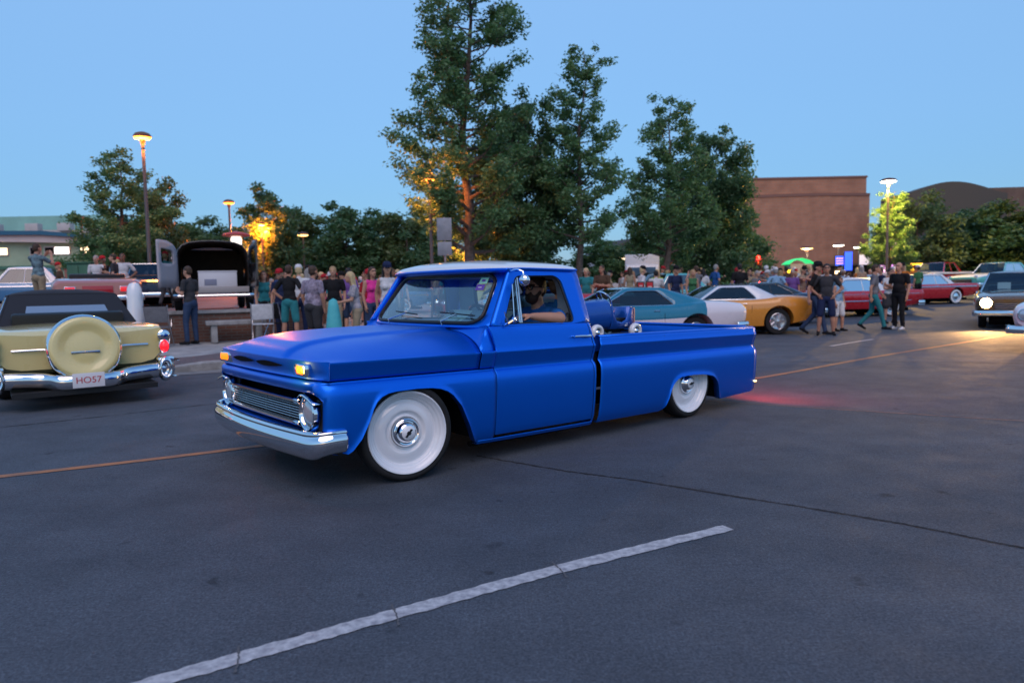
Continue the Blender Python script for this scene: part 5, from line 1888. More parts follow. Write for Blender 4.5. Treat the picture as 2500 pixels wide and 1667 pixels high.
MB().tube([(xr + 0.015, 0.72, 0.70), (xr + 0.035, 0.30, 0.70)], 0.010, 6).build("tail_trim", CHROME, cream)
pl = MB().box((xr + 0.425, 0.0, 0.335), (0.012, 0.33, 0.17), bev=0.004).build("license_plate", mat("plate_white", (0.7, 0.7, 0.72), rough=0.4), cream)
fc = bpy.data.curves.new("plate_number", 'FONT')
fc.body = "HO57"
fc.size = 0.105
fc.align_x = 'CENTER'
fc.align_y = 'CENTER'
fc.extrude = 0.001
fc.materials.append(mat("plate_red", (0.5, 0.04, 0.05), rough=0.5))
ft = bpy.data.objects.new("plate_number_curve", fc)
COL.objects.link(ft)
bpy.context.view_layer.update()
fm = bpy.data.meshes.new_from_object(ft.evaluated_get(bpy.context.evaluated_depsgraph_get()))
bpy.data.objects.remove(ft)
fo = bpy.data.objects.new("plate_number", fm)
COL.objects.link(fo)
fo.parent = pl
fo.location = (xr + 0.4325, 0, 0.335)
fo.rotation_euler = (R(90), 0, R(90))
MB().box((xr + 0.10, 0, 0.20), (0.5, 1.5, 0.06)).build("rear_pan", BLACK, cream)

# ---- black panel van with its rear doors open
van_x = at(497, 18.5)
van = thing("panel_van", "black forties panel van with rear doors wide open on the terrace", "van", (van_x, 18.5, TER_Z), math.atan2(-18.5, -van_x) + R(0))
VAN_IN = mat("van_interior", (0.05, 0.032, 0.022), rough=0.8, noise=(3, 0.4, None))


def van_section(x, sc=1.0, lift=0.0):
    half = [(0.0, 0.50), (0.80, 0.50), (0.86, 0.56), (0.90, 0.80), (0.90, 1.10), (0.875, 1.40), (0.82, 1.60), (0.72, 1.72), (0.55, 1.79), (0.28, 1.825), (0.0, 1.835)]
    P_ = [(x, y * sc, 0.5 + (z - 0.5) * (sc if sc < 1 else 1) + lift) for y, z in half]
    return P_ + [(x, -y, z) for x, y, z in reversed(P_[1:-1])]


# local +x points at us (rear); body runs to -x
secs = [(0.0, 1.0), (-0.06, 1.012), (-0.5, 1.02), (-1.5, 1.02), (-2.3, 1.0), (-2.6, 0.97), (-2.9, 0.86)]
MB().grid([van_section(x, s_) for x, s_ in secs], close_u=True).build("body", BLACK_P, van, angle=45, solid=0.035)
MB().grid([[(x - 0.0, y * 0.955, 0.5 + (z - 0.5) * 0.965) for x, y, z in van_section(xx, s_)] for xx, s_ in ((-0.03, 1.0), (-1.5, 1.0), (-2.2, 0.98))], close_u=True).build("load_bay", VAN_IN, van, angle=45)
MB().box((-2.2, 0, 1.1), (0.04, 1.66, 1.2)).build("bulkhead", VAN_IN, van)
MB().box((-1.1, 0, 0.56), (2.2, 1.62, 0.05)).build("load_floor", mat("wood_floor", (0.22, 0.12, 0.055), rough=0.6, noise=(4, 0.4, None)), van)
MB().grid([[(-2.9, y, z) for y in (-0.72, 0, 0.72)] for z in (0.50, 0.95)] + [[(-3.9, y * 0.9, z) for y in (-0.62, 0, 0.62)] for z in (0.98,)] + [[(-4.1, y * 0.8, z) for y in (-0.62, 0, 0.62)] for z in (0.6,)]).build("nose", BLACK_P, van)
MB().box((-0.02, 0, 0.55), (0.10, 1.72, 0.16), bev=0.02).build("rear_sill", mat("grey_primer", (0.36, 0.34, 0.34), rough=0.5), van)
MB().tube([(0.04, -0.95, 0.40), (0.12, -0.86, 0.40), (0.14, 0, 0.40), (0.12, 0.86, 0.40), (0.04, 0.95, 0.40)], 0.045, 10).build("rear_bumper", CHROME, van)
for sd in (-1, 1):
    MB().grid([[(x, sd * y, z) for y in (0.82, 1.0, 1.04)] for x, z in ((-0.1, 0.28), (-0.2, 0.62), (-0.55, 0.80), (-0.95, 0.66), (-1.1, 0.28))]).build("rear_fender", BLACK_P, van, angle=60, solid=0.01)
    add_wheel(van, -0.6, sd * 0.98, sd, 0.34, "steel")
    add_wheel(van, -3.4, sd * 0.86, sd, 0.34, "steel")
DOOR_IN = mat("lilac_door_panel", (0.40, 0.37, 0.40), rough=0.5)
for sd, ang, dm in ((-1, 118, DOOR_IN), (1, 100, BLACK_P)):
    # hinge on the body side; each door is a curved panel with its own window
    hinge = bpy.data.objects.new("rear_door", None)
    root_o = MB()
    def dpt(a, z):
        return (0.0, -sd * a, z)
    outline = [(0.0, 0.62), (0.0, 1.50), (0.06, 1.62), (0.20, 1.72), (0.45, 1.79), (0.84, 1.80), (0.84, 0.62)]
    hole = [(0.16, 1.22), (0.20, 1.55), (0.72, 1.60), (0.72, 1.22)]
    rws, Hh = frame_ring(outline, hole, lambda z: 0.0, 0.03, 0.0)
    rws = [[(y, -sd * x, z) for x, y, z in r_] for r_ in rws]
    d_ = MB().grid(rws, close_u=True).build("rear_door", dm, van, solid=0.05, angle=40)
    bpy.data.objects.remove(hinge)
    d_.location = (0.03, sd * 0.87, 0)
    d_.rotation_euler = (0, 0, -sd * R(-ang))
    MB().add([(0.012, -sd * x, z) for x, z in Hh], [tuple(range(len(Hh)))]).build("door_window", DGLASS, d_, smooth=False)
    MB().tube([(0.03, -sd * 0.70, 0.98), (0.05, -sd * 0.72, 1.02), (0.03, -sd * 0.74, 1.10)], 0.012, 6).build("door_handle", CHROME, d_)
    MB().box((0.015, -sd * 0.42, 0.95), (0.03, 0.44, 0.20), bev=0.01).build("door_pocket", dm, d_)


def rot_about(root, p):
    return root.location + Matrix.Rotation(root.rotation_euler.z, 3, 'Z') @ Vector(p)


p_ = rot_about(van, (-0.45, 0.10, 0.59))
wb_ = thing("white_chest", "white chest with a dark label standing in the open van", "chest", p_, van.rotation_euler.z)
MB().box((0, 0, 0.215), (0.5, 0.95, 0.43), bev=0.02).build("case", mat("white_enamel", (0.62, 0.63, 0.68), rough=0.4), wb_)
MB().box((0.255, -0.18, 0.16), (0.012, 0.30, 0.16), bev=0.004).build("label", mat("label_grey", (0.22, 0.24, 0.33), rough=0.5), wb_)
MB().box((0, 0, 0.44), (0.52, 0.97, 0.04), bev=0.012).build("lid", mat("white_enamel_lid", (0.55, 0.56, 0.62), rough=0.4), wb_)

# ---- white box truck down the street
bt = thing("box_truck", "white box truck facing us behind the street trees", "truck", place(1477, 44, 0.15), R(-10))
MB().box((0, 1.6, 1.55), (2.1, 3.0, 2.3), bev=0.05).build("cargo_box", WHITE_P, bt)
MB().grid([[(x, y, z) for x in (-0.95, -0.9, 0, 0.9, 0.95)] for y, z in ((0.1, 0.35), (-1.0, 0.38), (-1.15, 0.60), (-1.1, 1.15), (-0.75, 1.95), (-0.3, 2.08), (0.1, 2.08))]).build("cab", WHITE_P, bt, solid=0.02, angle=40)
MB().grid([[(x, y, z) for x in (-0.80, 0, 0.80)] for y, z in ((-1.10, 1.20), (-0.79, 1.88))]).build("windshield", DGLASS, bt, solid=0.02)
MB().box((0, -1.13, 0.78), (1.1, 0.04, 0.30), bev=0.01).build("grille", BLACK, bt)
for sd in (-1, 1):
    MB().box((sd * 0.72, -1.13, 0.80), (0.24, 0.04, 0.16), bev=0.01).build("headlight", LENS, bt)
    w_ = add_wheel(bt, 0, 0, sd, 0.36, "steel")
    w_.matrix_local = Matrix.Translation((sd * 0.95, -0.4, 0.36)) @ Matrix.Rotation(R(90) * sd, 4, 'Y')
    w_ = add_wheel(bt, 0, 0, sd, 0.36, "steel")
    w_.matrix_local = Matrix.Translation((sd * 0.98, 2.2, 0.36)) @ Matrix.Rotation(R(90) * sd, 4, 'Y')
MB().box((0, -1.18, 0.45), (1.9, 0.08, 0.16), bev=0.02).build("bumper", DULL_CHROME, bt)

# ---- pedal car standing in the pickup bed
def in_bed(u, v, z):
    return truck.matrix_basis @ Vector((u, -v, z))


bpy.context.view_layer.update()
pc = thing("pedal_car", "small blue pedal racer with fat white tyres riding in the pickup bed", "pedal car", in_bed(2.98, -0.02, 0.818), R(40.19))
pc.rotation_euler = (0, 0.02, R(40.19))
PED_BLUE = mat("pedal_car_blue", (0.008, 0.085, 0.42), rough=0.3, metal=0.3, coat=0.6, rnoise=0.03)


def pc_ring(x, w, zb, zt, r=0.06):
    pts = []
    for i in range(20):
        a = 2 * math.pi * i / 20
        ca, sa = math.cos(a), math.sin(a)
        e = 0.55
        pts.append((x, w * math.copysign(abs(ca) ** e, ca), (zb + zt) / 2 + (zt - zb) / 2 * math.copysign(abs(sa) ** (e + 0.15), sa)))
    return pts


MB().grid([pc_ring(x, w, zb, zt) for x, w, zb, zt in ((-0.38, 0.115, 0.12, 0.36), (-0.34, 0.13, 0.11, 0.385), (-0.15, 0.15, 0.10, 0.41), (0.02, 0.165, 0.10, 0.43), (0.05, 0.165, 0.10, 0.42))], close_u=True).build("hood", PED_BLUE, pc, angle=50, solid=0.006)
rows = []
for x, w, top in ((0.04, 0.165, 0.43), (0.07, 0.168, 0.29), (0.12, 0.170, 0.20), (0.20, 0.170, 0.18), (0.27, 0.168, 0.21), (0.32, 0.163, 0.29), (0.36, 0.155, 0.33), (0.42, 0.145, 0.335)):
    rows.append([(x, -w * 0.96, top), (x, -w, top - 0.02), (x, -w, 0.16), (x, -w * 0.8, 0.11), (x, 0, 0.10), (x, w * 0.8, 0.11), (x, w, 0.16), (x, w, top - 0.02), (x, w * 0.96, top)])
MB().grid(rows).build("cockpit", PED_BLUE, pc, angle=50, solid=0.008)
MB().grid([[(x, y, z) for y in (-0.14, 0, 0.14)] for x, z in ((0.30, 0.12), (0.36, 0.34), (0.42, 0.345), (0.425, 0.12))]).build("tail", PED_BLUE, pc, solid=0.006)
MB().box((0.428, 0, 0.25), (0.012, 0.30, 0.16), bev=0.004).build("tail_plate", mat("pale_orange_plate", (0.75, 0.38, 0.26), rough=0.5), pc)
shell = [(x - 0.01, y * 1.02, z) for x, y, z in pc_ring(-0.385, 0.118, 0.115, 0.365)]
MB().tube(shell + [shell[0]], 0.024, 8, False).build("grille_shell", WHEEL_WHITE, pc)
MB().add(shell, [tuple(range(20))]).build("grille_mesh", mat("brown_grille", (0.05, 0.02, 0.012), rough=0.6), pc)
M = axis_matrix((0.09, 0, 0.44), (0.75, 0, 0.66))
MB().tube([M @ Vector((0.085 * math.cos(a), 0.085 * math.sin(a), 0)) for a in np.linspace(0, 2 * math.pi, 25)], 0.010, 8, False).tube([M @ Vector((0, -0.08, 0)), M @ Vector((0, 0, -0.02)), M @ Vector((0, 0.08, 0))], 0.006, 6).tube([M @ Vector((0, 0, -0.01)), (0.0, 0, 0.33)], 0.009, 6).build("steering_wheel", CHROME, pc)
MB().box((0.26, 0, 0.20), (0.18, 0.22, 0.05), bev=0.02).build("seat", BLACK, pc)
for x in (-0.24, 0.36):
    MB().tube([(x, -0.22, 0.085), (x, 0.22, 0.085)], 0.010, 8).build("axle", BLACK, pc)
    for sd in (-1, 1):
        M = axis_matrix((x, sd * 0.215, 0.085), (0, sd, 0))
        w_ = MB().lathe([(0.04, -0.03), (0.06, -0.036), (0.08, -0.028), (0.087, 0.0), (0.08, 0.028), (0.06, 0.036), (0.042, 0.026), (0.038, 0.0)], 26, M, caps=False).build("wheel", WHEEL_WHITE, pc, angle=70)
        MB().lathe([(0.040, 0.0), (0.036, 0.016), (0.022, 0.028), (0.012, 0.036), (0.0001, 0.038)], 20, M, caps=False).build("hubcap", CHROME, w_, angle=60)
        MB().lathe([(0.045, -0.002), (0.0001, -0.002)], 20, M, caps=False).build("disc", BLACK, w_)
MB().box((0.05, 0, 0.09), (0.7, 0.05, 0.03)).build("frame_rail", BLACK, pc)
for z in (0.165, 0.145):
    MB().box((0.26, -0.172, z), (0.05, 0.006, 0.008)).build("step_badge", CHROME, pc)

# ------------------------------------------------------------------ people
def cap_mesh(bm_v, bm_f, a, b, ra, rb, n=12):
    a, b = Vector(a), Vector(b)
    d = b - a
    L = max(d.length, 1e-4)
    M = axis_matrix(a, d)
    prof = [(1e-4, -ra)] + [(ra * math.cos(t), ra * math.sin(t)) for t in (-1.1, -0.6, 0.0)] + [(rb * math.cos(t), L + rb * math.sin(t)) for t in (0.0, 0.6, 1.1)] + [(1e-4, L + rb)]
    k = len(bm_v)
    for r, h in prof:
        for i in range(n):
            an = 2 * math.pi * i / n
            bm_v.append(M @ Vector((r * math.cos(an), r * math.sin(an), h)))
    for j in range(len(prof) - 1):
        for i in range(n):
            i2 = (i + 1) % n
            bm_f.append((k + j * n + i, k + j * n + i2, k + (j + 1) * n + i2, k + (j + 1) * n + i))


def ell_mesh(bm_v, bm_f, c, r, rot=None, n=16, m=10):
    k = len(bm_v)
    M = Euler(rot).to_matrix() if rot else Matrix.Identity(3)
    for j in range(m + 1):
        t = math.pi * j / m
        s_, h = max(1e-4, math.sin(t)), -math.cos(t)
        for i in range(n):
            an = 2 * math.pi * i / n
            bm_v.append(Vector(c) + M @ Vector((r[0] * s_ * math.cos(an), r[1] * s_ * math.sin(an), r[2] * h)))
    for j in range(m):
        for i in range(n):
            i2 = (i + 1) % n
            bm_f.append((k + j * n + i, k + j * n + i2, k + (j + 1) * n + i2, k + (j + 1) * n + i))


def body_mesh(name, prims, nm, voxel=0.013, smooth_it=2):
    """one continuous skin over all the masses; faces take the material of the nearest mass"""
    V, F = [], []
    for p in prims:
        if p[0] == 'c':
            cap_mesh(V, F, p[1], p[2], p[3], p[4])
        else:
            ell_mesh(V, F, p[1], p[2], p[4] if len(p) > 4 else None)
    o = obj("figure_tmp", V, F, None, None, smooth=False)
    bm = bmesh.new()
    bm.from_mesh(o.data)
    bmesh.ops.recalc_face_normals(bm, faces=bm.faces)
    bm.to_mesh(o.data)
    bm.free()
    md = o.modifiers.new("remesh", 'REMESH')
    md.mode = 'VOXEL'
    md.voxel_size = voxel
    md.use_smooth_shade = True
    s_ = o.modifiers.new("smooth", 'SMOOTH')
    s_.factor = 0.5
    s_.iterations = smooth_it
    bpy.context.view_layer.update()
    dg = bpy.context.evaluated_depsgraph_get()
    me = bpy.data.meshes.new_from_object(o.evaluated_get(dg))
    me.name = name
    bpy.data.objects.remove(o)
    n = len(me.polygons)
    cen = np.empty(n * 3, np.float32)
    me.polygons.foreach_get("center", cen)
    cen = cen.reshape(-1, 3)
    best = np.full(n, 1e9)
    idx = np.zeros(n, np.int32)
    for p in prims:
        if p[0] == 'c':
            a, b = np.array(p[1][:]), np.array(p[2][:])
            d = b - a
            t = np.clip(((cen - a) @ d) / max(1e-9, d @ d), 0, 1)
            dist = np.linalg.norm(cen - a - t[:, None] * d, axis=1) - (p[3] + (p[4] - p[3]) * t)
            mi = p[5]
        else:
            q = cen - np.array(p[1][:])
            if len(p) > 4 and p[4]:
                q = q @ np.array(Euler(p[4]).to_matrix())
            r = np.array(p[2])
            k = np.linalg.norm(q / r, axis=1)
            dist = (k - 1) * np.linalg.norm(q, axis=1) / np.maximum(k, 1e-6)
            mi = p[3]
        w = dist < best
        best[w] = dist[w]
        idx[w] = mi
    for _ in range(nm):
        me.materials.append(None)
    me.polygons.foreach_set("material_index", idx)
    me.polygons.foreach_set("use_smooth", [True] * n)
    return me


SKIN, HAIR, TOP, BOT, SHOE = 0, 1, 2, 3, 4


def hand(pr, wrist, direc, palm_n, size=1.0, curl=0.5, m=SKIN, fr=0.0105):
    """palm, four fingers of different length, thumb from the side of the palm"""
    w = Vector(wrist)
    d = Vector(direc).normalized()
    n_ = Vector(palm_n)
    n_ = (n_ - d * n_.dot(d)).normalized()
    s_ = d.cross(n_)
    c = w + d * 0.05 * size
    pr.append(('c', w + d * 0.015 * size + s_ * 0.018, w + d * 0.075 * size + s_ * 0.022, 0.021 * size, 0.020 * size, m))
    pr.append(('c', w + d * 0.015 * size - s_ * 0.018, w + d * 0.075 * size - s_ * 0.022, 0.021 * size, 0.019 * size, m))
    for k, L in ((-1.5, 0.060), (-0.5, 0.075), (0.5, 0.080), (1.5, 0.070)):
        b0 = w + d * 0.085 * size + s_ * k * 0.019 * size
        mid = b0 + (d * (1 - 0.4 * curl) + n_ * curl * 0.6) * L * 0.55 * size
        tip = mid + (d * (1 - curl) + n_ * curl) * L * 0.5 * size
        pr.append(('c', b0, mid, fr, fr * 0.92, m))
        pr.append(('c', mid, tip, fr * 0.92, fr * 0.8, m))
    t0 = w + d * 0.03 * size + s_ * 0.032 * size
    t1 = t0 + (d * 0.6 + s_ * 0.6 + n_ * 0.3).normalized() * 0.038 * size
    t2 = t1 + (d * 0.8 + n_ * 0.5).normalized() * 0.032 * size
    pr.append(('c', t0, t1, fr * 1.2, fr * 1.1, m))
    pr.append(('c', t1, t2, fr * 1.1, fr * 0.9, m))


def head(pr, c, hair="short", tilt=0.0, turn=0.0, beard=False):
    """c: middle of the head; looks along -y turned by turn"""
    ct, st_ = math.cos(turn), math.sin(turn)

    def P(x, y, z):
        y, z = y * math.cos(tilt) - z * math.sin(tilt), y * math.sin(tilt) + z * math.cos(tilt)
        return Vector((c[0] + x * ct - y * st_, c[1] + x * st_ + y * ct, c[2] + z))
    pr.append(('e', P(0, 0.008, 0.018), (0.074, 0.092, 0.098), SKIN, (tilt, 0, turn)))
    pr.append(('e', P(0, -0.030, -0.035), (0.058, 0.062, 0.075), SKIN, (tilt, 0, turn)))
    pr.append(('e', P(0, -0.052, -0.085), (0.036, 0.036, 0.030), SKIN, (tilt, 0, turn)))
    pr.append(('c', P(0, -0.088, 0.010), P(0, -0.108, -0.022), 0.011, 0.016, SKIN))
    for s in (-1, 1):
        pr.append(('e', P(s * 0.074, 0.012, -0.008), (0.012, 0.020, 0.032), SKIN, (tilt, 0, turn)))
        pr.append(('c', P(s * 0.014, -0.080, 0.030), P(s * 0.048, -0.070, 0.032), 0.012, 0.010, HAIR))
    pr.append(('c', P(-0.022, -0.082, -0.060), P(0.022, -0.082, -0.060), 0.011, 0.011, SKIN))
    if hair != "bald":
        pr.append(('e', P(0, 0.022, 0.042), (0.082, 0.094, 0.090), HAIR, (tilt, 0, turn)))
        pr.append(('e', P(0, 0.050, -0.005), (0.074, 0.062, 0.075), HAIR, (tilt, 0, turn)))
    if hair == "long":
        for s in (-1, 1):
            pr.append(('c', P(s * 0.068, 0.025, 0.02), P(s * 0.078, 0.035, -0.16), 0.034, 0.030, HAIR))
        pr.append(('c', P(0, 0.07, 0.0), P(0, 0.075, -0.19), 0.06, 0.05, HAIR))
    if hair == "bun":
        pr.append(('e', P(0, 0.10, 0.07), (0.04, 0.04, 0.04), HAIR))
    if beard:
        pr.append(('e', P(0, -0.045, -0.078), (0.058, 0.062, 0.055), HAIR, (tilt, 0, turn)))
        for s in (-1, 1):
            pr.append(('c', P(s * 0.060, 0.0, -0.02), P(s * 0.045, -0.045, -0.075), 0.017, 0.024, HAIR))
        pr.append(('c', P(-0.03, -0.090, -0.042), P(0.03, -0.090, -0.042), 0.012, 0.012, HAIR))
    return P


def standing(pose, hair="short", legs="long", build=1.0, female=False, sleeves="short", turn=0.0):
    pr = []
    b = build
    hipw = 0.098 * (1.06 if female else 1.0)
    shw = (0.165 if female else 0.190) * (0.5 + 0.5 * b)
    lean = {"lean": 0.16, "photo": -0.02}.get(pose, 0.02)

    def T(x, y, z):      # lean the trunk forward above the hips
        dz = max(0, z - 0.95)
        return Vector((x, y - dz * lean, z - dz * lean * lean * 0.5))
    # trunk
    pr.append(('e', T(0, 0.0, 1.29), (0.160 * b, 0.108 * b, 0.19), TOP))
    pr.append(('e', T(0, -0.012 * b, 1.10), (0.142 * b, 0.112 * b * b, 0.17), TOP))
    pr.append(('c', T(-shw + 0.045, 0.01, 1.415), T(shw - 0.045, 0.01, 1.415), 0.062, 0.062, TOP))
    pr.append(('c', T(0, 0.012, 1.40), T(0, 0.012, 1.475), 0.085, 0.056, TOP))
    if female:
        for s in (-1, 1):
            pr.append(('e', T(s * 0.068, -0.085, 1.275), (0.062, 0.055, 0.062), TOP))
    pr.append(('c', T(-0.075 * b, 0.0, 1.00), T(0.075 * b, 0.0, 1.00), 0.098 * b, 0.098 * b, TOP))
    pr.append(('e', (0, 0.012, 0.925), (0.165 * b, 0.118 * b, 0.115), BOT))
    pr.append(('c', T(0, 0.012, 1.44), T(0, -0.012, 1.56), 0.054, 0.050, SKIN))
    hc = T(0, -0.028, 1.645)
    head(pr, hc, hair, tilt=0.10 if pose in ("phone", "lean") else 0.0, turn=turn)
    # legs
    if pose == "walk":
        LG = {-1: ((-hipw, 0, 0.90), (-0.10, -0.16, 0.52), (-0.10, -0.24, 0.10), -1), 1: ((hipw, 0, 0.90), (0.10, 0.03, 0.50), (0.10, 0.30, 0.17), 1)}
    elif pose in ("stance", "hips"):
        LG = {s: ((s * hipw, 0, 0.90), (s * 0.14, -0.01, 0.50), (s * 0.17, 0.02, 0.085), 0) for s in (-1, 1)}
    else:
        LG = {-1: ((-hipw, 0, 0.90), (-0.105, -0.005, 0.50), (-0.11, 0.02, 0.085), 0), 1: ((hipw, 0, 0.90), (0.115, -0.06, 0.51), (0.135, -0.03, 0.085), 0)}
    for s, (h_, k_, a_, st) in LG.items():
        h_, k_, a_ = Vector(h_), Vector(k_), Vector(a_)
        if legs == "long":
            pr.append(('c', h_, k_, 0.092 * b, 0.066, BOT))
            pr.append(('c', k_, a_ + Vector((0, 0, 0.02)), 0.064, 0.052, BOT))
        elif legs == "shorts":
            e = h_.lerp(k_, 0.92)
            pr.append(('c', h_, e, 0.098 * b, 0.086, BOT))
            pr.append(('c', k_.lerp(h_, 0.2), k_, 0.058, 0.052, SKIN))
            pr.append(('c', k_, k_.lerp(a_, 0.35), 0.050, 0.056, SKIN))
            pr.append(('c', k_.lerp(a_, 0.35), a_, 0.056, 0.036, SKIN))
        else:      # skirt
            pr.append(('c', h_, h_.lerp(k_, 0.75), 0.105 * b, 0.125, BOT))
            pr.append(('c', h_.lerp(k_, 0.6), k_, 0.06, 0.050, SKIN))
            pr.append(('c', k_, k_.lerp(a_, 0.35), 0.048, 0.053, SKIN))
            pr.append(('c', k_.lerp(a_, 0.35), a_, 0.053, 0.034, SKIN))
        heel = a_ + Vector((0, 0.035, -0.045))
        toe = a_ + Vector((s * 0.025, -0.165, -0.053))
        if st == 1:
            toe = a_ + Vector((0.02, -0.12, -0.13))
            heel = a_ + Vector((0, 0.05, -0.02))
        pr.append(('c', heel, toe, 0.036, 0.032, SHOE))
        pr.append(('c', a_, heel.lerp(toe, 0.45) + Vector((0, 0, 0.012)), 0.042, 0.038, SHOE))
    # arms
    fwd = Vector((0, -1, 0))
    AR = {}
    sw = 0.03
    rest = {s: (Vector((s * (shw + 0.055), 0.02, 1.13)), Vector((s * (shw + 0.045), -0.06, 0.885)), (0, -0.15, -1), (-s, 0, 0)) for s in (-1, 1)}
    AR = dict(rest)
    if pose == "phone":
        AR[1] = (Vector((shw + 0.03, -0.03, 1.14)), Vector((0.09, -0.27, 1.20)), (-0.6, -0.3, 0.7), (0, 0.6, 0.5))
        AR[-1] = (Vector((-shw - 0.04, 0.0, 1.14)), Vector((-0.06, -0.25, 1.17)), (0.8, -0.3, 0.3), (0, 0.6, 0.5))
    elif pose == "drink":
        AR[-1] = (Vector((-shw - 0.05, -0.01, 1.14)), Vector((-shw - 0.01, -0.27, 1.19)), (0.25, -0.9, 0.25), (1, 0, 0))
    elif pose == "photo":
        for s in (-1, 1):
            AR[s] = (Vector((s * (shw + 0.08), -0.18, 1.27)), Vector((s * 0.09, -0.33, 1.50)), (-s * 0.3, -0.3, 0.9), (-s, 0, 0))
    elif pose == "hips":
        for s in (-1, 1):
            AR[s] = (Vector((s * (shw + 0.17), 0.06, 1.16)), Vector((s * 0.185, -0.04, 1.00)), (-s * 0.4, -0.5, -0.6), (-s, 0.3, 0))
    elif pose == "point":
        AR[1] = (Vector((shw + 0.11, -0.20, 1.36)), Vector((shw + 0.16, -0.44, 1.42)), (0.2, -1, 0.2), (-0.5, 0, -1))
    elif pose == "folded":
        AR[1] = (Vector((shw + 0.05, -0.06, 1.13)), Vector((-0.06, -0.20, 1.19)), (-1, -0.05, 0.1), (0, 1, 0))
        AR[-1] = (Vector((-shw - 0.05, -0.06, 1.13)), Vector((0.06, -0.215, 1.15)), (1, -0.05, 0.1), (0, 1, 0))
    elif pose == "walk":
        AR[1] = (Vector((shw + 0.05, -0.10, 1.14)), Vector((shw + 0.03, -0.26, 0.95)), (0, -0.6, -0.8), (-1, 0, 0))
        AR[-1] = (Vector((-shw - 0.05, 0.13, 1.14)), Vector((-shw - 0.04, 0.12, 0.88)), (0, -0.1, -1), (1, 0, 0))
    elif pose == "lean":
        AR[1] = (Vector((shw + 0.02, -0.10, 1.15)), Vector((0.10, -0.36, 1.10)), (-0.3, -0.9, -0.1), (-1, 0, 0))
    for s, (el, wr, hd, pn) in AR.items():
        sh = T(s * shw, 0.012, 1.415)
        if pose != "lean" or s > 0:
            pass
        el, wr = T(*el), T(*wr)
        if sleeves == "short":
            pr.append(('c', sh, sh.lerp(el, 0.62), 0.060, 0.058, TOP))
            pr.append(('c', sh.lerp(el, 0.5), el, 0.043, 0.039, SKIN))
            pr.append(('c', el, wr, 0.040, 0.027, SKIN))
        elif sleeves == "none":
            pr.append(('c', sh, el, 0.050, 0.038, SKIN))
            pr.append(('c', el, wr, 0.038, 0.026, SKIN))
        else:
            pr.append(('c', sh, el, 0.062, 0.050, TOP))
            pr.append(('c', el, wr, 0.050, 0.036, TOP))
        hand(pr, wr, hd, pn)
    return pr


FIG = {}
for key, kw in {
        "m_rest": dict(pose="rest"), "m_phone": dict(pose="phone"), "m_drink": dict(pose="drink", legs="shorts", build=1.1), "m_photo": dict(pose="photo"),
        "m_hips": dict(pose="hips", legs="shorts"), "m_walk": dict(pose="walk"), "m_fold": dict(pose="folded", build=1.12), "m_point": dict(pose="point"),
        "m_big": dict(pose="rest", legs="shorts", build=1.22), "m_bald": dict(pose="drink", hair="bald", build=1.1),
        "f_rest": dict(pose="rest", hair="long", female=True, build=0.92, legs="shorts", sleeves="none"), "f_drink": dict(pose="drink", hair="long", female=True, build=0.95), "f_lean": dict(pose="lean", hair="long", female=True, build=1.0),
        "f_skirt": dict(pose="folded", hair="bun", female=True, build=0.95, legs="skirt"), "f_walk": dict(pose="walk", hair="long", female=True, build=0.92, sleeves="none")}.items():
    FIG[key] = body_mesh(key, standing(**kw), 5, 0.0135)

SKINS = [mat("skin_%d" % i, c, rough=0.55, spec=0.4) for i, c in enumerate([(0.46, 0.24, 0.16), (0.40, 0.20, 0.13), (0.52, 0.29, 0.20), (0.22, 0.11, 0.07)])]
HAIRS = {k: mat("hair_" + k, c, rough=0.6, bump=(160, 0.6, 0.004)) for k, c in {"black": (0.012, 0.010, 0.010), "brown": (0.05, 0.027, 0.015), "fair": (0.33, 0.22, 0.10), "grey": (0.28, 0.27, 0.26), "blond": (0.50, 0.38, 0.20)}.items()}
CLOTH = {k: mat("cloth_" + k, c, rough=0.85, spec=0.2, noise=(7, 0.22, None), bump=(26, 0.35, 0.012)) for k, c in {
    "black": (0.014, 0.014, 0.016), "charcoal": (0.045, 0.045, 0.05), "grey": (0.16, 0.16, 0.175), "white": (0.60, 0.60, 0.62), "navy": (0.018, 0.028, 0.075), "blue": (0.03, 0.10, 0.30), "light_blue": (0.22, 0.38, 0.55), "denim": (0.035, 0.06, 0.12),
    "khaki": (0.30, 0.24, 0.16), "red": (0.38, 0.02, 0.03), "pink": (0.75, 0.05, 0.30), "green": (0.05, 0.16, 0.07), "lime": (0.30, 0.45, 0.04), "purple": (0.16, 0.08, 0.28), "tan": (0.33, 0.25, 0.18), "brown": (0.09, 0.055, 0.035), "teal": (0.03, 0.20, 0.22), "orange": (0.5, 0.16, 0.03)}.items()}
CLOTH["lilac"] = mat("cloth_lilac", (0.36, 0.31, 0.40), rough=0.85, noise=(16, 0.8, (0.13, 0.10, 0.14)), bump=(26, 0.35, 0.012))
CLOTH["floral"] = mat("cloth_floral", (0.46, 0.42, 0.42), rough=0.85, noise=(22, 0.8, (0.20, 0.19, 0.26)), bump=(26, 0.35, 0.012))
CLOTH["patterned"] = mat("cloth_patterned", (0.18, 0.30, 0.34), rough=0.85, noise=(14, 0.9, (0.05, 0.07, 0.09)), bump=(26, 0.35, 0.012))
CAP_MESH = None


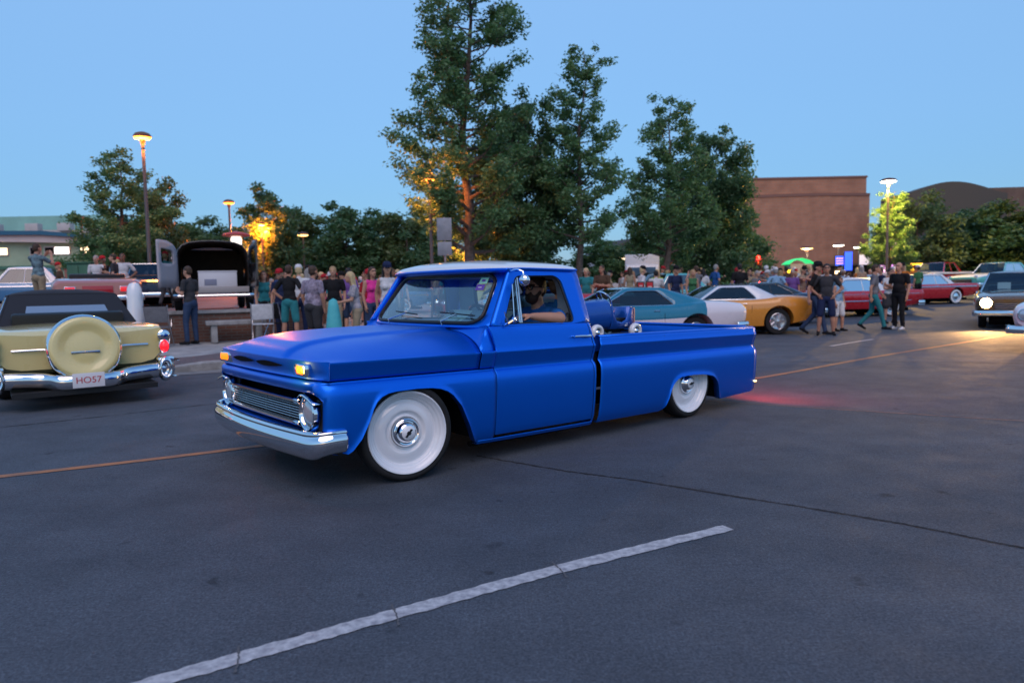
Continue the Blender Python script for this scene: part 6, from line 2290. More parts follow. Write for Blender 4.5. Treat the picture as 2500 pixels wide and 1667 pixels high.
def add_cap(parent, c, m, turn=0.0):
    b = MB()
    b.lathe([(0.096, -0.01), (0.097, 0.03), (0.088, 0.07), (0.06, 0.10), (0.0001, 0.112)], 18, Matrix.Translation((0, 0, 0)) @ Matrix.Diagonal((0.92, 1.1, 1, 1)), caps=False)
    b.grid([[(x * 0.085, -0.085 - 0.0 * abs(x), 0.0) for x in (-1, -0.5, 0, 0.5, 1)], [(x * 0.075, -0.18 + 0.05 * x * x, -0.012) for x in (-1, -0.5, 0, 0.5, 1)]])
    o = b.build("cap", m, parent, angle=60, solid=0.004)
    o.location = c
    o.rotation_euler = (0.05, 0, turn)
    return o


USED = {}


def person(fig, loc, face, h, top, bot, skin=0, hair="brown", shoe="black", label=None, cap=None, group=None):
    """face: direction in degrees the person looks, 0 = towards us (-y), positive to their left (+x)"""
    o = bpy.data.objects.new("person", FIG[fig])
    COL.objects.link(o)
    o.location = loc
    o.rotation_euler = (0, 0, R(face))
    k = h / 1.765
    o.scale = (k * (0.5 + 0.5 / max(0.8, k)), k, k)
    for i, m in enumerate((SKINS[skin], HAIRS[hair], CLOTH[top], CLOTH[bot], CLOTH[shoe] if shoe in CLOTH else WHITE_P)):
        o.material_slots[i].link = 'OBJECT'
        o.material_slots[i].material = m
    tag(o, label, "person", group)
    if cap:
        add_cap(o, (0, -0.045, 1.70), CLOTH[cap])
    return o

# ------------------------------------------------------------------ the driver
dr = []
dr.append(('e', (0, 0.02, 0.70), (0.17, 0.15, 0.13), BOT))
dr.append(('e', (0, 0.03, 0.86), (0.165, 0.130, 0.17), TOP))
dr.append(('e', (0, 0.025, 1.02), (0.185, 0.125, 0.16), TOP))
dr.append(('c', (-0.15, 0.03, 1.115), (0.15, 0.03, 1.115), 0.072, 0.072, TOP))
dr.append(('c', (0, 0.035, 1.10), (0, 0.03, 1.175), 0.095, 0.064, TOP))
dr.append(('c', (0, 0.03, 1.14), (0, 0.0, 1.26), 0.060, 0.056, SKIN))
HP = head(dr, (0, -0.012, 1.340), "short", 0.02, 0.10, beard=True)
for s in (-1, 1):
    dr.append(('c', (s * 0.10, -0.02, 0.69), (s * 0.15, -0.44, 0.74), 0.095, 0.070, BOT))
    dr.append(('c', (s * 0.15, -0.44, 0.74), (s * 0.15, -0.60, 0.46), 0.066, 0.050, BOT))
    dr.append(('c', (s * 0.15, -0.58, 0.43), (s * 0.16, -0.76, 0.44), 0.038, 0.034, SHOE))
# his left arm lies along the door sill, elbow out of the window
shl, ell_, wrl = Vector((0.215, 0.03, 1.11)), Vector((0.435, -0.13, 1.092)), Vector((0.40, -0.40, 1.115))
dr.append(('c', shl, shl.lerp(ell_, 0.62), 0.070, 0.070, TOP))
dr.append(('c', shl.lerp(ell_, 0.5), ell_, 0.056, 0.048, SKIN))
dr.append(('c', ell_, ell_.lerp(wrl, 0.4), 0.048, 0.047, SKIN))
dr.append(('c', ell_.lerp(wrl, 0.4), wrl, 0.047, 0.030, SKIN))
hand(dr, wrl, (-0.45, -0.9, 0.05), (0, 0, -1), 1.05, 0.55)
# right arm reaches to the wheel
shr, elr, wrr = Vector((-0.215, 0.03, 1.11)), Vector((-0.27, -0.18, 0.92)), Vector((-0.10, -0.40, 1.07))
dr.append(('c', shr, shr.lerp(elr, 0.62), 0.070, 0.068, TOP))
dr.append(('c', shr.lerp(elr, 0.5), elr, 0.054, 0.046, SKIN))
dr.append(('c', elr, wrr, 0.046, 0.030, SKIN))
hand(dr, wrr, (0.25, -0.75, 0.45), (0, -0.5, -0.8), 1.05, 0.8)
dme = body_mesh("driver_figure", dr, 5, 0.0085, 2)
DRIVER_SHIRT = mat("driver_blue_shirt", (0.012, 0.11, 0.36), rough=0.85, spec=0.2, bump=(22, 0.5, 0.015))
DRIVER_HAIR = mat("driver_hair", (0.035, 0.014, 0.008), rough=0.6, bump=(220, 0.7, 0.004))
drv = bpy.data.objects.new("person", dme)
COL.objects.link(drv)
tag(drv, "bearded driver in a blue tee and glasses resting his elbow on the pickup's door", "person")
for i, m in enumerate((SKINS[0], DRIVER_HAIR, DRIVER_SHIRT, CLOTH["charcoal"], CLOTH["black"])):
    drv.data.materials[i] = m
bpy.context.view_layer.update()
drv.matrix_world = truck.matrix_basis @ Matrix.Translation((1.655, -0.475, 0.0)) @ Matrix.Rotation(R(-90), 4, 'Z')
gl = MB()
for s in (-1, 1):
    lp = [HP(s * 0.034 + 0.027 * math.cos(a), -0.104 + 0.006 * abs(math.cos(a)), 0.012 + 0.019 * math.sin(a)) for a in np.linspace(0, 2 * math.pi, 15)]
    gl.tube(lp, 0.0038, 5, False)
    gl.tube([HP(s * 0.062, -0.098, 0.018), HP(s * 0.082, -0.03, 0.016), HP(s * 0.082, 0.025, 0.012)], 0.0035, 5)
gl.tube([HP(-0.008, -0.105, 0.018), HP(0.008, -0.105, 0.018)], 0.0035, 5)
gl.build("glasses", BLACK, drv)
for s in (-1, 1):
    MB().sphere(HP(s * 0.033, -0.079, 0.012), 0.0125, 10, 8).build("eye", mat("eye", (0.25, 0.22, 0.2), rough=0.2), drv)

# card lying on the dash, stickers on the glass
CARD = mat("show_card", (0.55, 0.72, 0.74), rough=0.6)
cd = thing("show_card", "pale show card with dark print propped on the pickup's dash", "card", truck.matrix_basis @ Vector((0.82, -0.36, 1.070)), R(40.19))
rows = [[(0.10 * math.sin(0) + x, y, z + 0.012 * math.cos(y * 7)) for y in (-0.16, -0.08, 0, 0.08, 0.16)] for x, z in ((-0.03, 0.0), (0.035, 0.035), (0.10, 0.085))]
MB().grid(rows).build("sheet", CARD, cd, solid=0.003)
INK = mat("dark_print", (0.02, 0.035, 0.06), rough=0.6)
MB().box((0.062, 0.07, 0.072), (0.004, 0.07, 0.045), rot=(0, -0.65, 0)).build("printed_emblem", INK, cd)
for k in range(4):
    MB().box((0.028, 0.035 - k * 0.022, 0.050), (0.004, 0.013, 0.028), rot=(0, -0.65, 0)).build("printed_digit", INK, cd)
PURPLE = mat("sticker_purple", (0.13, 0.06, 0.36), rough=0.5)
MINT = mat("sticker_mint", (0.28, 0.62, 0.48), rough=0.5)


def ws_patch(s0, s1, t0, t1, name, m, parent, off=-0.006):
    rows = [[ws(lerp(s0, s1, i / 3), lerp(t0, t1, j / 3)) + Vector((off, 0, 0.002)) for i in range(4)] for j in range(4)]
    return MB().grid(rows).build(name, m, parent)


ws_patch(0.765, 0.885, 0.80, 0.93, "mint_sticker", MINT, wsh)
ws_patch(0.800, 0.850, 0.845, 0.89, "sticker_emblem", PURPLE, wsh, -0.009)
ws_patch(0.750, 0.870, 0.665, 0.785, "purple_sticker", PURPLE, wsh)
ws_patch(0.785, 0.835, 0.715, 0.735, "sticker_wing", mat("sticker_white", (0.6, 0.6, 0.66), rough=0.5), wsh, -0.009)

# ------------------------------------------------------------------ the crowd
def gp_(px, Y, dz=None):
    x = at(px, Y)
    return (x, Y, gz(x, Y) + (0.153 * pav(x, Y) + 0.004 if dz is None else dz))


# people one can tell apart
person("m_phone", gp_(441, 16.3), -105, 1.80, "charcoal", "denim", 0, "brown", label="person in dark tee and jeans looking at a phone before the brick wall")
person("m_big", gp_(722, 13.6), 150, 1.66, "lilac", "charcoal", 1, "brown", label="broad person in lilac patterned shirt and dark shorts seen from behind at the kerb")
person("f_lean", gp_(822, 13.4), -70, 1.53, "floral", "khaki", 0, "blond", label="blond person in pale floral top reaching towards the lilac shirt")
person("f_rest", gp_(858, 15.0), 40, 1.66, "pink", "denim", 0, "brown", label="person in a bright pink sleeveless top behind the blond person")
person("f_walk", gp_(893, 14.2), 20, 1.70, "white", "navy", 0, "black", label="person in a white tank top and dark cap beside the pickup's windshield", cap="navy")
person("m_rest", gp_(770, 16.0), 10, 1.72, "black", "khaki", 0, "fair", label="person in a black top standing behind the lilac shirt")
person("m_hips", gp_(668, 16.2), 170, 1.78, "black", "teal", 1, "brown", label="person in a black tee and teal shorts turned to the plaza")
person("m_photo", on_t(97, 18.0), 165, 1.80, "patterned", "khaki", 0, "brown", label="person in a blue patterned shirt standing on the terrace edge")
person("m_walk", place(1874, 17.45), 60, 1.78, "black", "denim", 0, "black", label="person in a black tee, black cap and jeans beside the orange coupe's tail", cap="black")
person("m_hips", place(1899, 17.2), -20, 1.74, "charcoal", "navy", 1, "black", label="person in a charcoal tee and navy shorts with hands on hips in the road")
person("f_rest", place(1927, 18.6), 30, 1.45, "light_blue", "white", 0, "brown", label="short person in a light blue top and white shorts")
person("m_walk", place(2008, 18.75), 75, 1.74, "grey", "teal", 0, "brown", label="person in a grey tee and dark teal trousers walking across the road")
person("f_skirt", place(2043, 21.5), 10, 1.66, "white", "charcoal", 0, "black", label="person in a white top and charcoal skirt behind the walkers")
person("m_bald", place(2066, 18.6), -60, 1.78, "black", "black", 0, "brown", "white", label="bald person all in black holding one arm out in the road")
person("m_fold", gp_(1385, 21.5), -30, 1.78, "brown", "khaki", 1, "brown", label="broad person in a brown shirt with folded arms behind the pedal car")
person("m_photo", gp_(1600, 23.5), -160, 1.76, "grey", "charcoal", 0, "brown", label="person in a grey tee raising a phone behind the teal fastback")
person("m_rest", gp_(1553, 23.0), 20, 1.74, "navy", "denim", 0, "black", label="person in a navy top and black cap behind the teal fastback", cap="black")
person("f_drink", gp_(1511, 24.0), 0, 1.68, "lime", "black", 0, "blond", label="blond person in a lime green top behind the teal fastback")
person("m_big", gp_(1700, 24.5), 180, 1.82, "black", "black", 1, "black", label="large person in black seen from behind under the bushy dark tree")

rnd = random.Random(21)
tops = ["black", "charcoal", "grey", "white", "white", "white", "light_blue", "tan", "grey", "pink", "navy", "blue", "light_blue", "red", "green", "purple", "tan", "brown", "teal", "orange", "khaki"]
bots = ["denim", "black", "khaki", "charcoal", "navy", "grey", "tan", "brown"]
figs = [k for k in FIG if k not in ("f_lean",)]
hairs = ["black", "brown", "fair", "grey", "blond"]
pose_word = {"m_rest": "standing", "m_phone": "looking at a phone", "m_drink": "holding a hand out", "m_photo": "raising a phone", "m_hips": "with hands on hips", "m_walk": "walking", "m_fold": "with folded arms", "m_point": "pointing", "m_big": "standing broad", "m_bald": "with a shaved head",
             "f_rest": "in a sleeveless top", "f_drink": "with long hair", "f_skirt": "in a skirt", "f_walk": "striding with long hair"}
seen = set()


def crowd(n, px0, px1, Y0, Y1, where, group, dz=None, place_fn=None):
    spots = []
    tries = 0
    while len(spots) < n and tries < 4000:
        tries += 1
        px, Y = rnd.uniform(px0, px1), rnd.uniform(Y0, Y1)
        x = at(px, Y)
        if any(math.hypot(x - a, Y - b) < 0.62 for a, b in spots):
            continue
        spots.append((x, Y))
        for _ in range(60):
            f, t, b = rnd.choice(figs), rnd.choice(tops), rnd.choice(bots)
            lab = "person %s, %s top, %s %s, %s" % (pose_word[f], t.replace("_", " "), b, "shorts" if f in ("m_drink", "m_hips", "m_big", "f_rest") else ("skirt" if f == "f_skirt" else "trousers"), where)
            if lab not in seen:
                break
        seen.add(lab)
        z = gz(x, Y) + (0.157 if dz is None else dz)
        person(f, (x, Y, z), rnd.choice((0, 20, -30, 160, 180, 200, 90, -90)) + rnd.uniform(-25, 25), rnd.uniform(1.58, 1.84), t, b, rnd.choice((0, 0, 1, 2, 3)), rnd.choice(hairs), "black" if rnd.random() < 0.6 else "white",
               label=lab, cap=rnd.choice((None, None, None, "black", "white", "red")), group=group)


crowd(34, 585, 925, 16.6, 27, "near the terrace", "people in the crowd by the terrace")
crowd(7, 640, 760, 20, 26, "behind the folding chairs", "people behind the folding chairs")
crowd(22, 1335, 1660, 22.5, 32, "behind the fastback", "people in the crowd behind the fastback")
crowd(40, 1690, 1905, 25, 38, "before the brick hall", "people in the crowd before the brick hall", 0.05)
crowd(16, 1930, 2110, 28, 38, "beyond the red hardtop", "people beyond the red hardtop", 0.05)
crowd(8, 965, 1300, 18, 25, "seen past the pickup cab", "people seen past the pickup cab")
crowd(14, 560, 930, 26, 34, "beyond the terrace crowd", "people beyond the terrace crowd")
crowd(12, 130, 430, 21, 33, "on the terrace", "people on the terrace", TER_Z)

# ------------------------------------------------------------------ buildings
HALL_BRICK = brick_mat("hall_brick", (0.44, 0.205, 0.125), (0.38, 0.175, 0.11), (0.34, 0.21, 0.15), 1.0, 0.8, 0.32, 0.03, rot=(R(90), 0, 0))
BROWN_WALL = mat("brown_render", (0.17, 0.11, 0.085), rough=0.9, noise=(0.6, 0.25, None))
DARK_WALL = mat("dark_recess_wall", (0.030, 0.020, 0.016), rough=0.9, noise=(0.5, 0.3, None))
PALE_GREEN = mat("pale_green_wall", (0.30, 0.42, 0.30), rough=0.8, noise=(0.7, 0.15, None))
MINT_WALL = mat("mint_cladding", (0.24, 0.46, 0.40), rough=0.7, noise=(0.5, 0.15, None))
OFF_WHITE = mat("off_white_wall", (0.52, 0.48, 0.47), rough=0.8, noise=(0.5, 0.15, None))
ROOF_BLUE = mat("blue_roof_metal", (0.03, 0.12, 0.20), rough=0.45, metal=0.2)
GREEN_STEEL = mat("green_steel", (0.045, 0.13, 0.075), rough=0.5, noise=(2, 0.25, None))
POST = mat("dark_post", (0.03, 0.03, 0.032), rough=0.5, metal=0.3)
LIT_WARM = mat("lit_window_warm", (0.8, 0.7, 0.5), rough=0.3, emit=(1, 0.70, 0.38), estr=1.5)
LIT_COOL = mat("lit_window_cool", (0.8, 0.8, 0.8), rough=0.3, emit=(1, 0.93, 0.80), estr=1.6)
LIT_BLUE = mat("lit_sign_blue", (0.02, 0.06, 0.5), rough=0.3, emit=(0.03, 0.10, 1.0), estr=0.9)
LIT_YELLOW = mat("lit_sign_yellow", (0.8, 0.45, 0.03), rough=0.3, emit=(1, 0.48, 0.02), estr=1.2)
LIT_PURPLE = mat("lit_sign_purple", (0.5, 0.2, 0.6), rough=0.3, emit=(0.8, 0.28, 0.85), estr=0.8)
LIT_CREAM = mat("lit_panel_cream", (0.8, 0.7, 0.55), rough=0.3, emit=(1, 0.78, 0.55), estr=1.0)
LIT_GREEN = mat("lit_canopy_green", (0.03, 0.4, 0.12), rough=0.4, emit=(0.03, 0.7, 0.2), estr=0.45)

hall = thing("brick_hall", "tall red brick hall with a bowed front and a flat-topped stage tower", "building", (at(1857, 80), 80, gz(0, 80)))
W_ = 7.3
zb_ = 9.9
arc = [(-W_ + 2 * W_ * i / 24, 1.0 - 1.0 * (1 - (2 * i / 24 - 1) ** 2)) for i in range(25)]
MB().grid([[(x, y, z) for x, y in arc] for z in (0, 0.5, 3, 6, zb_)] + [[(x, 9, zb_) for x, y in arc]]).build("bowed_wall", HALL_BRICK, hall, angle=40)
for s in (-1, 1):
    MB().box((s * (W_ - 0.02), 5.5, zb_ / 2), (0.3, 7.8, zb_), bev=0.0).build("side_wall", HALL_BRICK, hall, smooth=False)
MB().grid([[(x, y - 0.08, z) for x, y in arc] for z in (zb_ - 0.05, zb_ + 0.25)] + [[(x, y + 0.4, z) for x, y in arc] for z in (zb_ + 0.25, zb_ - 0.05)], close_v=True).build("parapet", mat("dark_parapet", (0.20, 0.10, 0.08), rough=0.7), hall, angle=40)
MB().box((1.7, 7.0, 6.2), (13.4, 6.0, 12.4)).build("stage_tower", HALL_BRICK, hall, smooth=False)
MB().box((1.7, 7.0, 12.45), (13.6, 6.2, 0.22)).build("tower_coping", mat("dark_parapet", (0.07, 0.04, 0.035)), hall, smooth=False)
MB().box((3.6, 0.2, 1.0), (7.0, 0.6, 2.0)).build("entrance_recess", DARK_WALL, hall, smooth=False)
MB().box((3.6, -0.12, 2.1), (7.4, 0.5, 0.2)).build("entrance_canopy", BROWN_WALL, hall, smooth=False)

bh = thing("brown_hall", "long low brown hall with a deep fascia and vaulted roof behind the trees", "building", (at(2285, 64), 64, gz(0, 64)), R(-4))
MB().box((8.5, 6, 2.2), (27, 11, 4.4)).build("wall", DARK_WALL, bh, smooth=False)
MB().box((8.5, 5.5, 4.3), (28.5, 13, 2.1)).build("fascia", BROWN_WALL, bh, smooth=False)
for k in range(6):
    MB().box((-4.6 + k * 4.6, -0.6, 1.65), (0.7, 0.7, 3.3)).build("pillar", BROWN_WALL, bh, smooth=False)
MB().box((9.0, 9, 7.2), (27, 8, 4.1)).build("upper_wall", BROWN_WALL, bh, smooth=False)
va = [(-5.2 + 9.0 * i / 16, 8.7 + 1.25 * math.sin(math.pi * (0.12 + 0.88 * i / 16)) ** 1.3) for i in range(17)]
MB().prism(va + [(3.8, 6.0), (-5.2, 6.0)], 'y', 4.9, 7.5).build("vault", mat("vault_metal", (0.09, 0.075, 0.06), rough=0.5, metal=0.2), bh, angle=25)
MB().box((-1.5, -0.9, 3.15), (5.0, 0.2, 0.10)).build("soffit_light", LAMP_WARM, bh, smooth=False)
MB().box((11.8, -0.72, 2.4), (0.3, 0.2, 0.5), bev=0.05).build("wall_lamp", LAMP_WARM, bh)

gb = thing("green_building", "low pale green building with white fascia, blue roof edge and lit windows", "building", (at(85, 47), 47, gz(0, 47) + TER_Z + 0.35), R(3))
MB().box((0, 4, 1.5), (11.0, 8, 4.0)).build("wall", PALE_GREEN, gb, smooth=False)
MB().prism([(-5.9, 3.45), (5.9, 3.10), (5.9, 3.32), (1.0, 3.72), (-5.9, 3.80)], 'y', -0.5, 8.2).build("fascia", OFF_WHITE, gb, smooth=False)
MB().prism([(-6.1, 3.78), (1.0, 3.725), (6.1, 3.30), (6.1, 3.42), (1.2, 3.98), (-6.1, 4.08)], 'y', -0.7, 8.3).build("roof", ROOF_BLUE, gb, smooth=False)
for x, w, m in ((-4.6, 0.7, LIT_WARM), (-3.0, 0.95, LIT_COOL), (-1.9, 0.8, LIT_WARM), (0.3, 0.6, DARK), (1.2, 0.55, DARK), (2.0, 0.9, LIT_COOL), (3.6, 0.7, LIT_WARM)):
    wf = MB().box((x, -0.03, 2.72), (w + 0.12, 0.10, 0.54)).build("window", OFF_WHITE, gb, smooth=False)
    MB().box((x, -0.085, 2.72), (w, 0.03, 0.42)).build("pane", m, wf, smooth=False)
MB().box((0.5, -0.1, 1.65), (10.0, 0.2, 0.22)).build("belt_course", mat("dark_green_trim", (0.05, 0.16, 0.11), rough=0.6), gb, smooth=False)
MB().box((-3.8, -0.06, 0.75), (2.6, 0.14, 1.5)).build("brick_panel", brick_mat("red_brick_panel", (0.30, 0.10, 0.07), (0.25, 0.08, 0.06), (0.25, 0.2, 0.18), 1.0, rot=(R(90), 0, 0)), gb, smooth=False)
MB().box((2.9, -0.06, 0.75), (1.6, 0.14, 1.5)).build("brick_panel", MATS.get("x") or bpy.data.materials["red_brick_panel"], gb, smooth=False)
MB().box((4.15, -0.06, 1.12), (0.9, 0.12, 0.34)).build("lit_sign", LIT_COOL, gb, smooth=False)

fb = thing("far_building", "distant off-white building with mint upper storey behind the green one", "building", (at(60, 82), 82, gz(0, 82) + TER_Z - 0.1), 0)
MB().box((0, 5, 3.6), (19, 9, 7.2)).build("wall", OFF_WHITE, fb, smooth=False)
MB().box((2.4, 6, 8.1), (13, 7, 1.9)).build("upper_storey", MINT_WALL, fb, smooth=False)
for x in (-7.0, -4.6, -3.0, 1.5, 5.2, 8.4):
    MB().box((x, 0.35, 7.5), (1.5, 0.9, 0.9), bev=0.05).build("roof_unit", OFF_WHITE, fb)
for k in range(6):
    wf = MB().box((-7.8 + k * 3.1, 0.46, 5.2), (1.5, 0.12, 1.2)).build("window", mat("window_frame_grey", (0.2, 0.2, 0.21)), fb, smooth=False)
    MB().box((-7.8 + k * 3.1, 0.39, 5.2), (1.3, 0.04, 1.0)).build("pane", mat("far_pane", (0.10, 0.13, 0.17), rough=0.1, spec=0.8), wf, smooth=False)

hs = thing("gabled_house", "distant house with a pale gable seen between the street trees", "house", (at(1462, 78), 78, gz(0, 78)), R(20))
MB().box((0, 3, 2.2), (6.4, 6, 4.4)).build("wall", OFF_WHITE, hs, smooth=False)
MB().prism([(-3.7, 4.35), (3.7, 4.35), (0, 5.5)], 'y', -0.5, 6.5).build("roof", mat("shingle_roof", (0.06, 0.05, 0.05), rough=0.9, noise=(2, 0.3, None)), hs, smooth=False)
for x in (-1.7, 1.7):
    wf = MB().box((x, -0.03, 3.2), (1.1, 0.12, 1.2)).build("window", OFF_WHITE, hs, smooth=False)
    MB().box((x, -0.09, 3.2), (0.9, 0.04, 1.0)).build("pane", LIT_WARM, wf, smooth=False)

sh = thing("shop_row", "dark row of shops with small lit windows behind the terrace trees", "building", (at(800, 84), 84, gz(0, 84)), R(2))
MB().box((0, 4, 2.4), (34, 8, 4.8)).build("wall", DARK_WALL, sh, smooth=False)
MB().box((0, -0.3, 4.3), (34.4, 0.8, 0.5)).build("canopy", BROWN_WALL, sh, smooth=False)
for x, z, w, h, m in ((-9.5, 2.6, 1.6, 0.5, LIT_WARM), (-5.2, 3.2, 1.3, 0.25, LIT_COOL), (-0.4, 3.3, 1.5, 0.22, mat("lit_green_white", (0.6, 0.8, 0.6), emit=(0.75, 1, 0.7), estr=2.5)), (2.4, 2.4, 1.5, 1.0, mat("lit_orange", (0.8, 0.4, 0.2), emit=(1, 0.35, 0.1), estr=0.9)), (4.6, 2.7, 1.6, 0.35, LIT_COOL), (4.6, 2.2, 1.4, 0.3, LIT_WARM), (6.6, 3.0, 0.8, 0.9, mat("lit_orange", (0.8, 0.4, 0.2))), (8.8, 2.6, 1.2, 0.6, LIT_WARM), (11.6, 2.9, 1.0, 0.7, LIT_WARM)):
    wf = MB().box((x, -0.03, z), (w + 0.2, 0.12, h + 0.16)).build("shop_window", POST, sh, smooth=False)
    MB().box((x, -0.10, z), (w, 0.05, h)).build("pane", m, wf, smooth=False)

# ------------------------------------------------------------------ street lamps and lights
def lamp_post(px, Y, top_y_px, kind, label, energy, col, z0=None, head_r=0.30, group=None):
    x = at(px, Y)
    base = gz(x, Y) + (TER_Z if px < 640 else 0.15) if z0 is None else z0
    hor = 662.2 - (px - 1176) * 0.0205
    ztop = CAM_H + (hor - top_y_px) / (2352 * CAM_F) * Y
    H = ztop - base
    t = thing("street_lamp", label, "street lamp", (x, Y, base), 0, group)
    MB().tube([(0, 0, 0), (0, 0, 0.5), (0, 0, H - 0.25)], [0.11, 0.075, 0.055], 10).build("pole", mat("lamp_pole", (0.12, 0.10, 0.10), rough=0.5, metal=0.3), t)
    m = {"sodium": LAMP_ORANGE, "white": LAMP_WHITE, "warm": LAMP_WARM}[kind]
    MB().lathe([(0.06, -0.28), (0.10, -0.10), (head_r * 0.7, -0.02), (head_r, -0.02), (head_r * 1.02, 0.03), (head_r * 0.8, 0.12), (head_r * 0.35, 0.17), (0.0001, 0.18)], 20, Matrix.Translation((0, 0, H)), caps=False).build("lamp_head", mat("lamp_housing", (0.16, 0.07, 0.04), rough=0.5), t)
    MB().lathe([(head_r * 0.98, -0.022), (head_r * 0.9, -0.06), (head_r * 0.5, -0.10), (0.06, -0.11)], 20, Matrix.Translation((0, 0, H)), caps=False).build("lens", m, t)
    if energy:
        ld = bpy.data.lights.new("lamp_light", 'POINT')
        ld.energy = energy
        ld.color = col
        ld.shadow_soft_size = 0.2
        lo = bpy.data.objects.new("lamp_light", ld)
        COL.objects.link(lo)
        lo.parent = t
        lo.location = (0, 0, H - 0.42)
    return t


SOD = (1, 0.27, 0.04)
lamp_post(353, 26, 325, "sodium", "tall orange street lamp on the terrace beside the ragged tree", 260, SOD)
lamp_post(540, 40, 471, "sodium", "orange street lamp before the orange-lit pointed tree", 0, SOD)
lamp_post(997, 27.0, 418, "sodium", "orange street lamp half hidden in the tallest tree", 220, SOD, head_r=0.2)
lamp_post(705, 46, 543, "warm", "pale pole lamp behind the crowd by the terrace", 0, SOD, head_r=0.35)
lamp_post(2036, 40, 422, "white", "bright white street lamp above the yellow-lit tree", 2400, (1, 0.56, 0.09), head_r=0.42)
lamp_post(1853, 60, 573, "warm", "small warm lamp before the brick hall", 120, (1, 0.8, 0.5), head_r=0.5)
lamp_post(1925, 61, 566, "white", "white pole lamp between the blue banners and the brick hall", 0, SOD, head_r=0.45)
lamp_post(1972, 61, 570, "white", "twin white pole lamp beside the cream-lit kiosk", 0, SOD, head_r=0.45)
lamp_post(203, 40, 508, "warm", "small yellow lamp shining through the ragged tree", 60, SOD, head_r=0.3)
lamp_post(612, 42.4, 520, "sodium", "low orange lamp buried in the pointed tree", 2200, (1, 0.17, 0.015), head_r=0.2)
lamp_post(1075, 30.5, 545, "sodium", "low orange lamp beneath the tallest tree", 260, SOD, head_r=0.16)

ln = thing("lantern_post", "plaza lantern with white globe under a wide red cap", "street lamp", (at(553, 25), 25, gz(0, 25) + TER_Z))
MB().tube([(0, 0, 0), (0, 0, 2.05)], [0.07, 0.05], 8).build("pole", POST, ln)
MB().lathe([(0.10, 2.05), (0.17, 2.12), (0.19, 2.30), (0.16, 2.40)], 16, None).build("globe", mat("lantern_glass", (0.7, 0.66, 0.62), emit=(1, 0.86, 0.72), estr=0.7), ln)
MB().lathe([(0.46, 2.42), (0.47, 2.46), (0.40, 2.52), (0.10, 2.58), (0.0001, 2.60)], 20, None).build("cap", mat("red_cap", (0.35, 0.05, 0.04), rough=0.4), ln)


def traffic_light(px, Y, ypx, label):
    x = at(px, Y)
    base = gz(x, Y) + 0.1
    hor = 662.2 - (px - 1176) * 0.0205
    z = CAM_H + (hor - ypx) / (2352 * CAM_F) * Y - base
    t = thing("traffic_light", label, "traffic light", (x, Y, base))
    MB().tube([(0.3, 0.1, 0), (0.3, 0.1, z + 0.6)], 0.06, 8).build("pole", POST, t)
    hd = MB().box((0, 0, z - 0.3), (0.36, 0.22, 1.0), bev=0.04).build("signal_head", BLACK, t)
    for k, m in ((0, RED_LIT), (1, mat("unlit_amber", (0.08, 0.05, 0.01), rough=0.3)), (2, mat("unlit_green", (0.01, 0.06, 0.04), rough=0.3))):
        M = axis_matrix((0, -0.12, z - k * 0.31), (0, -1, 0))
        ho = MB().lathe([(0.15, -0.02), (0.15, 0.10), (0.14, 0.10)], 16, M, caps=False).build("hood", BLACK, hd)
        MB().lathe([(0.135, 0.0), (0.09, 0.03), (0.0001, 0.04)], 16, M, caps=False).build("lens", m, hd)
    ld = bpy.data.lights.new("signal_light", 'POINT')
    ld.energy = 60
    ld.color = (1, 0.03, 0.02)
    ld.shadow_soft_size = 0.12
    lo = bpy.data.objects.new("signal_light", ld)
    COL.objects.link(lo)
    lo.parent = t
    lo.location = (0, -0.4, z)


traffic_light(1740, 46, 595, "red traffic light at the corner of the brick hall")
traffic_light(1650, 60, 557, "red traffic light shining through the bushy dark tree")

# ------------------------------------------------------------------ kiosks, banners, signs
def zpx(px, ypx, Y):
    hor = 662.2 - (px - 1176) * 0.0205
    return CAM_H + (hor - ypx) / (2352 * CAM_F) * Y


def panel_sign(name, label, px0, px1, y0, y1, Y, m, back=POST, legs=True, cat="sign", bands=None, depth=0.12):
    xa, xb = at(px0, Y), at(px1, Y)
    xc = (xa + xb) / 2
    g0 = gz(xc, Y) + 0.1
    za, zb2 = zpx((px0 + px1) / 2, y1, Y) - g0, zpx((px0 + px1) / 2, y0, Y) - g0
    t = thing(name, label, cat, (xc, Y, g0))
    bx = MB().box((0, 0, (za + zb2) / 2), (xb - xa, depth, zb2 - za), bev=0.02).build("panel", back, t)
    MB().box((0, -depth / 2 - 0.004, (za + zb2) / 2), (xb - xa - 0.06, 0.02, zb2 - za - 0.06)).build("face", m, bx, smooth=False)
    if bands:
        for f0, f1, bm_ in bands:
            MB().box((0, -depth / 2 - 0.018, lerp(za, zb2, (f0 + f1) / 2)), (xb - xa - 0.12, 0.02, (zb2 - za) * (f1 - f0))).build("printed_band", bm_, bx, smooth=False)
    if legs:
        for s in (-1, 1):
            MB().tube([(s * (xb - xa) * 0.38, 0.02, 0), (s * (xb - xa) * 0.38, 0.02, max(0.05, za + 0.02))], 0.03, 6).build("leg", POST, t)
    return t


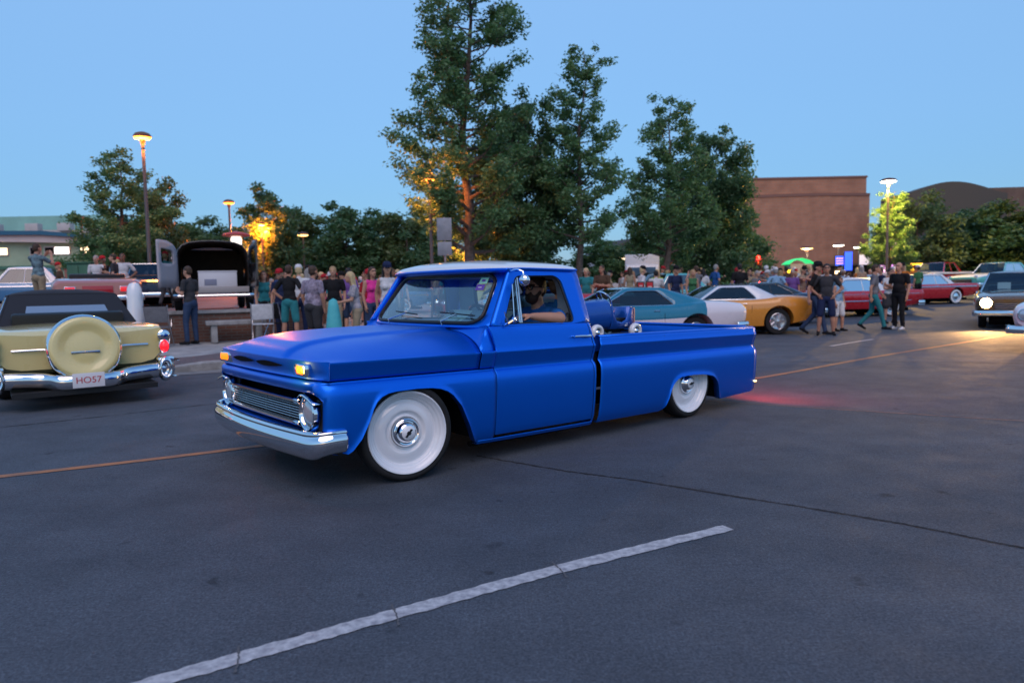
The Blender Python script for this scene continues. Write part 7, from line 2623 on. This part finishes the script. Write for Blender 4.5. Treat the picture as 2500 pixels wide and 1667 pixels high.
WHITE_INK = mat("white_print", (0.6, 0.6, 0.62), rough=0.6)
panel_sign("banner", "small lit blue banner with pale lines beside the tall blue one", 1917, 1937, 590, 613, 50, LIT_BLUE, bands=[(0.2, 0.28, LIT_PURPLE), (0.45, 0.53, LIT_PURPLE), (0.7, 0.78, LIT_PURPLE)])
panel_sign("banner", "tall lit blue banner before the brick hall", 1938, 1957, 580, 624, 49.5, LIT_BLUE)
panel_sign("lit_board", "white display board beside the cream-lit kiosk", 1971, 2008, 586, 611, 50, mat("lit_board_white", (0.6, 0.55, 0.6), emit=(0.8, 0.68, 0.75), estr=0.35))
k_ = panel_sign("kiosk", "tall cream-lit kiosk with a dark doorway beside the yellow-lit tree", 2012, 2054, 553, 618, 51, LIT_CREAM, cat="kiosk", depth=1.4)
MB().box((-0.05, -0.74, 1.75), (0.34, 0.05, 1.1)).build("doorway", DARK, k_, smooth=False)
MB().box((-0.3, -0.74, 3.0), (0.9, 0.05, 0.24)).build("lit_header", LIT_PURPLE, k_, smooth=False)
panel_sign("lit_sign", "lit pink and purple sign before the cream-lit kiosk", 2018, 2063, 609, 629, 46, LIT_PURPLE, bands=[(0.3, 0.4, LIT_CREAM), (0.6, 0.68, LIT_CREAM)])
panel_sign("lit_sign", "lit yellow sign box by the low brown hall", 2088, 2132, 606, 624, 45, LIT_YELLOW, bands=[(0.42, 0.5, LIT_WARM)])
panel_sign("lit_sign", "small amber sign in the crowd before the brick hall", 1802, 1823, 621, 630, 44, LIT_YELLOW)
panel_sign("lit_sign", "small warm white sign in the crowd near the banners", 1916, 1937, 623, 632, 44, LIT_WARM)
panel_sign("lit_sign", "small amber sign under the red traffic light", 1725, 1747, 632, 639, 44, LIT_YELLOW)
panel_sign("red_board", "red board with white lettering stripe above the teal fastback", 1464, 1481, 649, 666, 19.0, mat("red_board_face", (0.45, 0.02, 0.03), rough=0.5), bands=[(0.38, 0.5, WHITE_INK)])
panel_sign("red_board", "second red board with a lower white stripe beside the first", 1484, 1502, 648, 665, 19.1, mat("red_board_face", (0.45, 0.02, 0.03)), bands=[(0.2, 0.32, WHITE_INK)])
panel_sign("poster_board", "orange and white poster board beside the white box truck", 1538, 1556, 600, 616, 41, mat("orange_poster", (0.45, 0.12, 0.05), rough=0.6), bands=[(0.1, 0.4, WHITE_INK)])
panel_sign("poster_board", "white poster board beside the orange one", 1563, 1583, 604, 622, 41, WHITE_INK)
# backs of two street signs on one post
sg = thing("sign_post", "two grey sign panels seen from behind on one post near the tallest tree", "sign", (at(1027, 22), 22, gz(0, 22) + 0.157))
GALV = mat("galvanised", (0.26, 0.27, 0.30), rough=0.5, metal=0.5, noise=(4, 0.2, None))
hb = gz(0, 22) + 0.157
MB().tube([(0, 0.05, 0), (0, 0.05, zpx(1027, 503, 22) - hb)], 0.03, 8).build("post", GALV, sg)
for y0, y1, w in ((505, 556, 0.46), (559, 590, 0.44)):
    za, zb2 = zpx(1027, y1, 22) - hb, zpx(1027, y0, 22) - hb
    MB().box((0, 0, (za + zb2) / 2), (w, 0.015, zb2 - za), bev=0.006).build("sign_panel", GALV, sg)
# green-roofed ticket tent
tt = thing("ticket_booth", "small grey booth with a lit green canopy before the brick hall", "booth", (at(1833, 52), 52, gz(0, 52) + 0.1))
MB().box((0, 0, 1.0), (1.55, 1.2, 2.0), bev=0.02).build("booth_wall", mat("booth_grey", (0.25, 0.25, 0.27), rough=0.7), tt)
MB().box((0.25, -0.62, 1.1), (0.35, 0.04, 1.6)).build("booth_door", DARK, tt, smooth=False)
MB().grid([[(x, y, z) for x, z in ((-0.95, 2.0), (-0.6, 2.25), (0, 2.42), (0.6, 2.25), (0.95, 2.0))] for y in (-0.75, 0.75)]).build("canopy", LIT_GREEN, tt, solid=0.03)
# green utility cabinet on the terrace
uc = thing("utility_cabinet", "green steel utility cabinet on the terrace beside the turquoise car", "cabinet", (at(190, 24), 24, gz(0, 24) + TER_Z))
MB().box((0, 0.3, 0.78), (0.82, 0.6, 1.56), bev=0.02).build("case", GREEN_STEEL, uc)
MB().box((-0.2, -0.015, 0.78), (0.38, 0.03, 1.40), bev=0.01).build("door", GREEN_STEEL, uc)
MB().box((0.2, -0.015, 0.78), (0.38, 0.03, 1.40), bev=0.01).build("door", GREEN_STEEL, uc)
MB().box((0.0, -0.04, 0.8), (0.03, 0.03, 0.14)).build("handle", POST, uc)
MB().box((0, 0.3, 1.58), (0.90, 0.70, 0.05), bev=0.015).build("lid", GREEN_STEEL, uc)

# ------------------------------------------------------------------ pavement furniture
bn = thing("concrete_bench", "pale concrete bench slab standing before the brick wall", "bench", (at(543, 16.9), 16.9, 0.157), R(27))
MB().box((0, 0, 0.47), (1.35, 0.42, 0.10), bev=0.02).build("seat", KERB_M, bn)
for s in (-1, 1):
    MB().box((s * 0.5, 0, 0.21), (0.14, 0.34, 0.42), bev=0.02).build("leg", KERB_M, bn)


def folding_chair(loc, rz, fabric, label):
    t = thing("folding_chair", label, "chair", loc, rz)
    MB().box((0, 0, 0.43), (0.46, 0.42, 0.025), bev=0.01).build("seat", fabric, t)
    MB().box((0, 0.24, 0.72), (0.46, 0.02, 0.36), rot=(-0.18, 0, 0), bev=0.008).build("backrest", fabric, t)
    for s in (-1, 1):
        MB().tube([(s * 0.245, -0.24, 0.0), (s * 0.245, 0.16, 0.50), (s * 0.245, 0.30, 0.92)], 0.012, 6).build("leg", DULL_CHROME, t)
        MB().tube([(s * 0.225, 0.26, 0.0), (s * 0.225, -0.16, 0.46), (s * 0.225, -0.2, 0.62)], 0.012, 6).build("leg", DULL_CHROME, t)
        MB().box((s * 0.245, -0.02, 0.635), (0.04, 0.40, 0.02), bev=0.006).build("armrest", POST, t)


folding_chair(gp_(604, 16.6), R(200), CLOTH["white"], "white folding chair with a steel frame by the end of the brick wall")
folding_chair(gp_(633, 16.9), R(170), CLOTH["black"], "black folding chair beside the white one")
folding_chair(gp_(654, 18.6), R(150), CLOTH["green"], "green folding chair behind the black one")
folding_chair(gp_(366, 15.9), R(195), CLOTH["grey"], "grey folding chair on the pavement beside the cream convertible")
bl_ = thing("white_bollard", "stout white rounded post standing before the brick wall", "bollard", gp_(314, 15.9))
MB().lathe([(0.17, 0.0), (0.175, 0.1), (0.17, 0.7), (0.165, 1.15), (0.15, 1.32), (0.10, 1.42), (0.0001, 1.46)], 20, None).build("post", WHEEL_WHITE, bl_)
MB().lathe([(0.20, 0.0), (0.20, 0.05), (0.17, 0.07)], 20, None).build("base_ring", POST, bl_)
cn = thing("folded_parasol", "folded turquoise parasol standing between the lilac shirt and the blond person", "parasol", gp_(768, 13.2))
MB().lathe([(0.16, 0.32), (0.165, 0.36), (0.14, 0.60), (0.105, 0.85), (0.085, 0.98), (0.03, 1.02), (0.0001, 1.03)], 12, None).build("canopy", mat("turquoise_fabric", (0.08, 0.44, 0.47), rough=0.7, bump=(14, 0.6, 0.02)), cn, angle=50)
MB().tube([(0, 0, 0.0), (0, 0, 0.5)], 0.018, 8).build("pole", DULL_CHROME, cn)
MB().lathe([(0.22, 0.0), (0.22, 0.03), (0.04, 0.06), (0.03, 0.15)], 18, None).build("base", POST, cn)


def shrub(px, Y, r, h, seed, label, dz=0.157):
    x = at(px, Y)
    rs = np.random.RandomState(seed)
    t = thing("shrub", label, "shrub", (x, Y, gz(x, Y) + dz))
    k = 26
    c = np.stack([rs.uniform(-r, r, k), rs.uniform(-r, r, k) * 0.8, rs.uniform(0.2, 0.8, k) * h], 1)
    rd = np.repeat(rs.uniform(0.18, 0.34, (k, 1)), 3, axis=1)
    V = leaf_cloud(c, rd, np.full(k, 90), 0.10, rs)
    V[:, 2] = np.maximum(V[:, 2], 0.01)
    o = bpy.data.objects.new("foliage", quads_mesh("shrub_foliage", V, LEAF))
    COL.objects.link(o)
    o.parent = t
    b = MB()
    for i in range(7):
        p = c[i]
        b.tube([(0.05 * math.cos(i), 0.05 * math.sin(i), 0), (p[0] * 0.5, p[1] * 0.5, p[2] * 0.6), tuple(p)], [0.02, 0.014, 0.006], 5)
    b.build("stem", BARK, t)


shrub(1700, 27.5, 0.9, 1.2, 5, "leafy shrub under the bushy dark tree before the hall")
shrub(1735, 29.0, 0.7, 1.0, 6, "small leafy shrub beside the red traffic light")
shrub(655, 21.0, 0.6, 1.1, 7, "green shrub at the end of the terrace behind the chairs")
shrub(700, 24.5, 0.7, 1.2, 8, "green shrub among the crowd by the terrace")
